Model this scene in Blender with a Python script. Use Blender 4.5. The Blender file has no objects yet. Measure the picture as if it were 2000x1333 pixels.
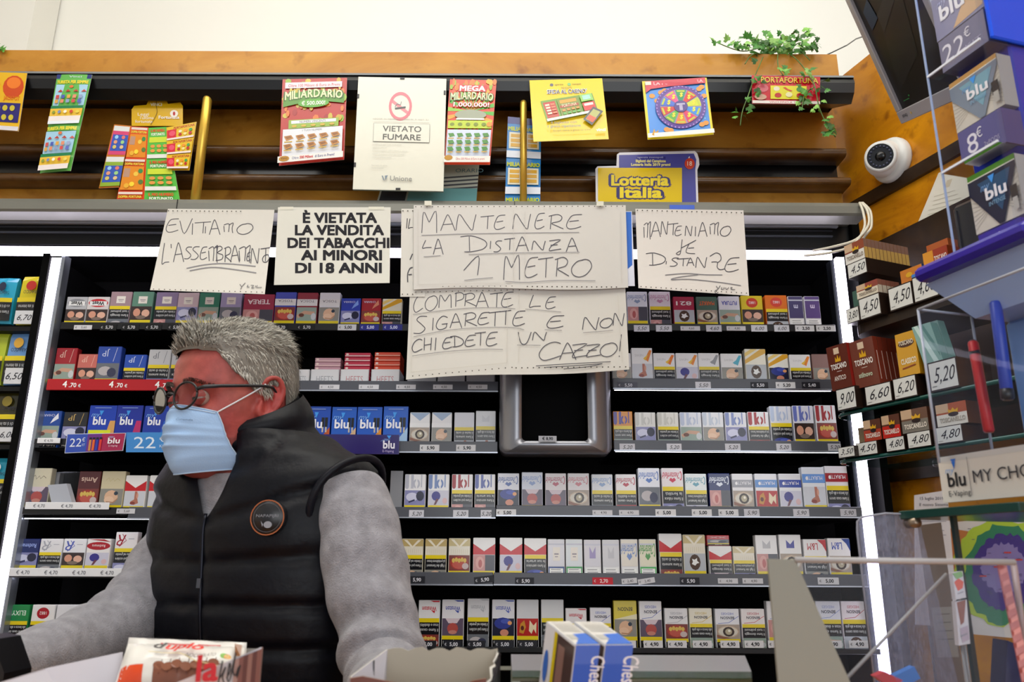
import bpy, math, random
from math import sin, cos, pi, radians, sqrt
from mathutils import Vector as V, Matrix
random.seed(7)
S = bpy.context.scene
C = S.collection

# ---------------------------------------------------------------- camera
F = 1556.0                       # focal length in pixels of the 2000 px wide frame
PITCH, ROLL = radians(15.5), radians(0.3)
CAM = V((0, 0, 1.30))
_r, _u = V((1, 0, 0)), V((0, -sin(PITCH), cos(PITCH)))
FW = V((0, cos(PITCH), sin(PITCH)))
RT = _r*cos(ROLL) + _u*sin(ROLL)
UP = _u*cos(ROLL) - _r*sin(ROLL)
cd = bpy.data.cameras.new('camera')
cd.sensor_width = 36.0
cd.lens = F*36.0/2000.0
cd.clip_start = 0.02
cd.dof.use_dof = True
cd.dof.focus_distance = 2.05
cd.dof.aperture_fstop = 9.0
cam = bpy.data.objects.new('camera', cd)
C.objects.link(cam)
m = Matrix((RT, UP, -FW)).transposed().to_4x4()
m.translation = CAM
cam.matrix_world = m
S.camera = cam

# ---------------------------------------------------------------- daylight, fill lamps, exposure
w = bpy.data.worlds.new('daylight')
S.world = w
w.use_nodes = True
w.node_tree.nodes['Background'].inputs[0].default_value = (0.92, 0.96, 1.0, 1)
w.node_tree.nodes['Background'].inputs[1].default_value = 0.55


def area(name, loc, target, sx, sy, watts, col=(1, 1, 1)):
    l = bpy.data.lights.new(name, 'AREA')
    l.shape = 'RECTANGLE'
    l.size, l.size_y, l.energy, l.color = sx, sy, watts, col
    o = bpy.data.objects.new(name, l)
    C.objects.link(o)
    o.location = loc
    o.rotation_euler = (V(target)-V(loc)).to_track_quat('-Z', 'Y').to_euler()
    return o


area('overhead_fill_light', (-0.5, 0.5, 3.38), (-0.5, 0.5, 0), 2.2, 0.9, 17, (1, 0.98, 0.96))  # unseen lamp added as soft fill from above
area('ceiling_fill_light', (0.0, 0.9, 2.95), (0.0, 1.2, 4), 3.0, 0.8, 46, (1, 1, 0.97))  # unseen lamp added to brighten the ceiling
area('shop_window_light', (0.8, -2.6, 1.9), (0, 2, 1.6), 3.2, 1.8, 46, (0.95, 0.98, 1.0))
S.view_settings.view_transform = 'Standard'
S.view_settings.look = 'None'
S.view_settings.gamma = 1.0
S.view_settings.use_curve_mapping = False
S.view_settings.exposure = 0.1


# ---------------------------------------------------------------- pixel helpers: a point of the place seen at a pixel
def ray(px, py):
    return FW + RT*((px-1000)/F) + UP*((666.5-py)/F)


def P(px, py, Y):                # on the upright plane y = Y
    d = ray(px, py)
    return CAM + d*(Y/d.y)


def PP(px, py, o, n):            # on any plane
    d = ray(px, py)
    return CAM + d*((o-CAM).dot(n)/d.dot(n))


def ZZ(py, Y, px=1000):
    return P(px, py, Y).z


# ---------------------------------------------------------------- colour and materials
def lin(h):
    if isinstance(h, str):
        h = h.lstrip('#')
        if len(h) == 3:
            h = ''.join(a+a for a in h)
        h = [int(h[i:i+2], 16)/255 for i in (0, 2, 4)]
    return tuple(a/12.92 if a <= 0.04045 else ((a+0.055)/1.055)**2.4 for a in h[:3])


MATS = {}


def _bsdf(name):
    m = bpy.data.materials.new(name)
    m.use_nodes = True
    nt = m.node_tree
    return m, nt, nt.nodes['Principled BSDF']


def coat(name, rough, spec=0.5, metal=0.0, bump=0.0, bscale=300.0, coatw=0.0, sss=0.0, mottle=0.0, sheen=0.0):
    """colour comes from the mesh's 'Col' attribute, with procedural grain"""
    m, nt, b = _bsdf(name)
    a = nt.nodes.new('ShaderNodeVertexColor')
    a.layer_name = 'Col'
    src = a.outputs[0]
    if mottle:
        t = nt.nodes.new('ShaderNodeTexNoise')
        t.inputs['Scale'].default_value = 55
        t.inputs['Detail'].default_value = 4
        mp = nt.nodes.new('ShaderNodeMapRange')
        mp.inputs[1].default_value, mp.inputs[2].default_value = 0.3, 0.7
        mp.inputs[3].default_value, mp.inputs[4].default_value = 1-mottle, 1+mottle
        tc = nt.nodes.new('ShaderNodeTexCoord')
        nt.links.new(tc.outputs['Object'], t.inputs['Vector'])
        nt.links.new(t.outputs[0], mp.inputs[0])
        vm = nt.nodes.new('ShaderNodeVectorMath')
        vm.operation = 'MULTIPLY'
        nt.links.new(src, vm.inputs[0])
        nt.links.new(mp.outputs[0], vm.inputs[1])
        src = vm.outputs[0]
    nt.links.new(src, b.inputs['Base Color'])
    b.inputs['Roughness'].default_value = rough
    b.inputs['Specular IOR Level'].default_value = spec
    b.inputs['Metallic'].default_value = metal
    b.inputs['Coat Weight'].default_value = coatw
    b.inputs['Coat Roughness'].default_value = 0.08
    b.inputs['Sheen Weight'].default_value = sheen
    if sss:
        b.inputs['Subsurface Weight'].default_value = sss
        b.inputs['Subsurface Radius'].default_value = (0.01, 0.004, 0.002)
        b.inputs['Subsurface Scale'].default_value = 0.6
    if bump:
        t = nt.nodes.new('ShaderNodeTexNoise')
        t.inputs['Scale'].default_value = bscale
        t.inputs['Detail'].default_value = 5
        tc = nt.nodes.new('ShaderNodeTexCoord')
        nt.links.new(tc.outputs['Object'], t.inputs['Vector'])
        bp = nt.nodes.new('ShaderNodeBump')
        bp.inputs['Strength'].default_value = bump
        bp.inputs['Distance'].default_value = 0.002
        nt.links.new(t.outputs[0], bp.inputs['Height'])
        nt.links.new(bp.outputs[0], b.inputs['Normal'])
    MATS[name] = m
    return m


def emit(name, col, strength):
    m = bpy.data.materials.new(name)
    m.use_nodes = True
    nt = m.node_tree
    nt.nodes.remove(nt.nodes['Principled BSDF'])
    e = nt.nodes.new('ShaderNodeEmission')
    e.inputs[0].default_value = (*lin(col), 1)
    e.inputs[1].default_value = strength
    nt.links.new(e.outputs[0], nt.nodes['Material Output'].inputs[0])
    MATS[name] = m
    return m


def clear(name, tint, gloss=0.12, rough=0.02, milky=0.0, scratch=0.0):
    """thin clear acrylic or glass: tinted see-through plus a soft reflection and a little haze"""
    m = bpy.data.materials.new(name)
    m.use_nodes = True
    nt = m.node_tree
    nt.nodes.remove(nt.nodes['Principled BSDF'])
    tr = nt.nodes.new('ShaderNodeBsdfTransparent')
    tr.inputs[0].default_value = (*tint, 1)
    gl = nt.nodes.new('ShaderNodeBsdfGlossy')
    gl.inputs['Roughness'].default_value = rough
    df = nt.nodes.new('ShaderNodeBsdfDiffuse')
    df.inputs[0].default_value = (0.62, 0.63, 0.78, 1)  # bluish haze colour stands in for scattered light-strip light
    lw = nt.nodes.new('ShaderNodeLayerWeight')
    lw.inputs[0].default_value = gloss
    mx = nt.nodes.new('ShaderNodeMixShader')
    nt.links.new(lw.outputs['Fresnel'], mx.inputs[0])
    nt.links.new(tr.outputs[0], mx.inputs[1])
    nt.links.new(gl.outputs[0], mx.inputs[2])
    m2 = nt.nodes.new('ShaderNodeMixShader')
    m2.inputs[0].default_value = milky
    if scratch:
        tc = nt.nodes.new('ShaderNodeTexCoord')
        mapn = nt.nodes.new('ShaderNodeMapping')
        mapn.inputs['Scale'].default_value = (60, 20, 14)
        mapn.inputs['Rotation'].default_value = (0.3, 0.7, 0.4)
        t = nt.nodes.new('ShaderNodeTexNoise')
        t.inputs['Scale'].default_value = 6
        t.inputs['Detail'].default_value = 8
        t.inputs['Distortion'].default_value = 2.0
        nt.links.new(tc.outputs['Object'], mapn.inputs[0])
        nt.links.new(mapn.outputs[0], t.inputs['Vector'])
        mp = nt.nodes.new('ShaderNodeMapRange')
        mp.inputs[1].default_value, mp.inputs[2].default_value = 0.45, 0.75
        mp.inputs[3].default_value, mp.inputs[4].default_value = milky, milky+scratch
        nt.links.new(t.outputs[0], mp.inputs[0])
        nt.links.new(mp.outputs[0], m2.inputs[0])
    nt.links.new(mx.outputs[0], m2.inputs[1])
    nt.links.new(df.outputs[0], m2.inputs[2])
    nt.links.new(m2.outputs[0], nt.nodes['Material Output'].inputs[0])
    MATS[name] = m
    return m


def wood(name, c1, c2, scale=2.2, rough=0.28, coatw=0.4, spots=0.35):
    m, nt, b = _bsdf(name)
    tc = nt.nodes.new('ShaderNodeTexCoord')
    mp = nt.nodes.new('ShaderNodeMapping')
    mp.inputs['Scale'].default_value = (1.0, 1.0, 2.6)
    nt.links.new(tc.outputs['Object'], mp.inputs[0])
    t = nt.nodes.new('ShaderNodeTexNoise')
    t.inputs['Scale'].default_value = scale
    t.inputs['Detail'].default_value = 9
    t.inputs['Roughness'].default_value = 0.62
    t.inputs['Distortion'].default_value = 1.6
    nt.links.new(mp.outputs[0], t.inputs['Vector'])
    r = nt.nodes.new('ShaderNodeValToRGB')
    r.color_ramp.elements[0].position, r.color_ramp.elements[1].position = 0.3, 0.68
    r.color_ramp.elements[0].color = (*lin(c1), 1)
    r.color_ramp.elements[1].color = (*lin(c2), 1)
    nt.links.new(t.outputs[0], r.inputs[0])
    t2 = nt.nodes.new('ShaderNodeTexNoise')
    t2.inputs['Scale'].default_value = scale*7
    t2.inputs['Detail'].default_value = 3
    nt.links.new(tc.outputs['Object'], t2.inputs['Vector'])
    r2 = nt.nodes.new('ShaderNodeValToRGB')
    r2.color_ramp.elements[0].position, r2.color_ramp.elements[1].position = 0.27, 0.42
    r2.color_ramp.elements[0].color = (1-spots, (1-spots)*0.85, (1-spots)*0.7, 1)
    r2.color_ramp.elements[1].color = (1, 1, 1, 1)
    nt.links.new(t2.outputs[0], r2.inputs[0])
    mx = nt.nodes.new('ShaderNodeVectorMath')
    mx.operation = 'MULTIPLY'
    nt.links.new(r.outputs[0], mx.inputs[0])
    nt.links.new(r2.outputs[0], mx.inputs[1])
    nt.links.new(mx.outputs[0], b.inputs['Base Color'])
    b.inputs['Roughness'].default_value = rough
    b.inputs['Coat Weight'].default_value = coatw
    b.inputs['Specular IOR Level'].default_value = 0.3
    b.inputs['Coat Roughness'].default_value = 0.1
    MATS[name] = m
    return m


coat('card', 0.42, 0.35)
coat('gloss', 0.18, 0.5)
coat('paper', 0.75, 0.2, bump=0.15, bscale=25)
coat('matte', 0.6, 0.3)
coat('plastic', 0.32, 0.5)
coat('metal', 0.3, 0.5, metal=0.75, bump=0.04, bscale=120)
coat('painted_metal', 0.38, 0.5, metal=0.25, bump=0.03, bscale=60)
coat('brass', 0.3, 0.5, metal=0.6)
coat('leaf', 0.4, 0.45, mottle=0.3)
coat('skin', 0.46, 0.35, sss=0.1, bump=0.3, bscale=160, mottle=0.16)
coat('hair', 0.5, 0.3)
coat('wool', 0.95, 0.1, bump=0.9, bscale=420, mottle=0.2, sheen=0.2)
coat('nylon', 0.46, 0.2, bump=0.5, bscale=60, mottle=0.15)
coat('mask_cloth', 0.85, 0.15, bump=0.2, bscale=500)
coat('plaster', 0.8, 0.2)
coat('black', 0.7, 0.08)
coat('foil', 0.25, 0.5, bump=0.6, bscale=35)
emit('led', '#f4ecff', 8.0)
emit('shelf_led', '#f2f0ff', 9.0)
emit('screen_glow', '#0a3fe0', 0.9)
clear('clear', (0.94, 0.955, 0.98), 0.1, milky=0.012)
clear('scratched', (0.86, 0.87, 0.95), 0.12, milky=0.10, scratch=0.22)
clear('green_glass', (0.5, 0.78, 0.72), 0.25)
clear('lens', (0.82, 0.83, 0.86), 0.12)
clear('dull_glass', (0.62, 0.72, 0.62), 0.1, rough=0.3, milky=0.05, scratch=0.14)
wood('wood_frieze', '#a86c1c', '#c48c36', 2.2, 0.35, 0.12)
wood('wood_wall', '#a05e04', '#cf8a0c', 3.0, 0.36, 0.08, 0.45)
wood('wood_dark', '#1e130a', '#3a2612', 4.0, 0.4, 0.15, 0.2)
wood('wood_ledge', '#4a2f16', '#6d4a24', 5.0, 0.3, 0.3, 0.2)


# ---------------------------------------------------------------- mesh builder: many shapes, one mesh
WL = {}


def tag(o, label=None, cat=None, group=None, kind=None):
    if label:
        o['label'] = label
    if cat:
        o['category'] = cat
    if group:
        o['group'] = group
    if kind:
        o['kind'] = kind
    return o


def empty(name, loc, label=None, cat=None, group=None):
    o = bpy.data.objects.new(name, None)
    o.empty_display_size = 0.03
    C.objects.link(o)
    o.location = loc
    WL[o] = V(loc)
    return tag(o, label, cat, group)


class MB:
    def __init__(self, mat='card'):
        self.v, self.f, self.c, self.m, self.s = [], [], [], [], []
        self.mats = [mat]
        self.mi = 0
        self.sm = False

    def use(self, mat):
        if mat not in self.mats:
            self.mats.append(mat)
        self.mi = self.mats.index(mat)
        return self

    def add(self, pts, faces, col, smooth=None):
        n = len(self.v)
        self.v.extend([tuple(p) for p in pts])
        col = lin(col) if isinstance(col, str) else col
        s = self.sm if smooth is None else smooth
        for f in faces:
            self.f.append([n+i for i in f])
            self.c.append(col)
            self.m.append(self.mi)
            self.s.append(s)

    def poly(self, pts, col):
        self.add(pts, [list(range(len(pts)))], col, False)

    def prism(self, pts, d, col, side=None):
        """a flat outline pushed along d: front, back and rim"""
        n = len(pts)
        d = V(d)
        pts = [V(p) for p in pts]
        self.add(pts + [p+d for p in pts], [list(range(n)), list(range(2*n-1, n-1, -1))], col, False)
        self.add(pts + [p+d for p in pts], [[i, n+i, n+(i+1) % n, (i+1) % n] for i in range(n)], side or col, False)

    def box(self, c, s, col, ax=None, bev=0.0):
        c = V(c)
        ax = ax or (V((1, 0, 0)), V((0, 1, 0)), V((0, 0, 1)))
        hx, hy, hz = s[0]/2, s[1]/2, s[2]/2
        if bev <= 0:
            p = [c+ax[0]*(x*hx)+ax[1]*(y*hy)+ax[2]*(z*hz) for z in (-1, 1) for y in (-1, 1) for x in (-1, 1)]
            self.add(p, [[0, 2, 3, 1], [4, 5, 7, 6], [0, 1, 5, 4], [2, 6, 7, 3], [1, 3, 7, 5], [0, 4, 6, 2]], col, False)
            return
        b = bev
        p, idx = [], {}
        for z in (-1, 1):
            for y in (-1, 1):
                for x in (-1, 1):
                    for k in range(3):
                        q = [x*(hx-b), y*(hy-b), z*(hz-b)]
                        q[k] = (x*hx, y*hy, z*hz)[k]
                        idx[(x, y, z, k)] = len(p)
                        p.append(c+ax[0]*q[0]+ax[1]*q[1]+ax[2]*q[2])
        fs = []
        for s1 in (-1, 1):
            fs.append([idx[(s1, y, z, 0)] for y, z in ((-1, -1), (1, -1), (1, 1), (-1, 1))])
            fs.append([idx[(x, s1, z, 1)] for x, z in ((-1, -1), (1, -1), (1, 1), (-1, 1))])
            fs.append([idx[(x, y, s1, 2)] for x, y in ((-1, -1), (1, -1), (1, 1), (-1, 1))])
            for s2 in (-1, 1):
                fs.append([idx[(s1, s2, -1, 0)], idx[(s1, s2, 1, 0)], idx[(s1, s2, 1, 1)], idx[(s1, s2, -1, 1)]])
                fs.append([idx[(s1, -1, s2, 0)], idx[(s1, 1, s2, 0)], idx[(s1, 1, s2, 2)], idx[(s1, -1, s2, 2)]])
                fs.append([idx[(-1, s1, s2, 1)], idx[(1, s1, s2, 1)], idx[(1, s1, s2, 2)], idx[(-1, s1, s2, 2)]])
                for s3 in (-1, 1):
                    fs.append([idx[(s1, s2, s3, k)] for k in range(3)])
        self.add(p, fs, col, False)

    def loft(self, rings, col, cap=True, closed=True, smooth=True):
        n = len(rings[0])
        pts = [p for r in rings for p in r]
        fs = []
        for i in range(len(rings)-1):
            for j in range(n if closed else n-1):
                k = (j+1) % n
                fs.append([i*n+j, i*n+k, (i+1)*n+k, (i+1)*n+j])
        if cap and closed:
            fs.append(list(range(n-1, -1, -1)))
            fs.append([(len(rings)-1)*n+j for j in range(n)])
        self.add(pts, fs, col, smooth)

    def tube(self, path, rad, col, n=10, cap=True, flat=1.0):
        path = [V(p) for p in path]
        rings, last = [], None
        for i, p in enumerate(path):
            t = (path[min(i+1, len(path)-1)]-path[max(i-1, 0)]).normalized()
            if last is None:
                a = t.orthogonal().normalized()
            else:
                a = (last - t*last.dot(t)).normalized()
            last = a
            b = t.cross(a)
            r = rad[i] if isinstance(rad, (list, tuple)) else rad
            rings.append([p + (a*cos(2*pi*j/n) + b*sin(2*pi*j/n)*flat)*r for j in range(n)])
        self.loft(rings, col, cap)

    def ball(self, c, r, col, ax=None, nu=16, nv=10):
        c = V(c)
        r = (r, r, r) if not isinstance(r, (tuple, list)) else r
        ax = ax or (V((1, 0, 0)), V((0, 1, 0)), V((0, 0, 1)))
        rings = []
        for i in range(1, nv):
            th = pi*i/nv
            rings.append([c + ax[0]*(r[0]*sin(th)*cos(2*pi*j/nu)) + ax[1]*(r[1]*sin(th)*sin(2*pi*j/nu)) + ax[2]*(r[2]*cos(th)) for j in range(nu)])
        pts = [p for q in rings for p in q] + [c+ax[2]*r[2], c-ax[2]*r[2]]
        N = len(pts)
        fs = [[i*nu+j, (i+1)*nu+j, (i+1)*nu+(j+1) % nu, i*nu+(j+1) % nu] for i in range(nv-2) for j in range(nu)]
        fs += [[N-2, j, (j+1) % nu] for j in range(nu)]
        fs += [[N-1, (nv-2)*nu+(j+1) % nu, (nv-2)*nu+j] for j in range(nu)]
        self.add(pts, fs, col, True)

    def build(self, name, parent=None, origin=None, label=None, cat=None, group=None, kind=None, mods=None):
        if parent is not None:
            o0 = WL[parent]
        elif origin is not None:
            o0 = V(origin)
        else:
            xs, ys, zs = zip(*self.v)
            o0 = V(((min(xs)+max(xs))/2, (min(ys)+max(ys))/2, min(zs)))
        me = bpy.data.meshes.new(name)
        me.from_pydata([(x-o0.x, y-o0.y, z-o0.z) for x, y, z in self.v], [], self.f)
        for k in self.mats:
            me.materials.append(MATS[k])
        me.polygons.foreach_set('material_index', self.m)
        me.polygons.foreach_set('use_smooth', self.s)
        at = me.color_attributes.new('Col', 'FLOAT_COLOR', 'CORNER')
        buf = []
        for f, c in zip(self.f, self.c):
            buf.extend((*c, 1.0)*len(f))
        at.data.foreach_set('color', buf)
        me.update()
        o = bpy.data.objects.new(name, me)
        C.objects.link(o)
        if parent is not None:
            o.parent = parent
        else:
            o.location = o0
        WL[o] = o0
        return tag(o, label, cat, group, kind)


# ---------------------------------------------------------------- printed art on a surface
_glyph = {}


def glyphs(s, bold, res):
    k = (s, bold, res)
    if k not in _glyph:
        c = bpy.data.curves.new('t', 'FONT')
        c.body, c.size, c.resolution_u, c.offset = s, 1.0, res, bold
        o = bpy.data.objects.new('t', c)
        me = bpy.data.meshes.new_from_object(o)
        vs = [(v.co.x, v.co.y) for v in me.vertices]
        fs = [list(p.vertices) for p in me.polygons]
        bpy.data.objects.remove(o)
        bpy.data.curves.remove(c)
        bpy.data.meshes.remove(me)
        x0 = min([v[0] for v in vs] or [0])
        x1 = max([v[0] for v in vs] or [1])
        _glyph[k] = ([((x-x0), y) for x, y in vs], fs, x1-x0)
    return _glyph[k]


class Art:
    """draws on a surface: fn(u, v, layer) is a point of the surface; down=True when v grows downwards"""
    def __init__(self, mb, fn, down=False, mat=None):
        self.mb, self.fn, self.k = mb, fn, 0
        self.sy = -1 if down else 1
        if mat:
            mb.use(mat)

    def _n(self):
        self.k += 1
        return self.k

    def rect(self, u0, v0, u1, v1, col, nu=1, nv=1):
        k = self._n()
        pts = [self.fn(u0+(u1-u0)*i/nu, v0+(v1-v0)*j/nv, k) for j in range(nv+1) for i in range(nu+1)]
        a = nu+1
        self.mb.add(pts, [[j*a+i, j*a+i+1, (j+1)*a+i+1, (j+1)*a+i] for j in range(nv) for i in range(nu)], col, nu*nv > 1)

    def poly(self, pts, col):
        k = self._n()
        self.mb.poly([self.fn(u, v, k) for u, v in pts], col)

    def ell(self, u, v, a, b, col, n=14, rot=0.0):
        ca, sa = cos(rot), sin(rot)
        self.poly([(u + a*cos(t)*ca - b*sin(t)*sa, v + a*cos(t)*sa + b*sin(t)*ca) for t in [2*pi*i/n for i in range(n)]], col)

    def ring(self, u, v, a, w, col, n=28):
        k = self._n()
        o = [self.fn(u+a*cos(2*pi*i/n), v+a*sin(2*pi*i/n), k) for i in range(n)]
        q = [self.fn(u+(a-w)*cos(2*pi*i/n), v+(a-w)*sin(2*pi*i/n), k) for i in range(n)]
        self.mb.add(o+q, [[i, (i+1) % n, n+(i+1) % n, n+i] for i in range(n)], col, False)

    def line(self, pts, w, col):
        k = self._n()
        n = len(pts)
        L, R = [], []
        for i in range(n):
            a, b = pts[max(i-1, 0)], pts[min(i+1, n-1)]
            dx, dy = b[0]-a[0], b[1]-a[1]
            d = math.hypot(dx, dy) or 1
            ox, oy = -dy/d*w/2, dx/d*w/2
            L.append(self.fn(pts[i][0]+ox, pts[i][1]+oy, k))
            R.append(self.fn(pts[i][0]-ox, pts[i][1]-oy, k))
        self.mb.add(L+R, [[i, i+1, n+i+1, n+i] for i in range(n-1)], col, False)

    def text(self, s, u, v, h, col, fit=None, al='c', rot=0.0, bold=0.0, res=2, shear=0.0, ysq=1.0, maxw=None):
        """baseline middle (or left) at (u, v), capitals h tall; rot turns it (pi = upside down)"""
        g, fs, wd = glyphs(s, 0.0, res)
        sc = h/0.7
        sx = sc if fit is None else fit/max(wd, 1e-6)
        if maxw and wd*sx > maxw:
            sx = maxw/wd
        k = self._n()
        off = {'c': wd/2, 'l': 0, 'r': wd}[al]
        ca, sa = cos(rot), sin(rot)
        # heavier weights are drawn as the same letters a hair's breadth apart
        if bold < .008:
            sh = [(0, 0)]
        elif bold < .05:
            q = bold*.8
            sh = [(-q, -q), (q, -q), (-q, q), (q, q)]
        else:
            sh = [(bold*cos(i*pi/4), bold*sin(i*pi/4)) for i in range(8)]
        for i, (dx, dy) in enumerate(sh):
            pts = []
            kk = k+.22*i if len(sh) < 5 else k+.12*i
            for x, y in g:
                X, Y = (x+dx-off)*sx + shear*y*sc, (y+dy)*sc*ysq
                a, b = X*ca - Y*sa, X*sa + Y*ca
                pts.append(self.fn(u+a, v+b*self.sy, kk))
            self.mb.add(pts, fs, col, False)


def quad_fn(a, b, c, d, eps=0.00025, bulge=0.0):
    """unit square on the quad a (top left), b (top right), c (bottom right), d (bottom left), v downwards"""
    a, b, c, d = V(a), V(b), V(c), V(d)
    n = (c-a).cross(b-d).normalized()
    if n.dot(CAM-a) < 0:
        n = -n

    def fn(u, v, k=0):
        return (a*(1-u)+b*u)*(1-v) + (d*(1-u)+c*u)*v + n*(eps*k + bulge*4*u*(1-u)*(0.3+0.7*v))
    return fn


# ================================================================ the room
mb = MB('plaster')
mb.box((0, 0.2, -0.02), (7, 6.4, 0.04), '#8a8178')
mb.build('floor', kind='structure')
mb = MB('plaster')
mb.box((0, 0.2, 3.52), (7, 6.4, 0.04), '#f4f2ea')
mb.build('ceiling', kind='structure')
mb = MB('plaster')
mb.box((0, 2.72, 1.75), (7, 0.04, 3.5), '#f4f1e8')
mb.build('wall_back', kind='structure')
mb = MB('plaster')
mb.box((-2.72, 1.2, 1.75), (0.04, 3.0, 3.5), '#efe9dc')
mb.build('wall_left', kind='structure')
# shallow pilaster on the back wall at the left
mb = MB('plaster')
mb.box((-2.25, 2.62, 1.75), (0.9, 0.14, 3.5), '#eeebe2')
mb.build('trim_2', kind='structure')

ZTOP = ZZ(105, 2.0)
# slanting wooden wall on the right, opening towards the shop
WO, WE = V((0.985, 2.12, 0)), V((0.334, -1, 0)).normalized()
WN = V((-WE.y, WE.x, 0))
if WN.x > 0:
    WN = -WN


def wallpt(s, z, off=0.0):
    return WO + WE*s + WN*off + V((0, 0, z))


mb = MB('wood_wall')
mb.prism([wallpt(-0.06, 0), wallpt(2.0, 0), wallpt(2.0, ZTOP), wallpt(-0.06, ZTOP)], -WN*0.05, '#fff')
mb.build('wall_right', kind='structure')


def PW(px, py, off=0.0):
    return PP(px, py, WO+WN*off, WN)


def zs_wall(px, py):
    p = PW(px, py)
    return (p-WO).dot(WE), p.z


# dark batten across the wooden wall
mb = MB('wood_dark')
s0, z0 = zs_wall(1690, 392)
s1, z1 = zs_wall(1866, 300)
zt = (z0+z1)/2
mb.prism([wallpt(0.0, zt-0.018, 0.012), wallpt(0.9, zt-0.018, 0.012), wallpt(0.9, zt+0.018, 0.012), wallpt(0.0, zt+0.018, 0.012)], -WN*0.012, '#fff')
mb.build('trim_1', kind='structure')

# ================================================================ header above the cigarette cabinet
XL, XR = -2.3, P(1655, 160, 1.95).x
YB = 2.10                                     # back panel of the niche


def extr(mb, prof, x0, x1, col, smooth=False):
    """profile of (y, z) swept along x"""
    n = len(prof)
    pts = [V((x0, y, z)) for y, z in prof] + [V((x1, y, z)) for y, z in prof]
    mb.add(pts, [[i, (i+1) % n, n+(i+1) % n, n+i] for i in range(n)], col, smooth)
    mb.add(pts, [list(range(n-1, -1, -1)), list(range(n, 2*n))], col, False)


def nose(y0, y1, zb, zt, n=8):
    """rounded front edge at y0, flat back at y1"""
    r = (zt-zb)/2
    return [(y1, zt)] + [(y0+r-r*sin(pi*i/n), (zt+zb)/2+r*cos(pi*i/n)) for i in range(n+1)] + [(y1, zb)]


hdr = empty('niche_shelf_unit', (0, 2.0, ZZ(418, 1.93)), 'wooden niche with dark ledges and a grey rail above the cigarette cabinet', 'shelf unit')
mb = MB('wood_frieze')
mb.box(((XL+XR)/2, 2.02, (ZTOP+ZZ(147, 2.0))/2), (XR-XL, 0.05, ZTOP-ZZ(147, 2.0)), '#fff')
mb.build('fascia_board', hdr)
mb = MB('plastic')
z1, z2 = ZZ(146, 1.93), ZZ(186, 1.93)
extr(mb, [(2.06, z1+0.012), (1.955, z1+0.012), (1.935, z1+0.004), (1.93, z1-0.02), (1.94, z2+0.02), (1.965, z2), (YB+0.02, ZZ(204, YB)), (YB+0.02, z1)], XL, P(1670, 165, 1.93).x, '#0a0a0c')
mb.use('metal')  # grey strip stands in for the highlight along the top edge
extr(mb, [(1.958, z1+0.0135), (1.934, z1+0.0055), (1.929, z1-0.004), (1.958, z1+0.010)], XL, P(1670, 165, 1.93).x, '#8e9298')
mb.build('overhang', hdr)
mb = MB('wood_frieze')
XB = P(1634, 250, YB).x
mb.box(((XL+XB)/2, YB+0.025, (ZZ(195, YB)+ZZ(303, YB))/2), (XB-XL, 0.02, ZZ(195, YB)-ZZ(303, YB)), '#fff')
mb.box(((XL+XB)/2, YB+0.025, (ZZ(356, YB)+ZZ(430, YB))/2), (XB-XL, 0.02, ZZ(356, YB)-ZZ(430, YB)), '#fff')
mb.build('back_panel', hdr)
mb = MB('gloss')
mb.box(((XL+XB)/2, YB+0.04, (ZZ(290, YB)+ZZ(365, YB))/2), (XB-XL, 0.02, ZZ(290, YB)-ZZ(365, YB)), '#0b0b0d')
mb.build('black_panel', hdr)
for ya, yb, Yn, xr in ((283, 300, YB-0.032, 1653), (340, 356, YB-0.045, 1662)):
    mb = MB('wood_ledge')
    extr(mb, nose(Yn, YB+0.06, ZZ(yb, Yn), ZZ(ya, Yn)), XL, P(xr, (ya+yb)/2, Yn).x, '#fff', True)
    mb.build('ledge', hdr)
mb = MB('painted_metal')
za, zb_ = ZZ(386, 1.93), ZZ(417, 1.93)
extr(mb, [(YB, za), (1.975, za), (1.94, za-0.006), (1.93, za-0.02), (1.93, zb_+0.006), (1.935, zb_), (1.99, zb_), (1.99, zb_+0.02), (YB, zb_+0.02)], XL, P(1690, 402, 1.93).x, '#7c7c74')
mb.box((P(346, 400, 1.93).x, 1.9295, (za+zb_)/2-0.004), (0.002, 0.002, za-zb_-0.014), '#1a1a1a')
mb.box((P(1005, 400, 1.93).x, 1.9295, (za+zb_)/2-0.004), (0.002, 0.002, za-zb_-0.014), '#1a1a1a')
mb.build('grey_rail', hdr)
mb = MB('gloss')
q0, q1 = P(1308, 409, 1.929), P(1356, 401, 1.929)
mb.box(((q0.x+q1.x)/2, 1.9285, (q0.z+q1.z)/2), (q1.x-q0.x, .001, q1.z-q0.z), '#4a68c8')  # painted patch standing in for a blue tape reflection
mb.build('blue_reflection', hdr, label='blue tape reflection painted on the rail')
for (xt, yt, xb, ybm, r) in ((403, 186, 379, 388, 0.0125), (1021, 192, 1024, 388, 0.0095)):
    mb = MB('brass')
    x = (P(xt, yt, 1.955).x+P(xb, ybm, 1.955).x)/2
    zt_, zb2 = ZZ(yt, 1.955), ZZ(388, 1.955)-0.01
    mb.tube([(x, 1.965, zb2), (x, 1.965, zt_-0.012), (x, 1.965, zt_-0.004), (x, 1.965, zt_)], [r, r, r*0.85, r*0.35], '#e0b648', 20)
    mb.build('post', hdr, label='polished brass post')
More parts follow.
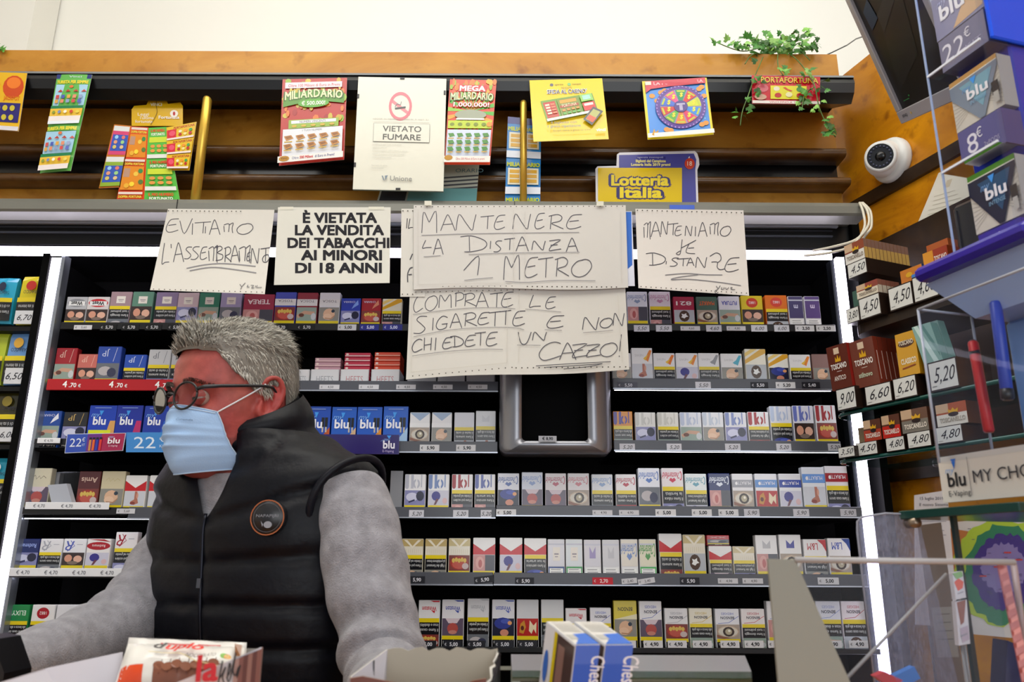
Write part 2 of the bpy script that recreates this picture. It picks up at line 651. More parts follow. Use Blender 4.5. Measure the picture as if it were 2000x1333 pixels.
# wires hanging over the end of the rail
wi = MB('plastic')
for k, (dx, dy) in enumerate(((0, 0), (-8, 12), (6, 4))):
    a = [P(1682+dx*0.4, 396, 1.925), P(1694+dx, 412+dy*0.3, 1.91), P(1696+dx, 440+dy*0.5, 1.90), P(1672+dx, 468+dy, 1.90), P(1628+dx, 482+dy, 1.92), P(1588+dx*2, 490+dy*0.8, 1.99)]
    if k == 2:
        a = a[:3] + [P(1694, 455, 1.90), P(1682, 470, 1.93), P(1668, 476, 1.97)]
    b = []
    for i in range(len(a)-1):
        p0, p1, p2, p3 = a[max(i-1, 0)], a[i], a[i+1], a[min(i+2, len(a)-1)]
        for j in range(5):
            t = j/5
            b.append(0.5*((2*p1)+(p2-p0)*t+(2*p0-5*p1+4*p2-p3)*t*t+(3*p1-p0-3*p2+p3)*t**3))
    wi.tube(b+[a[-1]], 0.0033, '#d8d2c0', 8)
wi.build('cable', label='loose loops of cream cable at the right end of the grey rail', cat='cable')

# ================================================================ cigarette cabinet
YF, YP = 2.05, 2.078                           # rail front, pack front
cab = empty('cigarette_cabinet', (0, 2.2, 0.0), 'black back-lit cigarette cabinet with rows of packs filling the back wall', 'cabinet')
XC0, XC1 = -2.3, 0.955
zc0, zc1 = 0.0, ZZ(418, 2.0)
mb = MB('black')
mb.box(((XC0+XC1)/2, 2.37, (zc0+zc1)/2), (XC1-XC0, 0.02, zc1-zc0), '#020202')
mb.build('back_panel', cab)
mb = MB('black')
mb.box((0.945, 2.20, (zc0+zc1)/2), (0.02, 0.34, zc1-zc0), '#070708')
mb.build('side_panel', cab)
mb = MB('black')
mb.box((-1.281, 2.21, (zc0+ZZ(500, YF))/2), (0.02, 0.32, ZZ(500, YF)-zc0), '#070708')
mb.build('side_panel', cab)
# shutter box under the grey rail, with a pale label strip and a glossy lower edge
mb = MB('plastic')
zt_, zb2 = ZZ(416, 2.0), ZZ(482, 2.05)
mb.box(((XC0+XC1)/2-0.005, 2.2, (zt_+zb2)/2), (XC1-XC0-0.02, 0.3, zt_-zb2), '#060608')
for (ya, yb, col) in ((446, 449, '#30323a'), (456, 459, '#50545e')):
    z = (ZZ(ya, 2.04)+ZZ(yb, 2.04))/2
    mb.box(((XC0+XC1)/2-0.03, 2.046, z), (XC1-XC0-0.08, 0.008, 0.004), col)
mb.build('shutter_box', cab)
mb = MB('plastic')
z = (ZZ(421, 2.03)+ZZ(439, 2.03))/2
mb.box(((XC0+0.9)/2, 2.042, z), (0.9-XC0, 0.012, 0.026), '#b9c4d6')
mb.build('label_strip', cab, label='pale plastic label strip')
# light strips: a horizontal one on top, an upright one at each side of the bay
lz = (ZZ(484, YF, 700)+ZZ(502, YF, 700))/2
lh = ZZ(484, YF)-ZZ(502, YF)
xr_ = P(1625, 497, YF).x
mb = MB('led')
mb.box(((XC0+xr_)/2, YF+0.004, lz), (xr_-XC0, 0.006, lh*0.95), '#fff')
mb.build('light_strip', cab, label='glowing white horizontal light strip')
for x, zt2 in ((-1.255, lz-lh*0.7), (0.903, lz-lh*0.2)):
    mb = MB('led')
    mb.box((x, YF+0.012, (0.35+zt2)/2), (0.026 if x < 0 else 0.022, 0.016, zt2-0.35), '#fff')
    mb.build('light_strip', cab, label='glowing white upright light strip')
mb = MB('metal')
mb.box((-1.237, YF+0.02, (0.35+lz)/2), (0.010, 0.03, lz-0.35-0.02), '#9aa0aa')
mb.build('strip_housing', cab)
mb = MB('metal')
mb.box((0.884, YF+0.03, (0.35+lz)/2), (0.008, 0.03, lz-0.35-0.02), '#30343a')
mb.build('strip_housing', cab)


# ---- shelves with their rails and price tags
RAILK = {'k': ('plastic', '#0d0d10'), 'g': ('plastic', '#4c4e57'), 'r': ('gloss', '#b8141c')}


def price(art, s, u, v, h, col, hand=False, bold=0.02):
    if hand:
        art.text(s, u, v, h, col, shear=0.35, bold=0.005, res=2, rot=0.06)
    else:
        art.text(s, u, v, h, col, bold=bold, res=2)


def shelf(segs, lit=False):
    """segs: rail pieces (x0, x1, ytop, ybot, colour, tags); tags: (x0, x1, text, style[, tilt])"""
    ztop = max(P((a+b)/2, yt, YF).z for a, b, yt, yb, c, t in segs)
    xa = P(segs[0][0], segs[0][2], YF).x
    xb = P(segs[-1][1], segs[-1][2], YF).x
    zpl = min(P((a+b)/2, yb, YF).z for a, b, yt, yb, c, t in segs)
    mb = MB('black')
    mb.box(((xa+xb)/2, 2.21, zpl+0.006), (xb-xa, 0.30, 0.008), '#08080a')
    sh = mb.build('shelf', cab)
    if lit:
        mb = MB('shelf_led')
        mb.box(((xa+xb)/2, YF+0.012, zpl+0.001), (xb-xa-0.01, 0.005, 0.002), '#fff')
        mb.build('shelf_light', sh, label='thin lit strip under the shelf edge')
    for a, b, yt, yb, c, tags in segs:
        x0, x1 = P(a, (yt+yb)/2, YF).x, P(b, (yt+yb)/2, YF).x
        z1, z0 = P((a+b)/2, yt, YF).z, P((a+b)/2, yb, YF).z
        mat, col = RAILK[c]
        mb = MB(mat)
        mb.box(((x0+x1)/2, YF+0.004, (z0+z1)/2), (x1-x0, 0.008, z1-z0), col, bev=0.0012)
        if c == 'g':
            mb.use('metal')
            mb.box(((x0+x1)/2, YF-0.001, z0+0.0015), (x1-x0, 0.006, 0.003), '#aeb2bc')
        if c == 'r':
            ar = Art(mb, lambda u, v, k: V((u, YF-0.0002*k, v)), mat='gloss')
            for px in (137, 228, 318):
                X = P(px, (yt+yb)/2, YF).x
                ar.text('4', X-0.014, z0+0.008, 0.0165, '#ffffff', bold=0.02)
                ar.text('.70', X+0.007, z0+0.008, 0.0115, '#ffffff', bold=0.02)
                ar.text('€', X+0.025, z0+0.008, 0.008, '#ffffff', bold=0.02)
        rl = mb.build('price_rail', sh)
        for tg in tags:
            tilt = tg[4] if len(tg) > 4 else 0
            pa, pb = P(tg[0], tg[5] if len(tg) > 5 else (yt+yb)/2+2, YF), P(tg[1], tg[5] if len(tg) > 5 else (yt+yb)/2+2, YF)
            u0, cz = (pa.x+pb.x)/2, (pa.z+pb.z)/2
            wd, ht = pb.x-pa.x, 0.0165 if not tg[3].startswith('s') else 0.0125
            if tg[3] == 'h':
                ht = 0.018
            ct, st = cos(tilt), sin(tilt)
            yy = YF-0.0014

            def fn(u, v, k, u0=u0, cz=cz, ct=ct, st=st, yy=yy):
                return V((u0+u*ct-v*st, yy-0.00025*k, cz+u*st+v*ct))
            mb = MB('card')
            bg, fg = {'w': ('#dcdce0', '#15151c'), 's': ('#d2d2d8', '#2a2a30'), 'h': ('#cfcfd8', '#17171f'), 'd': ('#1b1b24', '#d9d9e2'),
                      'n': ('#0d0d10', '#c8c8cc'), 'b': ('#23288a', '#dfe2ff'), 'R': ('#c5192b', '#f5dada'), 'p': ('#4a4b58', '#c9c9d4')}[tg[3][0]]
            mb.box((u0, yy+0.0005, cz), (wd, 0.001, ht), bg, (V((ct, 0, st)), V((0, 1, 0)), V((-st, 0, ct))))
            ar = Art(mb, fn)
            s = tg[2]
            if tg[3] == 'h':
                ar.text(s, 0, -ht*0.28, ht*0.55, fg, maxw=wd*0.85, shear=0.3, bold=0.004)
            else:
                ar.text(s, wd*0.06, -ht*0.24, ht*0.5, fg, maxw=wd*0.74, bold=0.03 if tg[3] != 's' else 0.0)
                ar.text('€', -wd*0.38, -ht*0.2, ht*0.36, fg)
            mb.build('price_tag', sh)
    return zpl+0.010


ZROW = {}
ZROW['1L'] = shelf([(118, 800, 631, 645, 'k', [(145, 180, '5,60', 's'), (196, 228, '5,70', 'n'), (238, 272, '5,70', 'n'), (284, 316, '5,70', 'n'), (328, 360, '5,80', 'n'), (535, 562, '5,70', 'n'), (580, 615, '5,70', 'n'), (660, 696, '5,00', 'w'), (703, 740, '5,00', 'b'), (748, 786, '5,00', 'b')])], False)
ZROW['1R'] = shelf([(1220, 1632, 633, 647, 'k', [(1238, 1268, '5,50', 'h'), (1281, 1312, '5,50', 'h'), (1329, 1367, '4,60', 's'), (1379, 1409, '4,60', 'h'), (1419, 1456, '4,80', 's'), (1467, 1498, '6,00', 'h'), (1512, 1541, '6,00', 'h'), (1553, 1590, '2,50', 'w'), (1594, 1631, '2,50', 'w')])], False)
ZROW['2L'] = shelf([(91, 372, 741, 763, 'r', []), (372, 973, 744, 765, 'g', [(572, 585, '4,50', 's'), (624, 663, '4,50', 's'), (701, 740, '4,50', 's'), (774, 812, '4,50', 's'), (846, 884, '4,50', 's'), (914, 952, '4,50', 's')])], False)
ZROW['2R'] = shelf([(1197, 1627, 740, 762, 'g', [(1205, 1245, '5,50', 'p'), (1358, 1388, '5,50', 'h'), (1466, 1500, '5,50', 'd'), (1515, 1553, '5,20', 'w'), (1566, 1601, '5,40', 'd')])], True)
ZROW['3L'] = shelf([(66, 590, 858, 870, 'k', []), (590, 972, 862, 885, 'g', [(820, 858, '5,90', 'w'), (891, 929, '5,90', 'w')])], False)
ZROW['3R'] = shelf([(1199, 1642, 861, 883, 'g', [(1210, 1240, '5,20', 'h'), (1302, 1331, '5,20', 'h'), (1416, 1446, '5,20', 'h'), (1516, 1545, '5,20', 'h'), (1617, 1642, '5,20', 'h')])], True)
ZROW['4L'] = shelf([(43, 250, 991, 1006, 'k', [(228, 264, '5,60', 's', 0, 999)]), (250, 330, 991, 1015, 'g', [])], True)
ZROW['4R'] = shelf([(700, 968, 991, 1013, 'g', [(799, 828, '5,20', 'h'), (885, 915, '5,20', 'h'), (939, 960, '5,20', 'h')]),
                    (969, 1684, 989, 1011, 'g', [(969, 1008, '5,00', 'w'), (1157, 1196, '4,90', 's'), (1209, 1248, '4,90', 's'), (1280, 1320, '5,00', 'w'), (1351, 1390, '5,00', 'w'), (1403, 1442, '5,00', 'w'), (1453, 1483, '5,90', 'h'), (1549, 1580, '5,90', 'h'), (1641, 1672, '5,90', 'h')])], False)
ZROW['5L'] = shelf([(17, 330, 1117, 1130, 'k', [])], True)
ZROW['5R'] = shelf([(700, 963, 1118, 1144, 'g', [(795, 830, '5,90', 'd'), (926, 964, '5,90', 'd', 0.12)]),
                    (964, 1695, 1121, 1146, 'g', [(1006, 1043, '5,90', 'd'), (1157, 1197, '2,70', 'R'), (1214, 1244, '2,40', 's', 0.08), (1246, 1279, '2,40', 's', 0.15), (1328, 1366, '5,90', 'd'), (1402, 1441, '4,90', 's'), (1450, 1490, '4,90', 's'), (1538, 1562, '5,90', 'R'), (1597, 1638, '5,00', 'w')])], False)
ZROW['6L'] = shelf([(-5, 340, 1262, 1276, 'k', [(308, 334, '2,60', 's', 0, 1245)])], False)
tg6 = [(a, a+36, '5,00', 'd', 0, 1259) for a in (816, 866, 912, 966, 1013, 1060)]
tg6 += [(a, a+37, '4,90', 'w', 0, 1259) for a in (1205, 1257, 1304, 1353, 1407, 1454, 1500, 1607, 1658)]
ZROW['6R'] = shelf([(700, 1720, 1266, 1277, 'k', tg6)], False)


# ================================================================ cigarette packs
ORD = 'zero first second third fourth fifth sixth seventh eighth ninth tenth eleventh twelfth thirteenth fourteenth fifteenth sixteenth seventeenth eighteenth nineteenth twentieth twenty-first'.split()
WARN = ['Il fumo causa\nictus e disabilità', 'Il fumo danneggia\ni tuoi polmoni', 'Il fumo riduce\nla fertilità', 'Il fumo aumenta\nil rischio di cecità',
        'Il fumo ostruisce\nle tue arterie', 'Il fumo può uccidere\nil bimbo nel grembo', 'Il fumo causa cancro\nalla bocca e alla gola', 'I figli dei fumatori\npiù probabilmente fumano']
YEL = '#e6cf1e'


def photo(a, kind, u0, v0, u1, v1, rnd):
    """a warning picture built from a few flat patches"""
    w, h = u1-u0, v1-v0
    X = lambda t: u0+w*t
    Y = lambda t: v0+h*t
    E = lambda x, y, rx, ry, c, r=0.0: a.ell(X(x), Y(y), w*rx, h*ry, c, 12, r)
    if kind == 'eye':
        a.rect(u0, v0, u1, v1, '#a89a8e')
        E(.5, .5, .46, .42, '#c9b39c')
        E(.5, .5, .42, .34, '#d8d2c6')
        E(.52, .5, .25, .34, '#3a2a22')
        E(.52, .5, .15, .22, '#b7ad92')
        E(.55, .56, .06, .09, '#f2efe2')
        a.poly([(X(0), Y(.1)), (X(.3), Y(0)), (X(.6), Y(.08)), (X(.3), Y(.16)), (X(0), Y(.3))], '#8a5a48')
    elif kind == 'gum':
        a.rect(u0, v0, u1, v1, '#4a4a55')
        a.rect(u0, v0, X(.55), v1, '#c58d8b')
        E(.3, .5, .2, .4, '#dba5a0')
        E(.32, .45, .09, .26, '#b8605f')
    elif kind == 'foot':
        a.rect(u0, v0, u1, v1, '#cfd2dc')
        a.poly([(X(.5), Y(1)), (X(.62), Y(1)), (X(.66), Y(.5)), (X(.72), Y(.2)), (X(.5), Y(.08)), (X(.3), Y(.18)), (X(.34), Y(.32)), (X(.5), Y(.45))], '#b5715c')
        E(.44, .2, .13, .1, '#8c3f36')
        E(.64, .7, .05, .2, '#d59a84')
    elif kind == 'lungs':
        a.rect(u0, v0, u1, v1, '#b51d1c')
        a.poly([(X(.1), Y(.2)), (X(.3), Y(.12)), (X(.42), Y(.5)), (X(.34), Y(.9)), (X(.16), Y(.7))], '#c98a2a')
        E(.25, .45, .08, .14, '#5a1a12')
        a.poly([(X(.6), Y(.9)), (X(.56), Y(.3)), (X(.68), Y(.12)), (X(.78), Y(.4)), (X(.9), Y(.14)), (X(.92), Y(.8)), (X(.78), Y(.6))], '#ead9b8')
    elif kind == 'teeth':
        a.rect(u0, v0, u1, v1, '#7c3a35')
        E(.5, .5, .44, .44, '#a5352c')
        E(.5, .42, .34, .3, '#c0574a')
        for i in range(5):
            E(.22+.14*i, .66+.05*(i % 2), .075, .15, '#d9b85a')
        E(.8, .3, .16, .2, '#c8b5b5')
    elif kind == 'child':
        a.rect(u0, v0, u1, v1, '#8f8d86')
        E(.5, .5, .3, .42, '#dfb596')
        E(.42, .32, .22, .22, '#e8c3a6')
        E(.7, .72, .09, .12, '#33404e')
        a.line([(X(.3), Y(.2)), (X(.62), Y(.16)), (X(.8), Y(.4))], w*.05, '#b98b6d')
    elif kind == 'smoke':
        a.rect(u0, v0, u1, v1, '#191c36')
        E(.48, .72, .4, .34, '#2d3a92')
        E(.62, .84, .24, .14, '#4656b6')
        E(.55, .18, .2, .2, '#d08a72')
        E(.8, .74, .1, .12, '#e0a06a')
    elif kind == 'violet':
        a.rect(u0, v0, u1, v1, '#c9c8da')
        E(.38, .62, .22, .32, '#36308a')
        a.poly([(X(.4), Y(.45)), (X(.52), Y(.4)), (X(.38), Y(.04)), (X(.28), Y(.02))], '#6a3a4a')
        E(.82, .3, .12, .2, '#d8b5b8')
    elif kind == 'bed':
        a.rect(u0, v0, u1, v1, '#8788b8')
        E(.36, .55, .3, .3, '#cfd0ea')
        E(.76, .62, .2, .34, '#23233e')
        a.line([(X(.2), Y(.2)), (X(.5), Y(.35))], w*.08, '#33335a')
    elif kind == 'body':
        a.rect(u0, v0, u1, v1, '#93a59a')
        a.line([(X(.05), Y(.3)), (X(.4), Y(.62)), (X(.9), Y(.55))], h*.26, '#c99f86')
        E(.86, .32, .13, .26, '#c8ccd0')
        E(.25, .42, .14, .14, '#6a4034')
    elif kind == 'gun':
        a.rect(u0, v0, u1, v1, '#b7bcc4')
        E(.5, .5, .26, .46, '#4c3526')
        a.poly([(X(.5), Y(.3)), (X(.58), Y(.42)), (X(.7), Y(.46)), (X(.6), Y(.58)), (X(.6), Y(.74)), (X(.48), Y(.64)), (X(.36), Y(.7)), (X(.4), Y(.52)), (X(.34), Y(.4))], '#eef0f0')
    elif kind == 'hands':
        a.rect(u0, v0, u1, v1, '#3a2c2a')
        E(.28, .55, .18, .3, '#d69a80')
        E(.72, .5, .2, .28, '#e0b09a')
        E(.5, .2, .25, .14, '#7c6a60')
    elif kind == 'lips':
        a.rect(u0, v0, u1, v1, '#5f5368')
        a.poly([(X(.15), Y(1)), (X(.85), Y(1)), (X(.7), Y(.72)), (X(.3), Y(.72))], '#d8c8d2')
        E(.5, .42, .26, .32, '#b5524c')
        E(.5, .2, .2, .12, '#c98678')
    else:
        a.rect(u0, v0, u1, v1, '#6c7078')
        E(.4, .5, .3, .3, '#b8b2b5')
        E(.7, .4, .2, .3, '#3a3c55')


def logo(a, kind, col, W, v0, v1, top):
    """brand marks, printed upside down as the packs stand"""
    h = v1-v0
    m = (v0+v1)/2
    R = pi
    T = lambda s, v, hh, c=col, fit=None, b=0.0, sh=0.0, u=W/2: a.text(s, u, v, hh, c, fit=fit, rot=R, bold=b, shear=sh)
    if kind == 'jps':
        a.rect(W*.02, v0+h*.22, W*.2, v1, col)
        a.ell(W*.11, v0+h*.24, W*.09, h*.16, col)
        a.rect(W*.3, v0+h*.12, W*.42, v1, col)
        a.ell(W*.56, v0+h*.42, W*.17, h*.3, col, 16)
        a.ell(W*.56, v0+h*.42, W*.08, h*.18, top, 12)
        a.rect(W*.53, v0+h*.1, W*.6, v1, top)
        a.line([(W*.8, v0+h*.2), (W*.8, v1)], W*.05, col)
    elif kind == 'chest':
        T('Chesterfield', m+h*.28, h*.34, fit=W*.86, b=0.01, sh=0.25)
        a.poly([(W*.42, v0+h*.5), (W*.5, v0+h*.42), (W*.58, v0+h*.5), (W*.66, v0+h*.36), (W*.5, v0+h*.22), (W*.34, v0+h*.36)], col)
        a.ell(W*.88, m+h*.1, W*.06, h*.26, col)
        a.ell(W*.86, m+h*.1, W*.045, h*.19, top)
    elif kind == 'benson':
        a.line([(W*.1, v0+h*.06), (W*.55, v0+h*.12), (W*.97, v0+h*.55)], W*.02, col)
        T('BENSON', m+h*.02, h*.17, '#1c1f3c', fit=W*.56, b=0.02)
        T('HEDGES', m+h*.28, h*.15, col, fit=W*.5)
    elif kind == 'benson1':
        T('BENSON', m+h*.16, h*.2, col, fit=W*.62, b=0.02)
        a.poly([(0, v0), (W, v0+h*.3), (W, v0)], '#e9e3c0')
    elif kind == 'winston':
        T('Winston', m+h*.16, h*.26, fit=W*.66, b=0.02)
        a.poly([(W*.6, m-h*.06), (W*.78, m-h*.1), (W*.74, m-h*.22), (W*.66, m-h*.14)], col)
        a.poly([(W*.55, v1), (W*.97, v1), (W*.97, v1-h*.08), (W*.7, v1-h*.08)], col)
    elif kind == 'chev':
        a.rect(0, v0+h*.02, W, v0+h*.66, col)
        a.poly([(W*.0, v0+h*.67), (W*.5, v0+h*.22), (W, v0+h*.67), (W, v1), (0, v1)], top)
    elif kind == 'chevgold':
        a.rect(0, v0+h*.55, W, v1, col)
        a.poly([(W*.1, v1-h*.05), (W*.5, v0+h*.42), (W*.9, v1-h*.05)], '#efe8d6')
        a.poly([(W*.22, v1), (W*.5, v0+h*.56), (W*.78, v1)], col)
        for i in range(9):
            a.line([(W*(.12+.095*i), v0+h*.08), (W*(.12+.095*i), v0+h*.36)], W*.008, '#c9b98a')
    elif kind == 'bluechev':
        a.poly([(0, v1), (W*.5, v0+h*.45), (W, v1)], col)
        a.rect(0, v0, W, v0+h*.3, '#f4f4f6')
    elif kind == 'notch':
        a.poly([(W*.32, m-h*.2), (W*.68, m-h*.2), (W*.68, m+h*.24), (W*.5, m), (W*.32, m+h*.24)], col)
    elif kind == 'lm':
        T('L&M', m+h*.28, h*.42, fit=W*.46, b=0.01, u=W*.4)
        a.poly([(W*.62, v1), (W, v1), (W, v0+h*.25), (W*.84, v0+h*.7)], '#1d3f94' if 'b' in col[5:] else '#c2212c')
    elif kind == 'muratti':
        a.rect(0, v0+h*.2, W, v0+h*.66, col)
        T('MURATTI', v0+h*.56, h*.2, '#f0f0f4', fit=W*.66, u=W*.56)
        a.ell(W*.2, v0+h*.44, W*.06, h*.1, '#f0f0f4')
    elif kind == 'news':
        a.poly([(W*.62, v0+h*.3), (W*.78, v0+h*.12), (W*.97, v1-h*.15), (W*.86, v1-h*.1)], col)
        a.poly([(W*.55, v0+h*.34), (W*.66, v0+h*.2), (W*.8, v0+h*.62)], '#f0c23a' if col != '#9a9ca2' and col != '#4fb4cf' else col)
        T('NEWS', m+h*.12, h*.16, '#c9c9cc', fit=W*.4, u=W*.36)
    elif kind == 'band':
        a.poly([(0, v0+h*.05), (W, v0+h*.75), (W, v1), (W*.75, v1), (0, v0+h*.3)], col)
        a.poly([(0, v0+h*.5), (W*.6, v1), (W*.3, v1), (0, v0+h*.75)], '#f0d27a')
    elif kind == 'west':
        a.rect(0, v0, W, v1, top)
        a.ell(W*.5, m+h*.02, W*.46, h*.34, col)
        a.rect(W*.1, m-h*.2, W*.9, m+h*.16, '#ececec')
        T('West', m+h*.14, h*.3, '#17171b', fit=W*.55, b=0.03)
    elif kind == 'rline':
        T('R', m+h*.36, h*.72, fit=W*.36, sh=0.4, b=-0.005, u=W*.3)
        a.line([(W*.2, v0+h*.1), (W*.5, v0+h*.5), (W*.3, v1-h*.1)], W*.03, col)
        a.line([(W*.6, m+h*.1), (W*.86, m+h*.1)], h*.04, '#a5a7b5')
    elif kind == 'redoval':
        a.ell(W*.5, m, W*.5, h*.3, col, 18)
        T('Rothmans', m+h*.1, h*.2, '#f3e8e8', fit=W*.56)
        a.poly([(0, v1), (W*.7, v1), (W, v1-h*.2), (W*.5, v1-h*.1)], col)
    elif kind == 'circle':
        a.ell(W*.5, m, W*.27, h*.36, col, 20)
        T('1882', m+h*.1, h*.2, '#f0e0e0', fit=W*.3)
    elif kind == 'squarelabel':
        a.rect(W*.3, m-h*.3, W*.72, m+h*.2, '#e8e2da')
        a.line([(W*.38, m-h*.05), (W*.64, m-h*.05)], h*.05, '#8d8590')
        a.line([(W*.42, m-h*.15), (W*.6, m-h*.15)], h*.03, '#8d8590')
    elif kind == 'script':
        a.line([(W*.2, m), (W*.32, m+h*.14), (W*.38, m-h*.08), (W*.5, m+h*.1), (W*.56, m-h*.06), (W*.68, m+h*.1), (W*.8, m-h*.02)], W*.025, col)
    elif kind == 'leaf':
        a.rect(0, v0+h*.1, W, m+h*.06, '#e3e3e3')
        T(col.split('|')[1] if '|' in col else 'CHIARA', m, h*.16, '#4a4a58', fit=W*.7)
    elif kind == 'feather':
        T('CHIARA', m+h*.3, h*.16, '#d7dcf4', fit=W*.6, u=W*.42)
        a.poly([(W*.55, v0+h*.15), (W*.9, v0+h*.5), (W*.86, v1-h*.12), (W*.66, m)], col)
    elif kind == 'tm':
        T('m', m+h*.1, h*.22, col, fit=W*.26, b=0.03)
    elif kind == 'word':
        s, c = col.split('|')
        T(s, m+h*.16, h*.3, c, fit=W*.72, b=0.02)
    elif kind == 'jp':
        T('JP', m+h*.26, h*.36, col, fit=W*.3, u=W*.35)
        a.line([(W*.7, v0+h*.1), (W*.82, v1-h*.06)], W*.02, col)


DEPTH = 0.0225
PACKS = 'cigarette packs on the cabinet shelves'


def pack(x0, x1, yt, zb, L, top, lg, ph, label, Y=YP, depth=DEPTH, wi=0, group=PACKS, plain=False):
    rnd = random.Random(int(x0*7+yt))
    ym = yt+35
    a, b = P(x0, ym, Y).x, P(x1, ym, Y).x
    zt = P((x0+x1)/2, yt, Y).z
    W, H = b-a, zt-zb
    root = MB('gloss')
    cz = (zt+zb)/2
    side = top if L != 'S' else '#e9e9ee'
    root.box(((a+b)/2, Y+depth/2, cz), (W, depth, H), '#cfd0d6' if side == '#17171c' else side, bev=0.0012)
    if not plain:
        # the slit of the flip top, and the tax strip
        root.box(((a+b)/2, Y+depth/2, zb+H*0.2), (W+0.0004, depth+0.0004, 0.0006), '#8a8a90')
    o = root.build('cigarette_pack', label=label, cat='pack of cigarettes', group=group)

    def fn(u, v, k):
        return V((a+u, Y-0.0003-0.00012*k, zb+v))
    e = 0.0012
    if L == 'S':
        vb = H*0.36
        bl = MB('gloss')
        ar = Art(bl, fn)
        ar.rect(e, vb, W-e, H-e, top)
        ar.rect(e, H*.86, W-e, H*.9, '#c7c9d8')
        kind, col = lg
        logo(ar, kind, col, W, vb, H, top)
        bl.build('brand_label', o)
        wl = MB('gloss')
        ar = Art(wl, fn)
        ar.rect(e, e, W-e, vb-.001, '#e9e9ea' if ph == 'white' else ph)
        ar.rect(W*.1, H*.05, W*.9, vb*.86, '#f4f4f2')
        for i in range(4):
            ar.line([(W*.17, H*.1+i*vb*.17), (W*(.8-.05*(i % 2)), H*.1+i*vb*.17)], H*.012, '#55555c')
        wl.build('warning_label', o)
        return o
    bt = {'A': .60, 'B': .61, 'W': .56}[L]
    bl = MB('gloss')
    ar = Art(bl, fn)
    ar.rect(e, H*bt, W-e, H-e, top)
    if lg:
        logo(ar, lg[0], lg[1], W, H*bt, H-e, top)
    bl.build('brand_label', o)
    wl = MB('gloss')
    ar = Art(wl, fn)
    txt = WARN[(int(x0)*3+int(yt)) % len(WARN)].split('\n')
    if L in 'AW':
        photo(ar, ph, e, H*.235, W-e, H*bt, rnd)
        ar.rect(e, H*.155, W-e, H*.235, YEL)
        ar.rect(e, e, W-e, H*.155, '#17171c')
        ar.text(txt[1], W*.5, H*.13, H*.075, '#e8e8e8', rot=pi, maxw=W*.84)
    else:
        ar.rect(e, H*.52, W-e, H*bt, YEL)
        ar.rect(e, H*.26, W-e, H*.52, '#17171c')
        ar.text(txt[0], W*.52, H*.385, H*.065, '#e8e8e8', rot=pi, maxw=W*.84)
        ar.text(txt[1], W*.52, H*.49, H*.065, '#e8e8e8', rot=pi, maxw=W*.84)
        photo(ar, ph, e, e, W-e, H*.26, rnd)
    wl.build('warning_label', o)
    return o


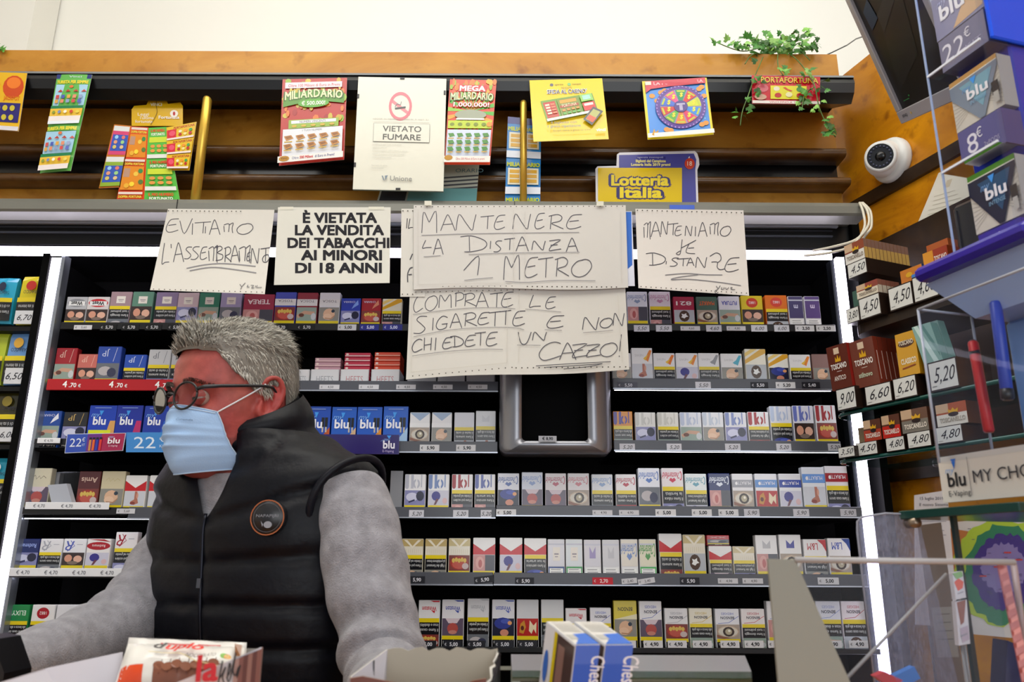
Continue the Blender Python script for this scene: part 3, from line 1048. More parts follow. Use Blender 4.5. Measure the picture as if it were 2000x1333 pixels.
# (x0, x1, ytop, layout, top colour, mark, warning picture, look) from left to right
Wh = '#eeeef1'
ROWS = [
 ('1L', 'top shelf of left bay', [
  (127, 167, 580, 'A', '#b9babf', ('west', '#8b8c92'), 'hands', 'silver'), (168, 210, 580, 'A', '#d8d2d2', ('west', '#c4212c'), 'hands', 'silver and red'),
  (213, 254, 570, 'B', '#a58a92', ('squarelabel', ''), 'none', 'mauve'), (256, 297, 570, 'A', '#5f8a78', ('squarelabel', ''), 'hands', 'sage green'),
  (302, 345, 571, 'B', '#8a789c', ('squarelabel', ''), 'gum', 'purple'), (345, 386, 572, 'A', '#c9b3bd', ('squarelabel', ''), 'bed', 'pale pink'),
  (387, 427, 572, 'A', '#2f7a62', ('squarelabel', ''), 'body', 'dark green and white'), (429, 470, 572, 'A', '#a59cc4', ('squarelabel', ''), 'none', 'lilac'),
  (474, 534, 575, 'W', '#9e2f49', ('word', 'TEREA|#f0dfe2'), 'gum', 'wide crimson'), (536, 577, 571, 'A', '#4350b4', ('leaf', '#fff|TOSCA'), 'teeth', 'royal blue and silver'),
  (579, 619, 572, 'A', '#8e2b39', ('leaf', '#fff|TOSCA'), 'body', 'wine red and silver'), (623, 663, 572, 'A', '#dedfe4', ('leaf', '#fff|TOSCA'), 'child', 'white and silver'),
  (665, 703, 583, 'A', '#2a3fae', ('feather', '#7ea2ea'), 'bed', 'blue feather'), (705, 743, 583, 'A', '#a3222c', ('feather', '#d8896a'), 'teeth', 'red feather'),
  (746, 784, 584, 'B', '#e7e2cc', ('band', '#dba51e'), 'gum', 'white and yellow')]),
 ('1R', 'top shelf of right bay', [
  (1225, 1265, 570, 'A', '#e3e8f0', ('chest', '#8fa3c4'), 'gum', 'tall white and pale blue'), (1269, 1310, 570, 'B', '#ebe4ee', ('chest', '#c58fb4'), 'gum', 'tall white and pink'),
  (1316, 1357, 580, 'A', '#a81e44', ('word', '821|#f2e6ea'), 'gun', 'crimson numbered'), (1361, 1402, 580, 'A', '#48695a', ('word', 'MARKET|#d8662a'), 'eye', 'dark green and orange'),
  (1405, 1446, 579, 'A', '#e4e5f0', ('word', 'FUTURA|#2c3ab0'), 'body', 'white with blue lettering'), (1449, 1491, 578, 'A', '#dcc42c', ('circle', '#c8402e'), 'hands', 'yellow with red disc'),
  (1496, 1539, 577, 'B', '#e2721e', ('circle', '#d84432'), 'gun', 'orange'), (1541, 1570, 579, 'S', '#4a4470', ('tm', '#cfd0ee'), 'white', 'slim dark purple'), (1573, 1603, 579, 'S', '#5e4a86', ('tm', '#e0d4f4'), 'white', 'slim violet')]),
 ('2L', 'above red price strip', [
  (106, 147, 680, 'A', '#a1232c', ('jp', '#d7b4a8'), 'body', 'dark red'), (149, 188, 692, 'A', '#c96d63', ('jp', '#e8b8a8'), 'hands', 'salmon pink'),
  (188, 234, 677, 'A', '#2f4da8', ('jp', '#c8d0ee'), 'none', 'tall royal blue'), (240, 283, 693, 'B', '#2a50b4', ('jp', '#d0daf2'), 'bed', 'short royal blue'),
  (288, 331, 683, 'B', '#c3c4c8', ('jp', '#7c7e86'), 'bed', 'light silver'), (333, 374, 683, 'B', '#b9bac0', ('jp', '#7c7e86'), 'bed', 'silver grey half hidden')]),
 ('2R', 'second shelf of right bay', [
  (1196, 1233, 690, 'A', Wh, None, 'child', 'white half covered'), (1234, 1275, 680, 'A', Wh, ('news', '#e8862a'), 'foot', 'tall white with orange stripe'), (1277, 1319, 690, 'B', Wh, ('news', '#e87a22'), 'gun', 'white with orange stripe'),
  (1321, 1364, 690, 'A', Wh, ('news', '#e88a2a'), 'violet', 'white with amber stripe'), (1365, 1406, 690, 'B', Wh, ('news', '#9a9ca2'), 'bed', 'white with grey stripe'),
  (1409, 1451, 691, 'A', Wh, ('news', '#4fb4cf'), 'child', 'white with turquoise stripe'), (1456, 1497, 682, 'A', '#f0ecdd', ('band', '#e0b04a'), 'gun', 'tall white and gold swirl'),
  (1502, 1541, 692, 'A', '#efeee6', ('band', '#e5a92a'), 'smoke', 'white and gold swirl'), (1544, 1585, 693, 'B', Wh, ('news', '#e8862a'), 'lungs', 'white with small orange stripe'),
  (1588, 1624, 692, 'A', '#8a6a66', None, 'child', 'brown')]),
 ('3L', 'left end of third shelf', [
  (72, 116, 803, 'A', '#234a9e', ('feather', '#e8ecf6'), 'body', 'blue and white'), (121, 168, 805, 'A', '#26262b', ('jp', '#c9a860'), 'bed', 'black')]),
 ('3M', 'third shelf left of dispenser', [
  (800, 839, 806, 'A', Wh, ('bluechev', '#9db4d4'), 'eye', 'white with blue chevron'), (843, 882, 806, 'A', Wh, ('bluechev', '#9db4d4'), 'child', 'white with blue chevron'),
  (887, 926, 806, 'B', '#dcdde6', None, 'foot', 'pearl white'), (929, 968, 803, 'B', '#e2e2e6', ('notch', '#d2d2d8'), 'foot', 'taller pearl white')]),
 ('3R', 'third shelf of right bay', [
  (1198, 1236, 804, 'B', '#d98a1e', ('jps', '#43309a'), 'body', 'orange and purple'), (1241, 1281, 806, 'A', '#e6e6e2', ('jps', '#c9cac6'), 'bed', 'white with pale grey mark'),
  (1285, 1326, 806, 'B', '#e6e6e0', ('jps', '#cfcfc8'), 'body', 'white with pale cream mark'), (1329, 1371, 806, 'A', '#e3e6ee', ('jps', '#b9c4dc'), 'body', 'white with pale blue mark'),
  (1373, 1414, 806, 'A', '#e8eaf0', ('jps', '#c4cede'), 'child', 'white with ice blue mark'), (1417, 1459, 806, 'A', '#e8e9f0', ('jps', '#7d8cc4'), 'bed', 'white with blue mark'),
  (1462, 1503, 805, 'B', '#ededf0', ('jps', '#a81a26'), 'teeth', 'white with red mark'), (1505, 1547, 794, 'B', '#e8ebf2', ('jps', '#bccbe6'), 'smoke', 'tall white with ice blue mark'),
  (1550, 1590, 793, 'A', '#e8e9f2', ('jps', '#6f7cc4'), 'hands', 'tall white with blue mark'), (1594, 1634, 792, 'A', '#ededf0', ('jps', '#a01724'), 'teeth', 'tall white with red mark')]),
 ('4L', 'fourth shelf left of man', [
  (52, 97, 915, 'A', '#d7d0b8', ('script', '#6a6558'), 'lips', 'cream'), (151, 194, 921, 'A', '#5a2a2c', ('word', 'Amis|#d8b8a8'), 'teeth', 'dark brown'),
  (196, 242, 921, 'A', '#d2c7a6', ('script', '#c2b486'), 'child', 'beige'), (243, 284, 929, 'A', '#f0efef', ('chev', '#c8161f'), 'foot', 'red and white'),
  (290, 330, 929, 'A', '#f0efef', ('chev', '#c8161f'), 'foot', 'red and white'), (336, 372, 929, 'A', '#23489a', None, 'none', 'blue half hidden')]),
 ('4R', 'fourth shelf right of man', [
  (790, 831, 927, 'A', '#ececf0', ('jps', '#b9bccb'), 'bed', 'white with grey mark'), (836, 877, 927, 'A', '#ececf0', ('jps', '#6d86bc'), 'violet', 'white with blue mark'),
  (882, 923, 927, 'B', '#eeeef0', ('jps', '#a01a28'), 'gum', 'white with red mark'), (927, 967, 927, 'B', '#ececf0', ('jps', '#5a66ac'), 'gum', 'white with violet mark'),
  (972, 1014, 925, 'A', '#e4e6f2', ('chest', '#4a66ae'), 'smoke', 'white with blue script'), (1019, 1060, 923, 'A', '#dfe6f5', ('chest', '#8fa8de'), 'lips', 'pale blue script'),
  (1065, 1106, 925, 'A', '#ece6ea', ('chest', '#c0506a'), 'lips', 'white with red script'), (1109, 1151, 925, 'A', '#ece8ec', ('chest', '#d8808c'), 'eye', 'white with pink script'),
  (1156, 1197, 927, 'B', '#e6ebf4', ('chest', '#93b0de'), 'none', 'white with sky blue script'), (1203, 1243, 927, 'B', '#ebe7ea', ('chest', '#b83a4e'), 'lungs', 'white with dark red script'),
  (1247, 1289, 915, 'A', '#e8ebf4', ('chest', '#5f82c8'), 'none', 'tall white with blue script'), (1293, 1335, 915, 'B', '#efe9ec', ('chest', '#cf4d64'), 'bed', 'tall white with red script'),
  (1339, 1381, 926, 'B', '#e6eef0', ('chest', '#6ba7bc'), 'violet', 'white with teal script'), (1385, 1427, 925, 'A', '#1d2a66', ('chest', '#dfe6f4'), 'gum', 'dark blue with white script'),
  (1431, 1472, 926, 'A', '#e8e8ec', ('muratti', '#9a9ca6'), 'eye', 'white with grey band'), (1476, 1519, 926, 'A', '#e8eaf0', ('muratti', '#5a8ed2'), 'lungs', 'white with sky blue band'),
  (1523, 1566, 926, 'A', '#e8eaf0', ('muratti', '#2340a4'), 'violet', 'white with deep blue band'), (1568, 1612, 913, 'A', '#e6ebf2', ('muratti', '#6d9ce0'), 'foot', 'tall white with sky blue band'),
  (1613, 1657, 911, 'B', '#eceaec', ('muratti', '#a01a28'), 'bed', 'tall white with red band')]),
 ('5L', 'fifth shelf left of man', [
  (27, 74, 1053, 'A', '#1f2b66', ('word', 'Rothmans|#9fb2ee'), 'bed', 'navy blue'), (75, 119, 1053, 'B', '#e2e2e6', ('rline', '#a6a8b4'), 'none', 'white with grey letter'),
  (121, 165, 1053, 'A', '#e4e5ea', ('rline', '#4d5eb4'), 'hands', 'white with blue letter'), (167, 213, 1053, 'A', '#e8e4e4', ('redoval', '#a81826'), 'violet', 'white with red oval'),
  (223, 266, 1040, 'B', '#e8e4e6', ('rline', '#a02436'), 'bed', 'tall white with red letter')]),
 ('5R', 'fifth shelf right of man', [
  (784, 826, 1053, 'B', '#e6e0d0', ('chevgold', '#c2ab72'), 'child', 'white with gold chevron'), (830, 872, 1053, 'B', '#e6e0d0', ('chevgold', '#c2ab72'), 'child', 'white with gold chevron'),
  (876, 918, 1052, 'A', '#e8e4d8', ('chevgold', '#cdbd8c'), 'teeth', 'white with pale gold chevron'), (924, 967, 1051, 'A', '#ececee', ('chev', '#c51622'), 'gum', 'red and white'),
  (976, 1020, 1051, 'A', '#ececee', ('chev', '#c51622'), 'violet', 'red and white'), (1024, 1067, 1052, 'B', '#ececee', ('chev', '#c51622'), 'smoke', 'red and white'),
  (1070, 1103, 1054, 'S', '#dcdce6', ('squarelabel', ''), '#2c4a8a', 'slim white with blue edging'), (1105, 1138, 1054, 'S', '#dbe2e8', ('squarelabel', ''), '#2f9a4a', 'slim white with green edging'),
  (1141, 1174, 1055, 'S', '#d6d4de', ('notch', '#9a8cc0'), 'white', 'slim white with lilac mark'), (1177, 1210, 1055, 'S', '#d4d4da', ('notch', '#c0c0c8'), 'white', 'slim white with grey mark'),
  (1213, 1246, 1054, 'S', '#e6e0d4', ('chest', '#6f8cc8'), 'white', 'slim cream with blue script'), (1249, 1282, 1054, 'S', '#e4e0c8', ('chest', '#4c9a4a'), '#3fae4c', 'slim cream with green foot'),
  (1288, 1332, 1043, 'B', '#ececee', ('chev', '#c51622'), 'teeth', 'tall red and white'), (1335, 1378, 1045, 'A', '#e8e2d2', ('chevgold', '#c9b67e'), 'gun', 'tall white with gold chevron'),
  (1386, 1430, 1067, 'B', '#ececee', ('chev', '#c51622'), 'lips', 'short red and white'), (1433, 1475, 1068, 'B', '#e9e4d6', ('chevgold', '#d2c294'), 'bed', 'short white with gold chevron'),
  (1477, 1519, 1046, 'A', Wh, ('notch', '#bdbdc4'), 'gum', 'tall white with grey notch'), (1523, 1566, 1045, 'A', Wh, ('notch', '#3a3aa0'), 'eye', 'tall white with blue notch'),
  (1571, 1615, 1054, 'B', Wh, ('lm', '#b82a32'), 'child', 'white with red letters'), (1619, 1662, 1052, 'A', Wh, ('lm', '#2b4eb4'), 'eye', 'white with blue letters')]),
 ('6L', 'sixth shelf left of man', [
  (8, 54, 1182, 'B', '#22864a', ('word', 'ELIXYR|#cfe8d6'), 'hands', 'green'), (59, 104, 1182, 'B', '#e8e6e6', ('circle', '#a81c2a'), 'none', 'white with red disc'),
  (107, 150, 1182, 'B', '#dddde2', None, 'none', 'white half hidden'), (250, 293, 1182, 'A', '#c9cad0', None, 'none', 'grey half hidden'), (300, 340, 1182, 'A', '#2c3f92', None, 'child', 'blue half hidden')]),
 ('6R', 'sixth shelf right of man', [
  (817, 859, 1173, 'B', '#e8e8ec', ('winston', '#cc2a3a'), 'teeth', 'white with red lettering'), (863, 906, 1172, 'A', '#e8e8ee', ('winston', '#4656b0'), 'lips', 'white with blue lettering'),
  (913, 955, 1170, 'B', '#d9dadf', ('winston', '#b4b6be'), 'none', 'silver lettered'), (961, 1005, 1172, 'A', '#dedfe8', ('winston', '#5a6abc'), 'smoke', 'pale grey with blue lettering'),
  (1009, 1052, 1172, 'A', '#d6d7dd', None, 'lungs', 'plain silver'), (1057, 1101, 1172, 'B', '#dadadf', None, 'none', 'plain pale silver'),
  (1105, 1146, 1189, 'B', '#e8e4e8', ('winston', '#cc3a4a'), 'none', 'short white with red lettering'), (1153, 1194, 1188, 'B', '#e6e6ee', ('benson', '#4f66c4'), 'none', 'short white with blue curve'),
  (1199, 1244, 1174, 'A', '#dccb45', ('benson1', '#3c3a30'), 'child', 'yellow'), (1249, 1293, 1175, 'A', '#ececf0', ('benson', '#4a5ec0'), 'lips', 'tall white with blue corner'),
  (1299, 1344, 1189, 'A', '#e6e6ea', ('benson', '#a9abb4'), 'teeth', 'white with grey curve'), (1347, 1392, 1189, 'B', '#ebe7d6', ('benson', '#d4b84e'), 'body', 'white with gold curve'),
  (1398, 1445, 1190, 'A', '#e6e8f0', ('benson', '#5a6cc0'), 'eye', 'white with blue curve'), (1449, 1495, 1190, 'B', '#ece6e8', ('benson', '#c43a4a'), 'body', 'white with red curve'),
  (1499, 1545, 1175, 'A', '#e8e8ec', ('benson', '#5a6cc0'), 'gum', 'white behind the grey stand'), (1549, 1592, 1175, 'A', '#e8e0c0', ('benson', '#d4b84e'), 'bed', 'white and yellow behind the clear stand'),
  (1595, 1643, 1175, 'B', '#e4e6f0', ('benson', '#8c9ad4'), 'body', 'white with pale blue curve'), (1645, 1691, 1175, 'B', '#ece4e8', ('benson', '#c44a5e'), 'gun', 'white with pink curve')]),
]
ROWZ = {'3M': '3L'}
for key, where, items in ROWS:
    zb = ZROW[ROWZ.get(key, key)]
    for i, (x0, x1, yt, L, top, lg, ph, look) in enumerate(items):
        yy = YP
        lab = '%s pack, %s from left, %s' % (look, ORD[i+1], where)
        pack(x0, x1, yt, zb, L, top, lg, ph, lab, Y=yy)
# a pack lying on the short red and white one
zb = P(1408, 1067, YP).z
pack(1382, 1426, 1046, zb+0.0005, 'A', '#c23a42', ('word', 'XX|#f0c8c8'), 'none', 'red cigarette pack lying on the short red and white pack', plain=True)
# the file of packs seen behind the cream one
za = ZROW['4L']
for i in range(8):
    x0 = 106+i*5.6
    pack(x0-26, x0+6, 924-i*0.3, za, 'A', '#8f9298', None, 'none', '%s pack in the file behind the cream pack, edge on' % ('dark grey', 'grey')[i % 2], Y=YP+0.026+i*0.0235, group='packs filed behind the cream pack', plain=True)
mb = MB('gloss')
a, b, c, d = P(93, 948, 2.045), P(130, 945, 2.06), P(141, 983, 2.06), P(101, 985, 2.045)
mb.prism([a, b, c, d], V((0.004, 0.012, 0.0)), '#a9adb8')
mb.build('pack_pusher', label='tilted clear grey pack pusher in front of the filed packs', cat='pusher')
# grey spring panel at the left of the fourth right shelf
mb = MB('plastic')
a, b = P(760, 990, YP), P(787, 920, YP)
mb.box(((a.x+b.x)/2, YP+0.01, (ZROW['4R']+b.z)/2), (b.x-a.x, 0.012, b.z-ZROW['4R']), '#85868c')
mb.build('pack_pusher', label='empty grey pack pusher beside the man\'s shoulder on the fourth shelf', cat='pusher')

# ---- trays of heated tobacco sticks on the second shelf
zb = ZROW['2L']
STK = {1: (3, 2, '#c79aa6', 'pale lilac'), 2: (3, 3, '#c4334c', 'raspberry red'), 3: (3, 3, '#d9492c', 'orange')}
for i, (x0, x1) in enumerate(((571, 604), (607, 662), (665, 720), (725, 780), (796, 852), (855, 908), (911, 966))):
    a, b = P(x0, 735, YP).x, P(x1, 735, YP).x
    zt = P((x0+x1)/2, 722, YP).z
    mb = MB('card')
    W = b-a
    col = '#dfdfe2' if i < 4 else '#a9aab0'  # later white trays greyer, their shade put into the colour
    mb.box(((a+b)/2, YP+0.001, (zb+zt)/2), (W, 0.002, zt-zb), col)
    mb.box(((a+b)/2, YP+0.045, zb+0.001), (W, 0.09, 0.002), col)
    for x in (a+0.001, b-0.001):
        mb.box((x, YP+0.045, (zb+zt)/2), (0.002, 0.09, zt-zb), col)
    ar = Art(mb, lambda u, v, k: V((u, YP-0.0002*k, v)))
    ar.text('HEETS', (a+b)/2, zb+(zt-zb)*0.38, (zt-zb)*0.3, '#c48a8e' if i in (2, 3) else '#a8a8ae', fit=W*0.6)
    mb.build('stick_tray', label='%s white cardboard tray of heated tobacco sticks, %s from left' % (('open' if i else 'half hidden') if i < 4 else 'shaded', ORD[i+1]), cat='tray', group='trays of tobacco sticks')
    if i in STK:
        n, vis, col, nm = STK[i]
        zc = zb+0.002
        hh = {1: 0.0152, 2: 0.0155, 3: 0.0155}[i]
        top = P((x0+x1)/2+6, {1: 698, 2: 688, 3: 687}[i], YP).z
        hh = 0.0135
        k = 0
        n = int(round((top-zc)/hh))
        hh = (top-zc)/n
        for k in range(n):
            mb = MB('gloss')
            cx = (a+b)/2+0.004*(1 if i < 3 else 0.6)
            mb.box((cx, YP+0.046, zc+hh*(k+0.5)), (W-0.006, 0.08, hh-0.0008), col, bev=0.001)
            ar = Art(mb, lambda u, v, kk: V((u, YP+0.006-0.0002*kk, v)))
            u0, u1 = cx-W/2+0.004, cx+W/2-0.004
            ar.rect(u0, zc+hh*k+hh*.18, u1, zc+hh*k+hh*.4, '#e6c4c4' if i != 3 else '#e8a08a')
            ar.ell(u0+0.006, zc+hh*k+hh*.62, 0.004, hh*.2, '#f0d8d0')
            mb.build('stick_pack', label='%s pack of tobacco sticks, %s from bottom in its stack' % (nm, ORD[k+1]), cat='pack of tobacco sticks', group='stacked packs of tobacco sticks')

# ---- blue vaping boxes on the third shelf
zb = ZROW['3L']
BL = [(171, 225, 792, '#1b3fb4', '#dfe23a', 'yellow'), (225, 276, 792, '#1c2f9e', '#c02a6a', 'pink'), (279, 330, 793, '#1d3aa6', '#2b62c8', 'half hidden'),
      (594, 645, 794, '#1d4cb4', '#c2561e', 'rust orange'), (647, 696, 795, '#1f5abf', '#d9b48a', 'sand'), (697, 746, 795, '#1f58be', '#e08e1e', 'amber'), (748, 797, 794, '#1f5cc4', '#a9cdf0', 'pale blue')]
for i, (x0, x1, yt, col, acc, nm) in enumerate(BL):
    a, b = P(x0, 830, YP).x, P(x1, 830, YP).x
    zt = P((x0+x1)/2, yt, YP).z
    zbb = zb if i > 2 else zb+0.012
    W, H = b-a, zt-zbb
    mb = MB('gloss')
    mb.box(((a+b)/2, YP+0.0125, (zt+zbb)/2), (W, 0.025, H), '#16307e', bev=0.001)
    o = mb.build('vape_box', label='blue vaping box with %s corner, %s from left %s' % (nm, ORD[i+1] if i < 3 else ORD[i-2], 'behind the slanted price cards' if i < 3 else 'above the dark blue card'), cat='box', group='blue vaping boxes')
    mb = MB('gloss')
    ar = Art(mb, lambda u, v, k: V((a+u, YP-0.0003-0.00015*k, zbb+v)))
    ar.rect(0.001, 0.001, W-0.001, H-0.001, col)
    if i > 2:
        ar.poly([(W*.3, .001), (W-.001, .001), (W-.001, H*.52)], acc)
        ar.poly([(0.001, 0.001), (W*.5, .001), (W*.3, H*.2), (0.001, H*.12)], acc)
        for q in (0, 1):
            ar.rect(W*(.66+.13*q), H*.52, W*(.77+.13*q), H*.74, '#15161c')
            ar.rect(W*(.685+.13*q), H*.4, W*(.745+.13*q), H*.52, '#c9c0b0')
    else:
        ar.poly([(W*.62, .001), (W-.001, .001), (W-.001, H*.6), (W*.8, H*.6)], '#d9a25c' if i == 0 else acc)
        if i == 0:
            ar.rect(W*.06, H*.1, W*.86, H*.36, '#dfe51e')
        ar.rect(0.001, 0.001, W-.001, H*.06, '#d8dae2')
    ar.text('my', W*.24, H*.7, H*.12, '#7fb4f0', shear=0.3)
    ar.poly([(W*.38, H*.86), (W*.54, H*.86), (W*.45, H*.72)], '#3f9af0')
    ar.text('blu', W*.42, H*.5, H*.2, '#f0f2fa', bold=0.03)
    ar.rect(W*.2, H*.92, W*.8, H*.94, '#7f9ae0')
    mb.build('front_print', o)

# ---- price cards clipped to the third shelf
def card(name, q, Y, col, label, cat, draw, th=0.002, mat='gloss', bulge=0.0):
    pts = [P(x, y, Y + (dy if len(t) > 2 else 0)) for t in q for x, y, dy in [(t[0], t[1], t[2] if len(t) > 2 else 0)]]
    mb = MB(mat)
    mb.prism(pts, V((0, th, 0)), col)
    fn = quad_fn(*pts)
    draw(Art(mb, fn, down=True))
    return mb.build(name, label=label, cat=cat)


def d_kit(a):
    a.rect(0.01, .03, .99, .97, '#3350b4')
    a.rect(.36, .03, .62, .97, '#6b2f86')
    a.rect(.6, .03, .99, .97, '#a8234e')
    a.text('22', .17, .68, .44, '#e4ecfa', fit=.2)
    a.text('€', .30, .42, .2, '#e4ecfa', fit=.05)
    a.text('KIT', .31, .66, .13, '#c4d2f0', fit=.05)
    for i, c in enumerate(('#c98a4a', '#e0652a', '#2a3aa8', '#d8342a')):
        a.rect(.4+.06*i, .3, .44+.06*i, .93, c)
        a.rect(.4+.06*i, .22, .44+.06*i, .34, '#16161c')
    a.text('my', .76, .28, .14, '#a9b8ee', fit=.09, shear=.3)
    a.text('blu', .83, .58, .3, '#f4eef2', fit=.2, bold=.03)
    a.text('E-Vaping', .83, .76, .1, '#e8c8d8', fit=.15)


card('price_card', [(131, 848), (246, 846), (240, 881), (126, 886)], 2.032, '#ccd0dc', 'slanted blue and red price card reading 22 euro below the blue boxes', 'price card', d_kit)


def d_22(a):
    a.rect(0, 0, 1, 1, '#3f8ad2')
    a.text('22', .38, .8, .58, '#dfeefc', fit=.44)
    a.text('€', .75, .48, .3, '#dfeefc', fit=.14)
    a.text('KIT', .75, .76, .14, '#cfe4fa', fit=.13)


card('price_card', [(247, 845), (342, 845), (342, 884), (246, 884)], 2.036, '#3f8ad2', 'light blue price card reading 22 euro beside the man\'s mask', 'price card', d_22)


def d_blu(a):
    a.rect(0, 0, 1, 1, '#2a1f66')
    a.text('my', .86, .34, .2, '#7fa4e8', fit=.055, shear=.3)
    a.poly([(.89, .04), (.93, .04), (.91, .22)], '#3f9af0')
    a.text('blu', .91, .7, .4, '#eceaf6', fit=.1, bold=.03)
    a.text('E-Vaping', .905, .9, .13, '#b8a8d8', fit=.1)


card('brand_card', [(560, 848), (780, 850), (779, 888), (560, 886)], 2.036, '#d8d4e8', 'dark blue vaping brand card clipped to the shelf behind the shoulder', 'card', d_blu)
# lit white ticket strips under the packs on the left shelves
for (x0, x1, y0, y1, nm) in ((72, 118, 856, 866, 'third'), (48, 214, 982, 995, 'fourth'), (16, 238, 1111, 1126, 'fifth')):
    a, b = P(x0, y1, 2.043), P(x1, y0, 2.043)
    mb = MB('card')
    mb.box(((a.x+b.x)/2, 2.044, (a.z+b.z)/2), (b.x-a.x, 0.002, b.z-a.z), '#e9eaee', bev=0.0005)
    ar = Art(mb, lambda u, v, k: V((u, 2.0428-0.0002*k, v)))
    n = max(1, int((x1-x0)/45))
    for i in range(n):
        ar.text('€ 4,70', a.x+(b.x-a.x)*(i+.5)/n, a.z+(b.z-a.z)*.25, (b.z-a.z)*.45, '#5a5a66')
    mb.build('price_strip', label='white price strip in front of the packs on the %s shelf at left' % nm, cat='price strip')

# ---- rolling tobacco pouches in the neighbouring cabinet at the left edge
POU = [(-14, 28, 542, 632, '#2fa8c8', '#1d2a4a', '6,50', None, 'cyan tobacco pouch on the top shelf at the left edge'), (35, 94, 539, 634, '#d8c81e', '#c4302a', '6,70', (26, 66, 607, 633), 'yellow tobacco pouch with red emblem on the top left shelf'),
       (11, 68, 649, 752, '#6f9fd8', '#d8a53a', '6,50', (6, 46, 719, 750), 'sky blue tobacco pouch with crown beside the upright light'), (-30, 9, 649, 752, '#b9c83a', '#5a7a1e', '6,50', None, 'lime green tobacco pouch cut off by the left edge'),
       (-12, 46, 763, 866, '#3a3618', '#8a7a2a', '6,00', (-6, 33, 835, 863), 'black and yellow tobacco pouch at the left edge'), (-28, 21, 895, 985, '#2f9ab4', '#e8e8e8', '', None, 'teal tobacco pouch at the left edge')]
for x0, x1, y0, y1, col, acc, pr, tagq, lab in POU:
    Y = 2.085
    a, b = P(x0, (y0+y1)/2, Y).x, P(x1, (y0+y1)/2, Y).x
    zt, zb = P((x0+x1)/2, y0, Y).z, P((x0+x1)/2, y1, Y).z
    W, H = b-a, zt-zb
    mb = MB('gloss')
    rings = []
    for t, d in ((0, .010), (.1, .016), (.5, .022), (.9, .016), (1, .004)):
        z = zb+H*t
        rings.append([V((a+.002, Y+.012-d/2, z)), V((a+W*.5, Y+.010-d*.62, z)), V((b-.002, Y+.012-d/2, z)), V((b-.002, Y+.014+d/2, z)), V((a+.002, Y+.014+d/2, z))])
    mb.loft(rings, col, smooth=False)
    o = mb.build('tobacco_pouch', label=lab, cat='tobacco pouch', group='rolling tobacco pouches')
    wl = MB('gloss')

    def fn(u, v, k, a=a, W=W, zb=zb, H=H, Y=Y):
        t = max(0, 1-abs(v-.5)*2)
        return V((a+W*u, Y-.0045-.0015*t-(.003*t)*(1-abs(u-.5)*2)-.0003*k, zb+H*v))
    ar = Art(wl, fn)
    ar.rect(.03, .05, .97, .44, '#17171a', 4, 2)
    ar.rect(.03, .44, .97, .53, YEL, 4, 1)
    ar.text('Il fumo nuoce a te', .5, .26, .07, '#d8d8d8', fit=.8, rot=pi)
    ar.text('e a chi ti sta intorno', .5, .38, .07, '#d8d8d8', fit=.8, rot=pi)
    ar.ell(.42, .78, .17, .1, acc)
    ar.text('TABACCO', .5, .68, .07, '#20203a', fit=.6, rot=pi)
    wl.build('warning_label', o)
    if tagq:
        q0, q1 = P(tagq[0], tagq[3], 2.055), P(tagq[1], tagq[2], 2.055)
        mb = MB('paper')
        mb.box(((q0.x+q1.x)/2, 2.056, (q0.z+q1.z)/2), (q1.x-q0.x, .0015, q1.z-q0.z), '#d5d6da')
        ar = Art(mb, lambda u, v, k: V((u, 2.055-.0002*k, v)))
        ar.text(pr, (q0.x+q1.x)/2, q0.z+(q1.z-q0.z)*.28, (q1.z-q0.z)*.42, '#22222a', shear=.3)
        mb.build('price_card', label='handwritten %s price card in front of the %s' % (pr, ' '.join(lab.split()[:3])), cat='price card')
for y in (636, 754, 868, 987, 1120):
    z = P(20, y, YF).z
    mb = MB('matte')
    mb.box((-1.75, 2.20, z-0.006), (0.94, 0.28, 0.012), '#0a0a0c')
    mb.build('shelf', cab)

# ---- grey dispenser in the middle of the cabinet
x0, x1 = P(975, 800, 1.99).x, P(1197, 800, 1.99).x
zt, zb = P(1085, 640, 1.99).z, P(1085, 884, 1.99).z
dsp = empty('pack_dispenser', ((x0+x1)/2, 2.1, zb), 'silver grey pack dispenser with a dark opening between the shelf bays', 'dispenser')
mb = MB('metal')
wl_, wr_ = P(1019, 800, 1.99).x, P(1148, 800, 1.99).x
zo = P(1085, 862, 1.99).z


def face_y(x):
    t = (x-(x0+x1)/2)/((x1-x0)/2)
    return 1.985 + 0.035*abs(t)**3


xs = [x0+(x1-x0)*i/20 for i in range(21)]
rr = 0.014


def hole(x, z):
    return False


# shell made as a curved front with a rounded opening: outer ring to inner ring
n = 48
outer, inner = [], []
cxm, hw, hh = (x0+x1)/2, (x1-x0)/2, (zt-zb)/2
czm = (zt+zb)/2
ihw, ihb = (wr_-wl_)/2, zo
icx = (wl_+wr_)/2
itop = zt-0.02


def rrect(cx, cz, hw, hh, r, n):
    pts = []
    for (sx, sz, a0) in ((1, 1, 0), (-1, 1, pi/2), (-1, -1, pi), (1, -1, 1.5*pi)):
        for i in range(n//4):
            a = a0 + (pi/2)*i/(n//4-1)
            pts.append((cx+sx*(hw-r)+r*cos(a), cz+sz*(hh-r)+r*sin(a)))
    return pts


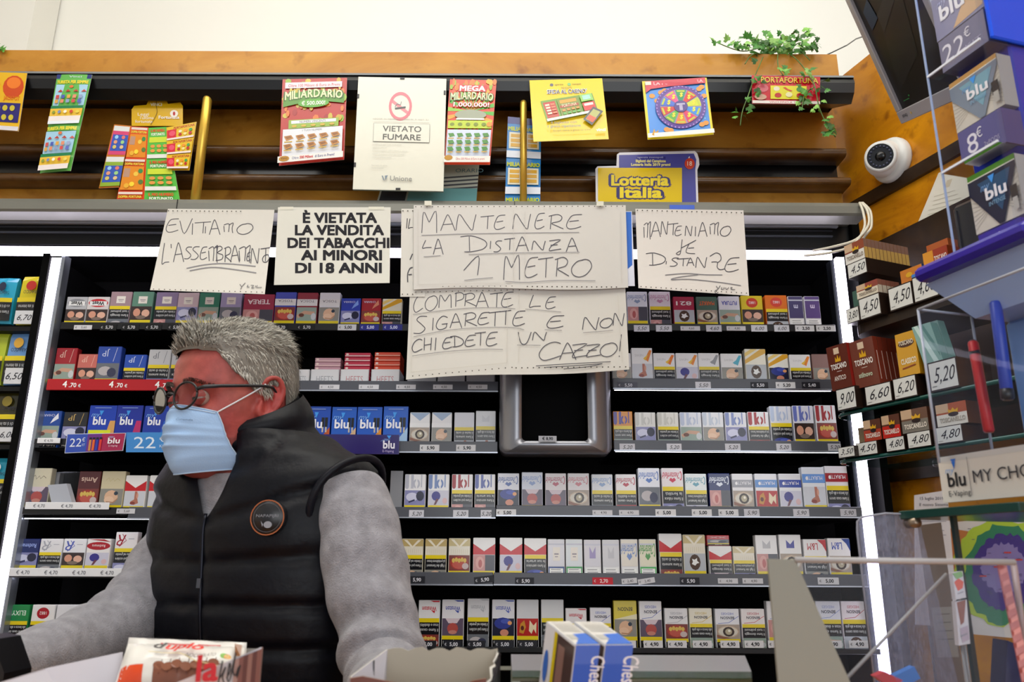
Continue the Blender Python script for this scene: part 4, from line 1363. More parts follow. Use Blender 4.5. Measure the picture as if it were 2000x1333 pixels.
o_ = rrect(cxm, czm, hw, hh, 0.02, n)
i_ = rrect(icx, (itop+ihb)/2, ihw, (itop-ihb)/2, 0.012, n)
rings = [[V((x, 2.09, z)) for x, z in o_], [V((x, face_y(x)+0.012, z)) for x, z in o_], [V((cxm+(x-cxm)*.985, face_y(x), czm+(z-czm)*.985)) for x, z in o_]]
for t in (.3, .6, 1.0):
    rings.append([V((a*(1-t)+b*t, face_y(a*(1-t)+b*t), c*(1-t)+d*t)) for (a, c), (b, d) in zip(o_, i_)])
rings.append([V((x, face_y(x)+0.01, z)) for x, z in i_])
mb.loft(rings, '#8e8e94', cap=False)
mb.build('shell', dsp)
mb = MB('black')
mb.box((icx, 2.075, (itop+ihb)/2), (ihw*2+.01, 0.01, itop-ihb+.01), '#050506')
for s in (-1, 1):
    mb.box((icx+s*(ihw+.003), 2.04, (itop+ihb)/2), (.006, 0.08, itop-ihb+.01), '#08080a')
mb.box((icx, 2.04, ihb-.003), (ihw*2+.01, 0.08, .006), '#08080a')
ar = Art(mb, lambda u, v, k: V((u, 2.069-.0003*k, v)))
ar.rect(icx-.012, itop-.075, icx+.012, itop-.071, '#5a5a5e')
mb.build('opening', dsp)
mb = MB('card')
q0, q1 = P(1052, 862, 1.98), P(1087, 852, 1.98)
mb.box(((q0.x+q1.x)/2, 1.981, (q0.z+q1.z)/2), (q1.x-q0.x, .001, q1.z-q0.z), '#a9a9b0')
ar = Art(mb, lambda u, v, k: V((u, 1.98-.0002*k, v)))
ar.text('€ 8,90', (q0.x+q1.x)/2, q0.z+.003, .007, '#1a1a20', bold=.03)
mb.build('price_tag', dsp)


# ================================================================ handwritten and printed signs hanging from the grey rail
LET = {
 'A': [[(0, 1), (.4, .05), (.55, 0), (.75, .4), (1, 1)], [(.16, .6), (.8, .55)]],
 'B': [[(.15, 1), (.2, 0)], [(.05, .1), (.6, 0), (.8, .2), (.25, .45), (.85, .6), (.75, .9), (.05, 1)]],
 'C': [[(1, .08), (.7, 0), (.3, .2), (.05, .6), (.1, .9), (.35, 1), (1, .75)]],
 'D': [[(.2, .05), (.22, 1)], [(-.2, .06), (.3, 0), (.85, .25), (1, .55), (.8, .85), (.3, 1), (0, 1)]],
 'E': [[(1, 0), (.45, .05), (.2, .3), (.02, .75), (.15, 1), (.5, 1), (.95, .85)], [(.2, .5), (.8, .42)]],
 'G': [[(1, .1), (.6, 0), (.2, .3), (.03, .75), (.3, 1), (.85, .85), (.9, .55)], [(.5, .6), (1, .55)]],
 'H': [[(.05, 0), (0, 1)], [(.9, 0), (.8, 1)], [(.03, .6), (.85, .5)]],
 'I': [[(.6, 0), (.4, 1)]],
 'L': [[(.35, 0), (.1, .6), (0, 1), (.4, .92), (1, .9)]],
 'M': [[(0, 1), (.12, .05), (.45, .45), (.55, .45), (.95, 0), (1, 1)]],
 'N': [[(0, 1), (.15, 0), (.5, .55), (.8, 1), (.9, .5), (1, 0)]],
 'O': [[(.6, .05), (.3, .15), (.05, .5), (.1, .85), (.4, 1), (.75, .85), (1, .45), (.92, .12), (.7, .02), (.5, .08)]],
 'P': [[(.1, 1), (.15, 0)], [(0, .08), (.6, 0), (.95, .15), (.85, .45), (.2, .6)]],
 'R': [[(.1, 1), (.2, .05)], [(0, .12), (.6, 0), (.9, .18), (.75, .45), (.2, .6), (.55, .78), (1, .98)]],
 'S': [[(1, .05), (.5, .05), (.25, .25), (.6, .5), (.85, .75), (.5, 1), (0, 1)]],
 'T': [[(.55, .05), (.5, 1)], [(0, .1), (1, 0)]],
 'U': [[(0, 0), (.15, .75), (.4, 1), (.7, .8), (1, 0)]],
 'V': [[(0, .15), (.35, 1), (1, 0)]],
 'Z': [[(0, .1), (.95, 0), (.2, .55), (0, 1), (.4, .95), (1, .85)], [(.1, .5), (.7, .45)]],
 '1': [[(0, .75), (.9, 0), (.85, 1)]],
 '!': [[(.6, 0), (.4, .75)], [(.35, .95), (.4, 1)]],
 'K': [[(.3, 0), (.2, 1), (0, 1), (.2, .8)], [(.25, .6), (1, .05)], [(.65, .3), (.5, .9), (.95, 1)], [(.6, .62), (.9, .58)]],
 'm': [[(0, .3), (.05, .9)], [(0, .2), (.5, .1), (.45, .9)], [(.5, .2), (.9, 0), (.8, .5), (.85, 1)]],
 'z': [[(0, .2), (.4, 0), (.7, .1), (.75, .4), (.5, .6)], [(.1, .55), (.5, .55), (.5, .85), (.7, 1), (1, .95)]],
 "'": [[(.4, 0), (.6, 1)]],
}


def smooth(pts, n=4):
    if len(pts) < 3:
        return pts
    o = []
    for i in range(len(pts)-1):
        p0, p1, p2, p3 = pts[max(i-1, 0)], pts[i], pts[i+1], pts[min(i+2, len(pts)-1)]
        for j in range(n):
            t = j/n
            o.append(tuple(.5*(2*b+(c-a)*t+(2*a-5*b+4*c-d)*t*t+(3*b-a-3*c+d)*t**3) for a, b, c, d in zip(p0, p1, p2, p3)))
    return o+[pts[-1]]


class Sheet:
    """a hanging sheet given by its outline in the photo; bow bends the lower part forward"""
    def __init__(self, q, Y, bow=0.02, wave=0.0, sag=0.0, col='#d2cec6'):
        self.q, self.Y, self.bow, self.wave, self.sag, self.col = q, Y, bow, wave, sag, col
        self.y0, self.y1 = min(p[1] for p in q), max(p[1] for p in q)
        self.x0, self.x1 = min(p[0] for p in q), max(p[0] for p in q)
        self.mb = MB('paper')
        a, b, c, d = q
        N, M = 12, 10
        pts = []
        for j in range(M+1):
            v = j/M
            for i in range(N+1):
                u = i/N
                x = (a[0]*(1-u)+b[0]*u)*(1-v)+(d[0]*(1-u)+c[0]*u)*v
                y = (a[1]*(1-u)+b[1]*u)*(1-v)+(d[1]*(1-u)+c[1]*u)*v + sag*sin(2*pi*u)*v
                pts.append((x, y))
        w = N+1
        fs = [[j*w+i, j*w+i+1, (j+1)*w+i+1, (j+1)*w+i] for j in range(M) for i in range(N)]
        P3 = [self.at(x, y, 0) for x, y in pts]
        self.mb.add(P3, fs, col, True)
        self.mb.add([p+V((0, 0.0006, 0)) for p in P3], [f[::-1] for f in fs], col, True)
        self.ar = Art(self.mb, self.at, down=True)

    def at(self, x, y, k):
        v = (y-self.y0)/(self.y1-self.y0)
        u = (x-self.x0)/(self.x1-self.x0)
        Y = self.Y - self.bow*max(v, 0)**2 + self.wave*sin(u*pi*2.2+.6)*(.3+.7*v)
        return P(x, y, Y-0.00025*k)

    def holes(self, pa, pb, n, r=1.5):
        for i in range(n):
            t = i/(n-1)
            self.ar.ell(pa[0]+(pb[0]-pa[0])*t, pa[1]+(pb[1]-pa[1])*t, r, r*.9, '#4a453e', 6)
            self.ar.k -= .9

    def hand(self, org, sc, letters, w=1.5, col='#55525a'):
        for ch, x0, y0, x1, y1 in letters:
            for st in LET[ch]:
                pts = [(org[0]+(x0+(x1-x0)*a)/sc, org[1]+(y0+(y1-y0)*b)/sc) for a, b in st]
                self.ar.line(smooth(pts), w, col)
                self.ar.k -= .9
        self.ar.k += 1

    def strokes(self, org, sc, lines, w=1.2, col='#77747a'):
        for pts in lines:
            self.ar.line(smooth([(org[0]+x/sc, org[1]+y/sc) for x, y in pts]), w, col)

    def tape(self, x, y, w=14, h=9):
        self.ar.rect(x-w/2, y-h/2, x+w/2, y+h/2, '#d6d3c4')

    def build(self, name, label, cat='paper sign', group=None):
        return self.mb.build(name, label=label, cat=cat, group=group)


def word(s, boxes):
    return [(c,)+tuple(b) for c, b in zip(s, boxes)]


YS = 1.922
# lower sheet first, it hangs behind the upper one
sh = Sheet([(801, 561), (1221, 556), (1229, 722), (793, 742)], YS, 0.012, 0.004, sag=-3)
o, k = (780, 550), 4.348
L = word('COMPRATE', [(118, 120, 200, 262), (215, 120, 325, 250), (335, 112, 440, 225), (470, 95, 550, 215), (545, 100, 650, 210), (650, 100, 755, 220), (770, 95, 880, 220), (865, 90, 970, 215)])
L += word('LE', [(1105, 115, 1200, 220), (1240, 130, 1330, 230)])
L += word('SIGARETTE', [(120, 290, 235, 440), (270, 310, 300, 415), (310, 295, 410, 410), (430, 280, 530, 395), (545, 265, 660, 380), (665, 262, 765, 365), (760, 255, 860, 380), (850, 245, 950, 370), (960, 250, 1070, 375)])
L += word('E', [(1250, 290, 1400, 395)]) + word('NON', [(1555, 305, 1695, 410), (1700, 310, 1810, 395), (1815, 270, 1910, 375)])
L += word('CHIEDETE', [(105, 490, 195, 600), (210, 478, 280, 585), (285, 478, 330, 585), (365, 475, 450, 570), (450, 465, 545, 555), (555, 455, 650, 550), (640, 430, 735, 545), (735, 430, 835, 545)])
L += word('UN', [(1010, 430, 1120, 535), (1130, 430, 1250, 500)])
L += word('CAZZO!', [(1180, 515, 1370, 670), (1360, 530, 1500, 665), (1470, 530, 1600, 645), (1590, 535, 1710, 640), (1700, 520, 1850, 640), (1840, 450, 1915, 640)])
sh.hand(o, k, L, 1.5, '#4e4c55')
sh.strokes(o, k, [[(115, 280), (300, 255), (560, 228), (850, 222), (985, 232)], [(1070, 235), (1220, 245), (1375, 260)], [(120, 470), (400, 415), (700, 392), (950, 390), (1060, 410)],
                  [(1235, 410), (1380, 415)], [(1560, 435), (1700, 425), (1815, 415)], [(110, 632), (400, 595), (700, 575), (880, 578)], [(1000, 540), (1200, 543)]], 1.0, '#8f8c8e')
sh.strokes(o, k, [[(1160, 718), (1450, 700), (1795, 682)], [(1245, 730), (1500, 715), (1725, 698)], [(1395, 745), (1600, 725), (1720, 700)]], 1.5, '#5f5d62')
sh.strokes(o, k, [[(105, 110), (100, 770)], [(100, 770), (915, 690)], [(920, 120), (915, 690)], [(1020, 90), (1015, 690)], [(1855, 120), (1895, 690)]], 0.7, '#c9c4ba')
sh.holes((812, 571), (1205, 562), 34, 1.2)
sh.holes((806, 735), (1000, 718), 16, 1.3)
sh.holes((1008, 719), (1222, 717), 20, 1.5)
sh.build('paper_sign', 'white paper with handwritten COMPRATE LE SIGARETTE, hanging under the MANTENERE sheet', group='handwritten paper signs')
sh = Sheet([(784, 408), (832, 408), (830, 580), (782, 580)], YS+0.003, 0.004)
sh.hand((770, 380), 2.74, word('IL', [(58, 128, 78, 182), (76, 130, 100, 182)]), 1.6, '#3c3a40')
sh.strokes((770, 380), 2.74, [[(98, 318), (84, 350)], [(84, 395), (72, 425), (72, 470)], [(98, 390), (84, 395)], [(76, 430), (94, 428)]], 2.0, '#4a484e')
sh.holes((787, 412), (806, 412), 3, 1.3)
sh.holes((786, 575), (806, 575), 3, 1.3)
sh.build('paper_sign', 'paper sheet mostly hidden behind the left edge of the MANTENERE sheet', group='handwritten paper signs')
sh = Sheet([(1205, 413), (1234, 413), (1240, 559), (1208, 559)], YS+0.003, 0.004, col='#dfe0ea')
sh.ar.poly([(1206, 414), (1233, 414), (1235, 518), (1227, 525), (1207, 526)], '#3f6fc4')
sh.build('leaflet', 'blue and white leaflet peeking out right of the MANTENERE sheet', 'leaflet')
# the MANTENERE sheet
sh = Sheet([(808, 401), (1222, 401), (1227, 562), (808, 566)], YS-0.004, 0.006, 0.003, sag=-3, col='#cecac4')
o, k = (800, 395), 4.545
L = word('MANTENERE', [(108, 80, 240, 275), (275, 120, 405, 255), (412, 110, 590, 250), (630, 120, 750, 240), (750, 115, 850, 240), (915, 105, 1075, 240), (1110, 98, 1200, 235), (1235, 110, 1365, 240), (1390, 110, 1530, 235)])
L += word('LA', [(115, 338, 195, 410), (210, 335, 298, 465)])
L += word('DISTANZA', [(490, 300, 685, 440), (705, 345, 730, 415), (745, 340, 820, 440), (840, 320, 935, 425), (945, 315, 1055, 435), (1085, 345, 1205, 425), (1240, 335, 1345, 430), (1390, 325, 1495, 440)])
L += word('1METRO', [(480, 478, 625, 650), (835, 470, 975, 690), (1020, 490, 1140, 665), (1140, 490, 1275, 670), (1290, 490, 1415, 660), (1430, 505, 1615, 665)])
sh.hand(o, k, L, 1.5, '#55535c')
sh.strokes(o, k, [[(105, 295), (500, 282), (900, 275), (1505, 268)], [(125, 485), (275, 475)], [(485, 440), (540, 438)], [(525, 465), (900, 452), (1510, 445)], [(485, 695), (600, 682), (740, 670)],
                  [(850, 705), (1050, 712), (1300, 695), (1650, 698)]], 1.2, '#8c8a8e')
sh.strokes(o, k, [[(75, 60), (75, 730)], [(75, 730), (900, 715)], [(922, 70), (925, 700)], [(1025, 80), (1022, 700)], [(1875, 80), (1885, 710)]], 0.7, '#c6c2bc')
sh.holes((812, 404), (1216, 403), 38, 1.2)
sh.holes((865, 560), (1000, 559), 13, 1.0)
sh.holes((1030, 560), (1204, 561), 19, 1.5)
sh.tape(836, 397)
sh.tape(1172, 398)
sh.build('paper_sign', 'largest handwritten paper sign reading MANTENERE LA DISTANZA 1 METRO', group='handwritten paper signs')
# EVITIAMO L'ASSEMBRAMENTO
sh = Sheet([(328, 408), (536, 410), (517, 575), (293, 567)], YS, 0.05, 0.002, col='#d0ccc4')
o, k = (290, 400), 7.404
L = word('EVITIAMO', [(250, 205, 440, 395), (455, 200, 635, 420), (620, 270, 650, 435), (668, 248, 905, 415), (812, 315, 834, 415), (880, 230, 1035, 435), (1090, 265, 1240, 410), (1270, 270, 1510, 430)])
L[6] = ('m',)+L[6][1:]
L += word("L'ASSEmBRAmENTO", [(195, 555, 300, 860), (320, 570, 335, 630), (360, 565, 510, 830), (515, 605, 630, 780), (610, 600, 740, 790), (745, 610, 850, 790), (870, 590, 1015, 840), (965, 600, 1090, 810), (1095, 610, 1200, 830), (1185, 605, 1315, 830), (1310, 590, 1490, 840), (1420, 690, 1475, 810), (1480, 630, 1600, 850), (1620, 620, 1760, 820), (1645, 720, 1745, 835)])
sh.hand(o, k, L, 1.5, '#514f56')
sh.strokes(o, k, [[(550, 920), (800, 870), (1100, 850), (1550, 890)], [(595, 955), (900, 905), (1200, 930), (1560, 985)]], 1.8, '#8a888c')
sh.strokes(o, k, [[(1320, 1150), (1345, 1190), (1330, 1225)], [(1345, 1190), (1400, 1130)], [(1440, 1160), (1425, 1190), (1460, 1190)], [(1480, 1165), (1520, 1170), (1490, 1205), (1530, 1200)], [(1545, 1170), (1550, 1195)], [(1575, 1165), (1565, 1195), (1640, 1195)]], 1.2, '#6a686c')
sh.holes((329, 412), (470, 413), 17, 1.3)
sh.holes((300, 565), (512, 571), 21, 1.2)
sh.build('paper_sign', 'curling handwritten sheet reading EVITIAMO L\'ASSEMBRAMENTO, leftmost of the hanging signs', group='handwritten paper signs')
# MANTENIAMO LE DISTANZE
sh = Sheet([(1241, 408), (1452, 411), (1463, 578), (1247, 563)], YS, 0.04, -0.002, col='#d2ccc6')
o, k = (1236, 400), 7.205
L = word('mANTENIAmO', [(155, 240, 260, 490), (255, 255, 390, 455), (395, 235, 495, 420), (490, 262, 640, 430), (590, 300, 690, 435), (735, 300, 835, 440), (870, 310, 890, 445), (920, 260, 1045, 450), (1085, 250, 1220, 435), (1225, 300, 1380, 445)])
L += word('KDISTANzE', [(610, 490, 890, 690), (230, 680, 460, 850), (460, 795, 480, 840), (520, 745, 645, 865), (620, 755, 790, 865), (760, 755, 860, 860), (885, 740, 1040, 885), (1085, 680, 1290, 915), (1290, 745, 1500, 940)])
sh.hand(o, k, L, 1.5, '#4d4b52')
sh.strokes(o, k, [[(455, 990), (750, 968), (1000, 985), (1260, 988)], [(920, 985), (650, 1020), (540, 1055), (800, 1050), (1200, 1090), (1520, 1138)]], 1.5, '#77757a')
sh.strokes(o, k, [[(1175, 1145), (1195, 1180)], [(1230, 1140), (1190, 1195), (1155, 1215), (1170, 1250), (1205, 1230)], [(1255, 1160), (1245, 1190), (1285, 1185), (1280, 1160)], [(1305, 1165), (1320, 1195), (1350, 1165)], [(1370, 1170), (1400, 1165), (1380, 1190), (1440, 1195)]], 1.2, '#5a585c')
sh.holes((1245, 411), (1448, 416), 22, 1.4)
sh.holes((1252, 560), (1458, 573), 22, 1.3)
sh.build('paper_sign', 'handwritten sheet reading MANTENIAMO LE DISTANZE, rightmost of the hanging signs', group='handwritten paper signs')
# printed sales ban
sh = Sheet([(543, 405), (763, 405), (761, 553), (535, 557)], YS, 0.012, 0.001, col='#d4d2c8')
for s, cx, yb, wd in (('È VIETATA', 664, 435, 143), ('LA VENDITA', 663, 459, 172), ('DEI TABACCHI', 661, 484, 197), ('AI MINORI', 667, 508, 156), ('DI 18 ANNI', 661, 533, 167)):
    sh.ar.text(s, cx, yb, 19, '#26252a', fit=wd, bold=0.045, res=3)
    sh.ar.k -= .9
sh.ar.k += 1
sh.tape(560, 407, 26, 6)
sh.tape(735, 407, 30, 6)
sh.build('printed_sign', 'printed sign in heavy capitals, È VIETATA LA VENDITA DEI TABACCHI AI MINORI', 'printed sign')

# ================================================================ lottery posters and tickets in the niche
YN = 1.924


def hang(name, q, Y, col, label, cat, draw, bow=0.0, th=0.0012, group=None, mat='gloss', tiltY=(0, 0, 0, 0), cur=0.0):
    pts = [P(x, y, Y+dy) for (x, y), dy in zip(q, tiltY)]
    mb = MB(mat)
    fn = quad_fn(*pts, bulge=bow)
    n = 6
    g = [fn(i/n, j/n, 0) for j in range(n+1) for i in range(n+1)]
    fs = [[j*(n+1)+i, j*(n+1)+i+1, (j+1)*(n+1)+i+1, (j+1)*(n+1)+i] for j in range(n) for i in range(n)]
    mb.add(g, fs, col, True)
    mb.add([p+V((0, th, 0)) for p in g], [f[::-1] for f in fs], '#d9d6cc', True)
    draw(Art(mb, fn, down=True))
    return mb.build(name, label=label, cat=cat, group=group)


def speckle(a, n, u0, v0, u1, v1, r, cols, seed):
    rn = random.Random(seed)
    for i in range(n):
        a.ell(rn.uniform(u0, u1), rn.uniform(v0, v1), r*rn.uniform(.5, 1.2), r*rn.uniform(.5, 1.2), rn.choice(cols), 7)
        if i % 6:
            a.k -= .9


def arctext(a, s, u, v, h, col, fit, sag, bold=.03):
    """letters on a shallow arch"""
    ws = [glyphs(ch, 0.0, 2)[2]+.12 for ch in s]
    tot, x = sum(ws), 0
    for ch, wd in zip(s, ws):
        t = (x+wd/2)/tot*2-1
        x += wd
        a.text(ch, u+t*fit/2, v+sag*t*t, h, col, fit=fit*(wd-.12)/tot, bold=bold)
        a.k -= .9
    a.k += 1


def d_mil(a):
    a.rect(0, 0, 1, 1, '#b32e24', 4, 4)
    speckle(a, 44, .03, .02, .97, .55, .045, ['#c2a02c', '#8fae2e', '#d8742a', '#9e1f1c', '#c8b23a'], 3)
    a.rect(.05, .05, .93, .12, '#d8d2d8')
    a.text('Oltre 100 Milioni di Euro in Premi', .5, .105, .035, '#c4303a', fit=.8)
    a.poly([(.03, .2), (.5, .14), (.97, .2), (.97, .32), (.5, .27), (.03, .34)], '#4f8a1e')
    arctext(a, 'MILIARDARIO', .5, .24, .1, '#2f5c12', .93, .03, .06)
    arctext(a, 'MILIARDARIO', .5, .235, .095, '#e4eeb0', .9, .03, .025)
    a.ell(.5, .31, .24, .05, '#57a32c', 20)
    a.text('€ 500.000!', .5, .33, .045, '#f0f3e2', fit=.36, bold=.02)
    a.rect(.13, .5, .9, .6, '#8fae3c')
    a.rect(.17, .51, .86, .545, '#dfe2e6')
    a.text('NUMERI VINCENTI', .5, .54, .025, '#55585a', fit=.4)
    for i in range(5):
        a.ell(.22+.145*i, .575, .04, .014, '#c9a83c')
    a.rect(.05, .61, .97, .93, '#d9dbe0')
    a.text('I TUOI NUMERI', .5, .645, .022, '#6a6c70', fit=.3)
    for j in range(2):
        for i in range(5):
            u, v = .14+.18*i, .72+.105*j
            a.poly([(u-.07, v-.03), (u+.04, v-.04), (u+.08, v+.0), (u-.03, v+.025)], '#b8803a')
            a.poly([(u-.05, v-.025), (u+.03, v-.03), (u+.05, v-.01), (u-.02, v+.005)], '#8f5a2a')
            a.rect(u-.06, v+.03, u+.06, v+.042, '#c9a43a')
    a.rect(0, .93, 1, 1, '#e6e2dc')
    a.text('Oltre', .27, .975, .03, '#2c3a86', fit=.1)
    a.text('500 Milioni', .44, .975, .03, '#d02a30', fit=.2, bold=.03)
    a.text('di Euro in Premi!', .72, .975, .03, '#2c3a86', fit=.3)
    a.ell(.1, .96, .08, .03, '#b8862a')
    a.text('Vinci', .1, .97, .03, '#5a2a1c', fit=.1)


def d_mega(a):
    a.rect(0, 0, 1, 1, '#d9482a', 3, 3)
    rn = random.Random(5)
    for i in range(22):
        t = 2*pi*i/22
        a.poly([(.5, .38), (.5+.5*cos(t), .38+.36*sin(t)), (.5+.5*cos(t+.14), .38+.36*sin(t+.14))], ['#4fae2e', '#e0a02a', '#8fc23a'][i % 3])
        a.k -= .9
    a.k += 1
    speckle(a, 20, .03, .02, .97, .12, .05, ['#e0a82c', '#8fae2e', '#d8742a'], 8)
    a.rect(.2, .07, .8, .15, '#c4242c')
    a.text('MEGA', .5, .14, .06, '#f0e6e4', fit=.54, bold=.04)
    arctext(a, 'MILIARDARIO', .5, .245, .09, '#24520f', .95, .02, .06)
    arctext(a, 'MILIARDARIO', .5, .24, .085, '#dfeab4', .92, .02, .02)
    a.text('1.000.000!', .5, .335, .055, '#b51a22', fit=.78, bold=.06)
    a.text('1.000.000!', .5, .333, .05, '#f4e8e2', fit=.76, bold=.02)
    a.ell(.5, .43, .34, .06, '#9aa08a', 20)
    a.rect(.2, .47, .8, .49, '#e6e4dc')
    a.rect(.03, .5, .97, .59, '#b9cc2e')
    for i in range(5):
        a.ell(.12+.17*i, .545, .05, .02, '#7a8a22')
    a.ell(.92, .545, .06, .03, '#e0902a')
    a.rect(.03, .61, .97, .92, '#c9d2e4')
    for j in range(3):
        for i in range(5):
            u, v = .12+.185*i, .68+.085*j
            a.poly([(u-.07, v-.025), (u+.04, v-.03), (u+.08, v+.005), (u-.03, v+.02)], '#4f8a3c')
            a.rect(u-.06, v+.025, u+.06, v+.036, '#c9a43a')
    a.rect(0, .93, 1, 1, '#e4e2da')
    a.text('Oltre 500 Milioni di Euro in premi', .57, .975, .026, '#c22a34', fit=.62)
    a.ell(.1, .95, .09, .03, '#b8862a')


def d_smoke(a):
    a.rect(.004, .003, .996, .997, '#dcdacb')
    a.line([(.385, .21), (.6, .335)], .03, '#d9828a')
    a.ring(.49, .262, .13, .028, '#d4727e')
    # the sign's ring must stay round on the tall sheet
    a.line([(.43, .285), (.55, .27)], .016, '#4a4a4c')
    a.line([(.43, .27), (.45, .24), (.49, .25), (.5, .22)], .008, '#8a8a8c')
    a.text('LEGGE 16 GENNAIO 2003 N. 3, ART. 51', .5, .385, .011, '#a9a89e', fit=.62)
    a.line([(.2, .405), (.82, .405)], .002, '#bcbab0')
    a.rect(.2, .42, .83, .585, '#8f8e86')
    a.rect(.204, .423, .826, .582, '#dcdacb')
    a.text('VIETATO', .52, .493, .05, '#55554f', fit=.43, bold=.012, res=3)
    a.text('FUMARE', .52, .566, .05, '#55554f', fit=.42, bold=.012, res=3)
    for v, t in ((.615, 'La violazione del divieto e punita con una sanzione'), (.64, 'amministrativa pecuniaria'), (.67, 'La sanzione e raddoppiata qualora la violazione sia commessa'), (.7, 'in presenza di una donna in evidente stato di gravidanza'), (.73, 'o in presenza di lattanti o bambini'), (.8, 'Responsabile della vigilanza'), (.825, 'Autorita competente')):
        a.text(t, .2, v, .011, '#b9b7ac', al='l', maxw=.64)
    a.text('Unione', .53, .925, .042, '#8f8f8c', fit=.24, bold=.01)
    a.poly([(.315, .885), (.34, .925), (.35, .925), (.33, .885)], '#7c8a96')
    a.poly([(.35, .885), (.36, .925), (.385, .88)], '#7c8a96')


def d_yel(a):
    a.rect(.005, .005, .995, .995, '#e6c51c', 4, 4)
    a.ell(.3, .09, .025, .025, '#5a5a6a')
    a.text('agenzia', .4, .1, .03, '#6a6440', fit=.12)
    a.ell(.54, .09, .025, .025, '#7ab86a')
    a.text('monopoli', .64, .1, .03, '#6a6440', fit=.12)
    a.text('NUOVO', .5, .165, .035, '#8a8050', fit=.14)
    a.text('SFIDA AL CASINO\'', .5, .24, .065, '#f2efdc', fit=.54, bold=.07)
    a.text('SFIDA AL CASINO\'', .5, .24, .062, '#3a3468', fit=.53, bold=.02)
    q = [(.13, .36), (.84, .25), (.9, .56), (.2, .7)]
    a.poly(q, '#6f9a3c')

    def b(u, v):
        return ((q[0][0]*(1-u)+q[1][0]*u)*(1-v)+(q[3][0]*(1-u)+q[2][0]*u)*v, (q[0][1]*(1-u)+q[1][1]*u)*(1-v)+(q[3][1]*(1-u)+q[2][1]*u)*v)
    R = lambda u0, v0, u1, v1, c: a.poly([b(u0, v0), b(u1, v0), b(u1, v1), b(u0, v1)], c)
    R(.03, .1, .26, .85, '#b8382c')
    for i in range(4):
        R(.06, .2+.14*i, .14, .28+.14*i, '#e8dcc0')
        R(.16, .2+.14*i, .24, .28+.14*i, '#d87a5c')
    R(.3, .08, .7, .92, '#7a8a34')
    R(.34, .14, .66, .3, '#d89a34')
    R(.32, .4, .68, .52, '#a8402c')
    a.text('FORTUNA', b(.5, .5)[0], b(.5, .5)[1], .05, '#f0e4c0', fit=.2, rot=.14)
    for i in range(4):
        R(.34+.09*i, .6, .4+.09*i, .7, '#c98a3a')
        R(.34+.09*i, .76, .4+.09*i, .86, '#5fa844')
    R(.74, .06, .97, .42, '#8ec45a')
    R(.78, .12, .93, .34, '#9fd0c4')
    R(.74, .48, .97, .9, '#c8262a')
    R(.77, .54, .94, .66, '#eee0d4')
    R(.0, .93, 1, 1.04, '#e8e0d4')
    a.poly([(.68, .7), (.83, .5), (.96, .58), (.79, .8)], '#3d3f48')
    a.poly([(.71, .7), (.83, .54), (.92, .59), (.8, .76)], '#a8aa5c')
    a.poly([(.72, .69), (.77, .63), (.86, .69), (.8, .76)], '#d8502c')
    a.text('Il biglietto con', .42, .76, .04, '#6a6a78', fit=.34)
    a.text('1 gioco ripetizione', .42, .82, .042, '#4a7a9a', fit=.44)
    a.text('Scopri come e gioca su www', .52, .885, .028, '#7a7040', fit=.5)
    a.text('vinci', .9, .905, .05, '#eeeeea', fit=.12, bold=.03)


def d_wheel(a):
    a.rect(0, 0, 1, 1, '#e2cc24', 3, 3)
    a.rect(.04, .03, .965, .93, '#3d86d8')
    speckle(a, 16, .06, .1, .95, .85, .012, ['#cfe6f6', '#7ac0ee'], 2)
    for u, v in ((.13, .27), (.2, .36), (.27, .22), (.33, .19), (.86, .2), (.9, .17), (.92, .33), (.9, .8), (.84, .82), (.3, .86), (.36, .88)):
        a.ell(u, v, .045, .04, '#d8903a')
    a.poly([(.04, .02), (.97, .01), (.97, .11), (.4, .13), (.12, .16), (.04, .22)], '#c63a4c')
    a.text('LA FORTUNA GIRA', .55, .095, .055, '#f2b8c0', fit=.76, bold=.02)
    a.rect(.04, .03, .13, .09, '#e6e0c8')
    a.ell(.545, .5, .385, .37, '#5a3a92', 40)
    for i in range(40):
        t = 2*pi*i/40
        a.ell(.545+.365*cos(t), .5+.35*sin(t), .012, .014, '#a88ad0', 6)
        a.k -= .9
    a.k += 1
    a.ell(.545, .5, .315, .3, '#8f86b0', 36)
    cols = ['#c8d22c', '#2f86dc', '#d02860', '#dc7a2c', '#57a844', '#c43238', '#3f66c8', '#d85088', '#1f8f5e', '#cc3030']
    for i, c in enumerate(cols):
        t0, t1 = 2*pi*i/10-.55+.04, 2*pi*(i+1)/10-.55-.04
        a.poly([(.545+.1*cos(t0), .5+.1*sin(t0))]+[(.545+.31*cos(t0+(t1-t0)*j/4), .5+.295*sin(t0+(t1-t0)*j/4)) for j in range(5)]+[(.545+.1*cos(t1), .5+.1*sin(t1))], c)
        tm = (t0+t1)/2
        a.poly([(.545+r*cos(tt), .5+r*.95*sin(tt)) for r, tt in ((.27, t0+.06), (.27, t1-.06), (.3, t1-.06), (.3, t0+.06))], '#b9c23a')
        a.text('$', .545+.2*cos(tm), .52+.19*sin(tm), .07, '#e4dc3a', fit=.045, bold=.03, rot=-.3)
        a.k -= 2.7
    a.k += 4
    a.ell(.545, .5, .105, .1, '#4a3a86', 20)
    a.rect(.52, .47, .57, .57, '#b0a8c8')
    a.rect(.48, .45, .61, .48, '#b0a8c8')
    a.rect(0, .93, 1, 1, '#ebe6dc')
    a.text('VINCI FINO A', .3, .975, .028, '#3a3a7a', fit=.2)
    a.text('100.000', .57, .98, .042, '#d22c34', fit=.22, bold=.04)
    a.text('EURO', .75, .975, .026, '#3a3a7a', fit=.09)
    a.poly([(.06, .96), (.1, .86), (.12, .92), (.17, .88), (.15, .95), (.2, .94), (.12, .99)], '#c9952c')


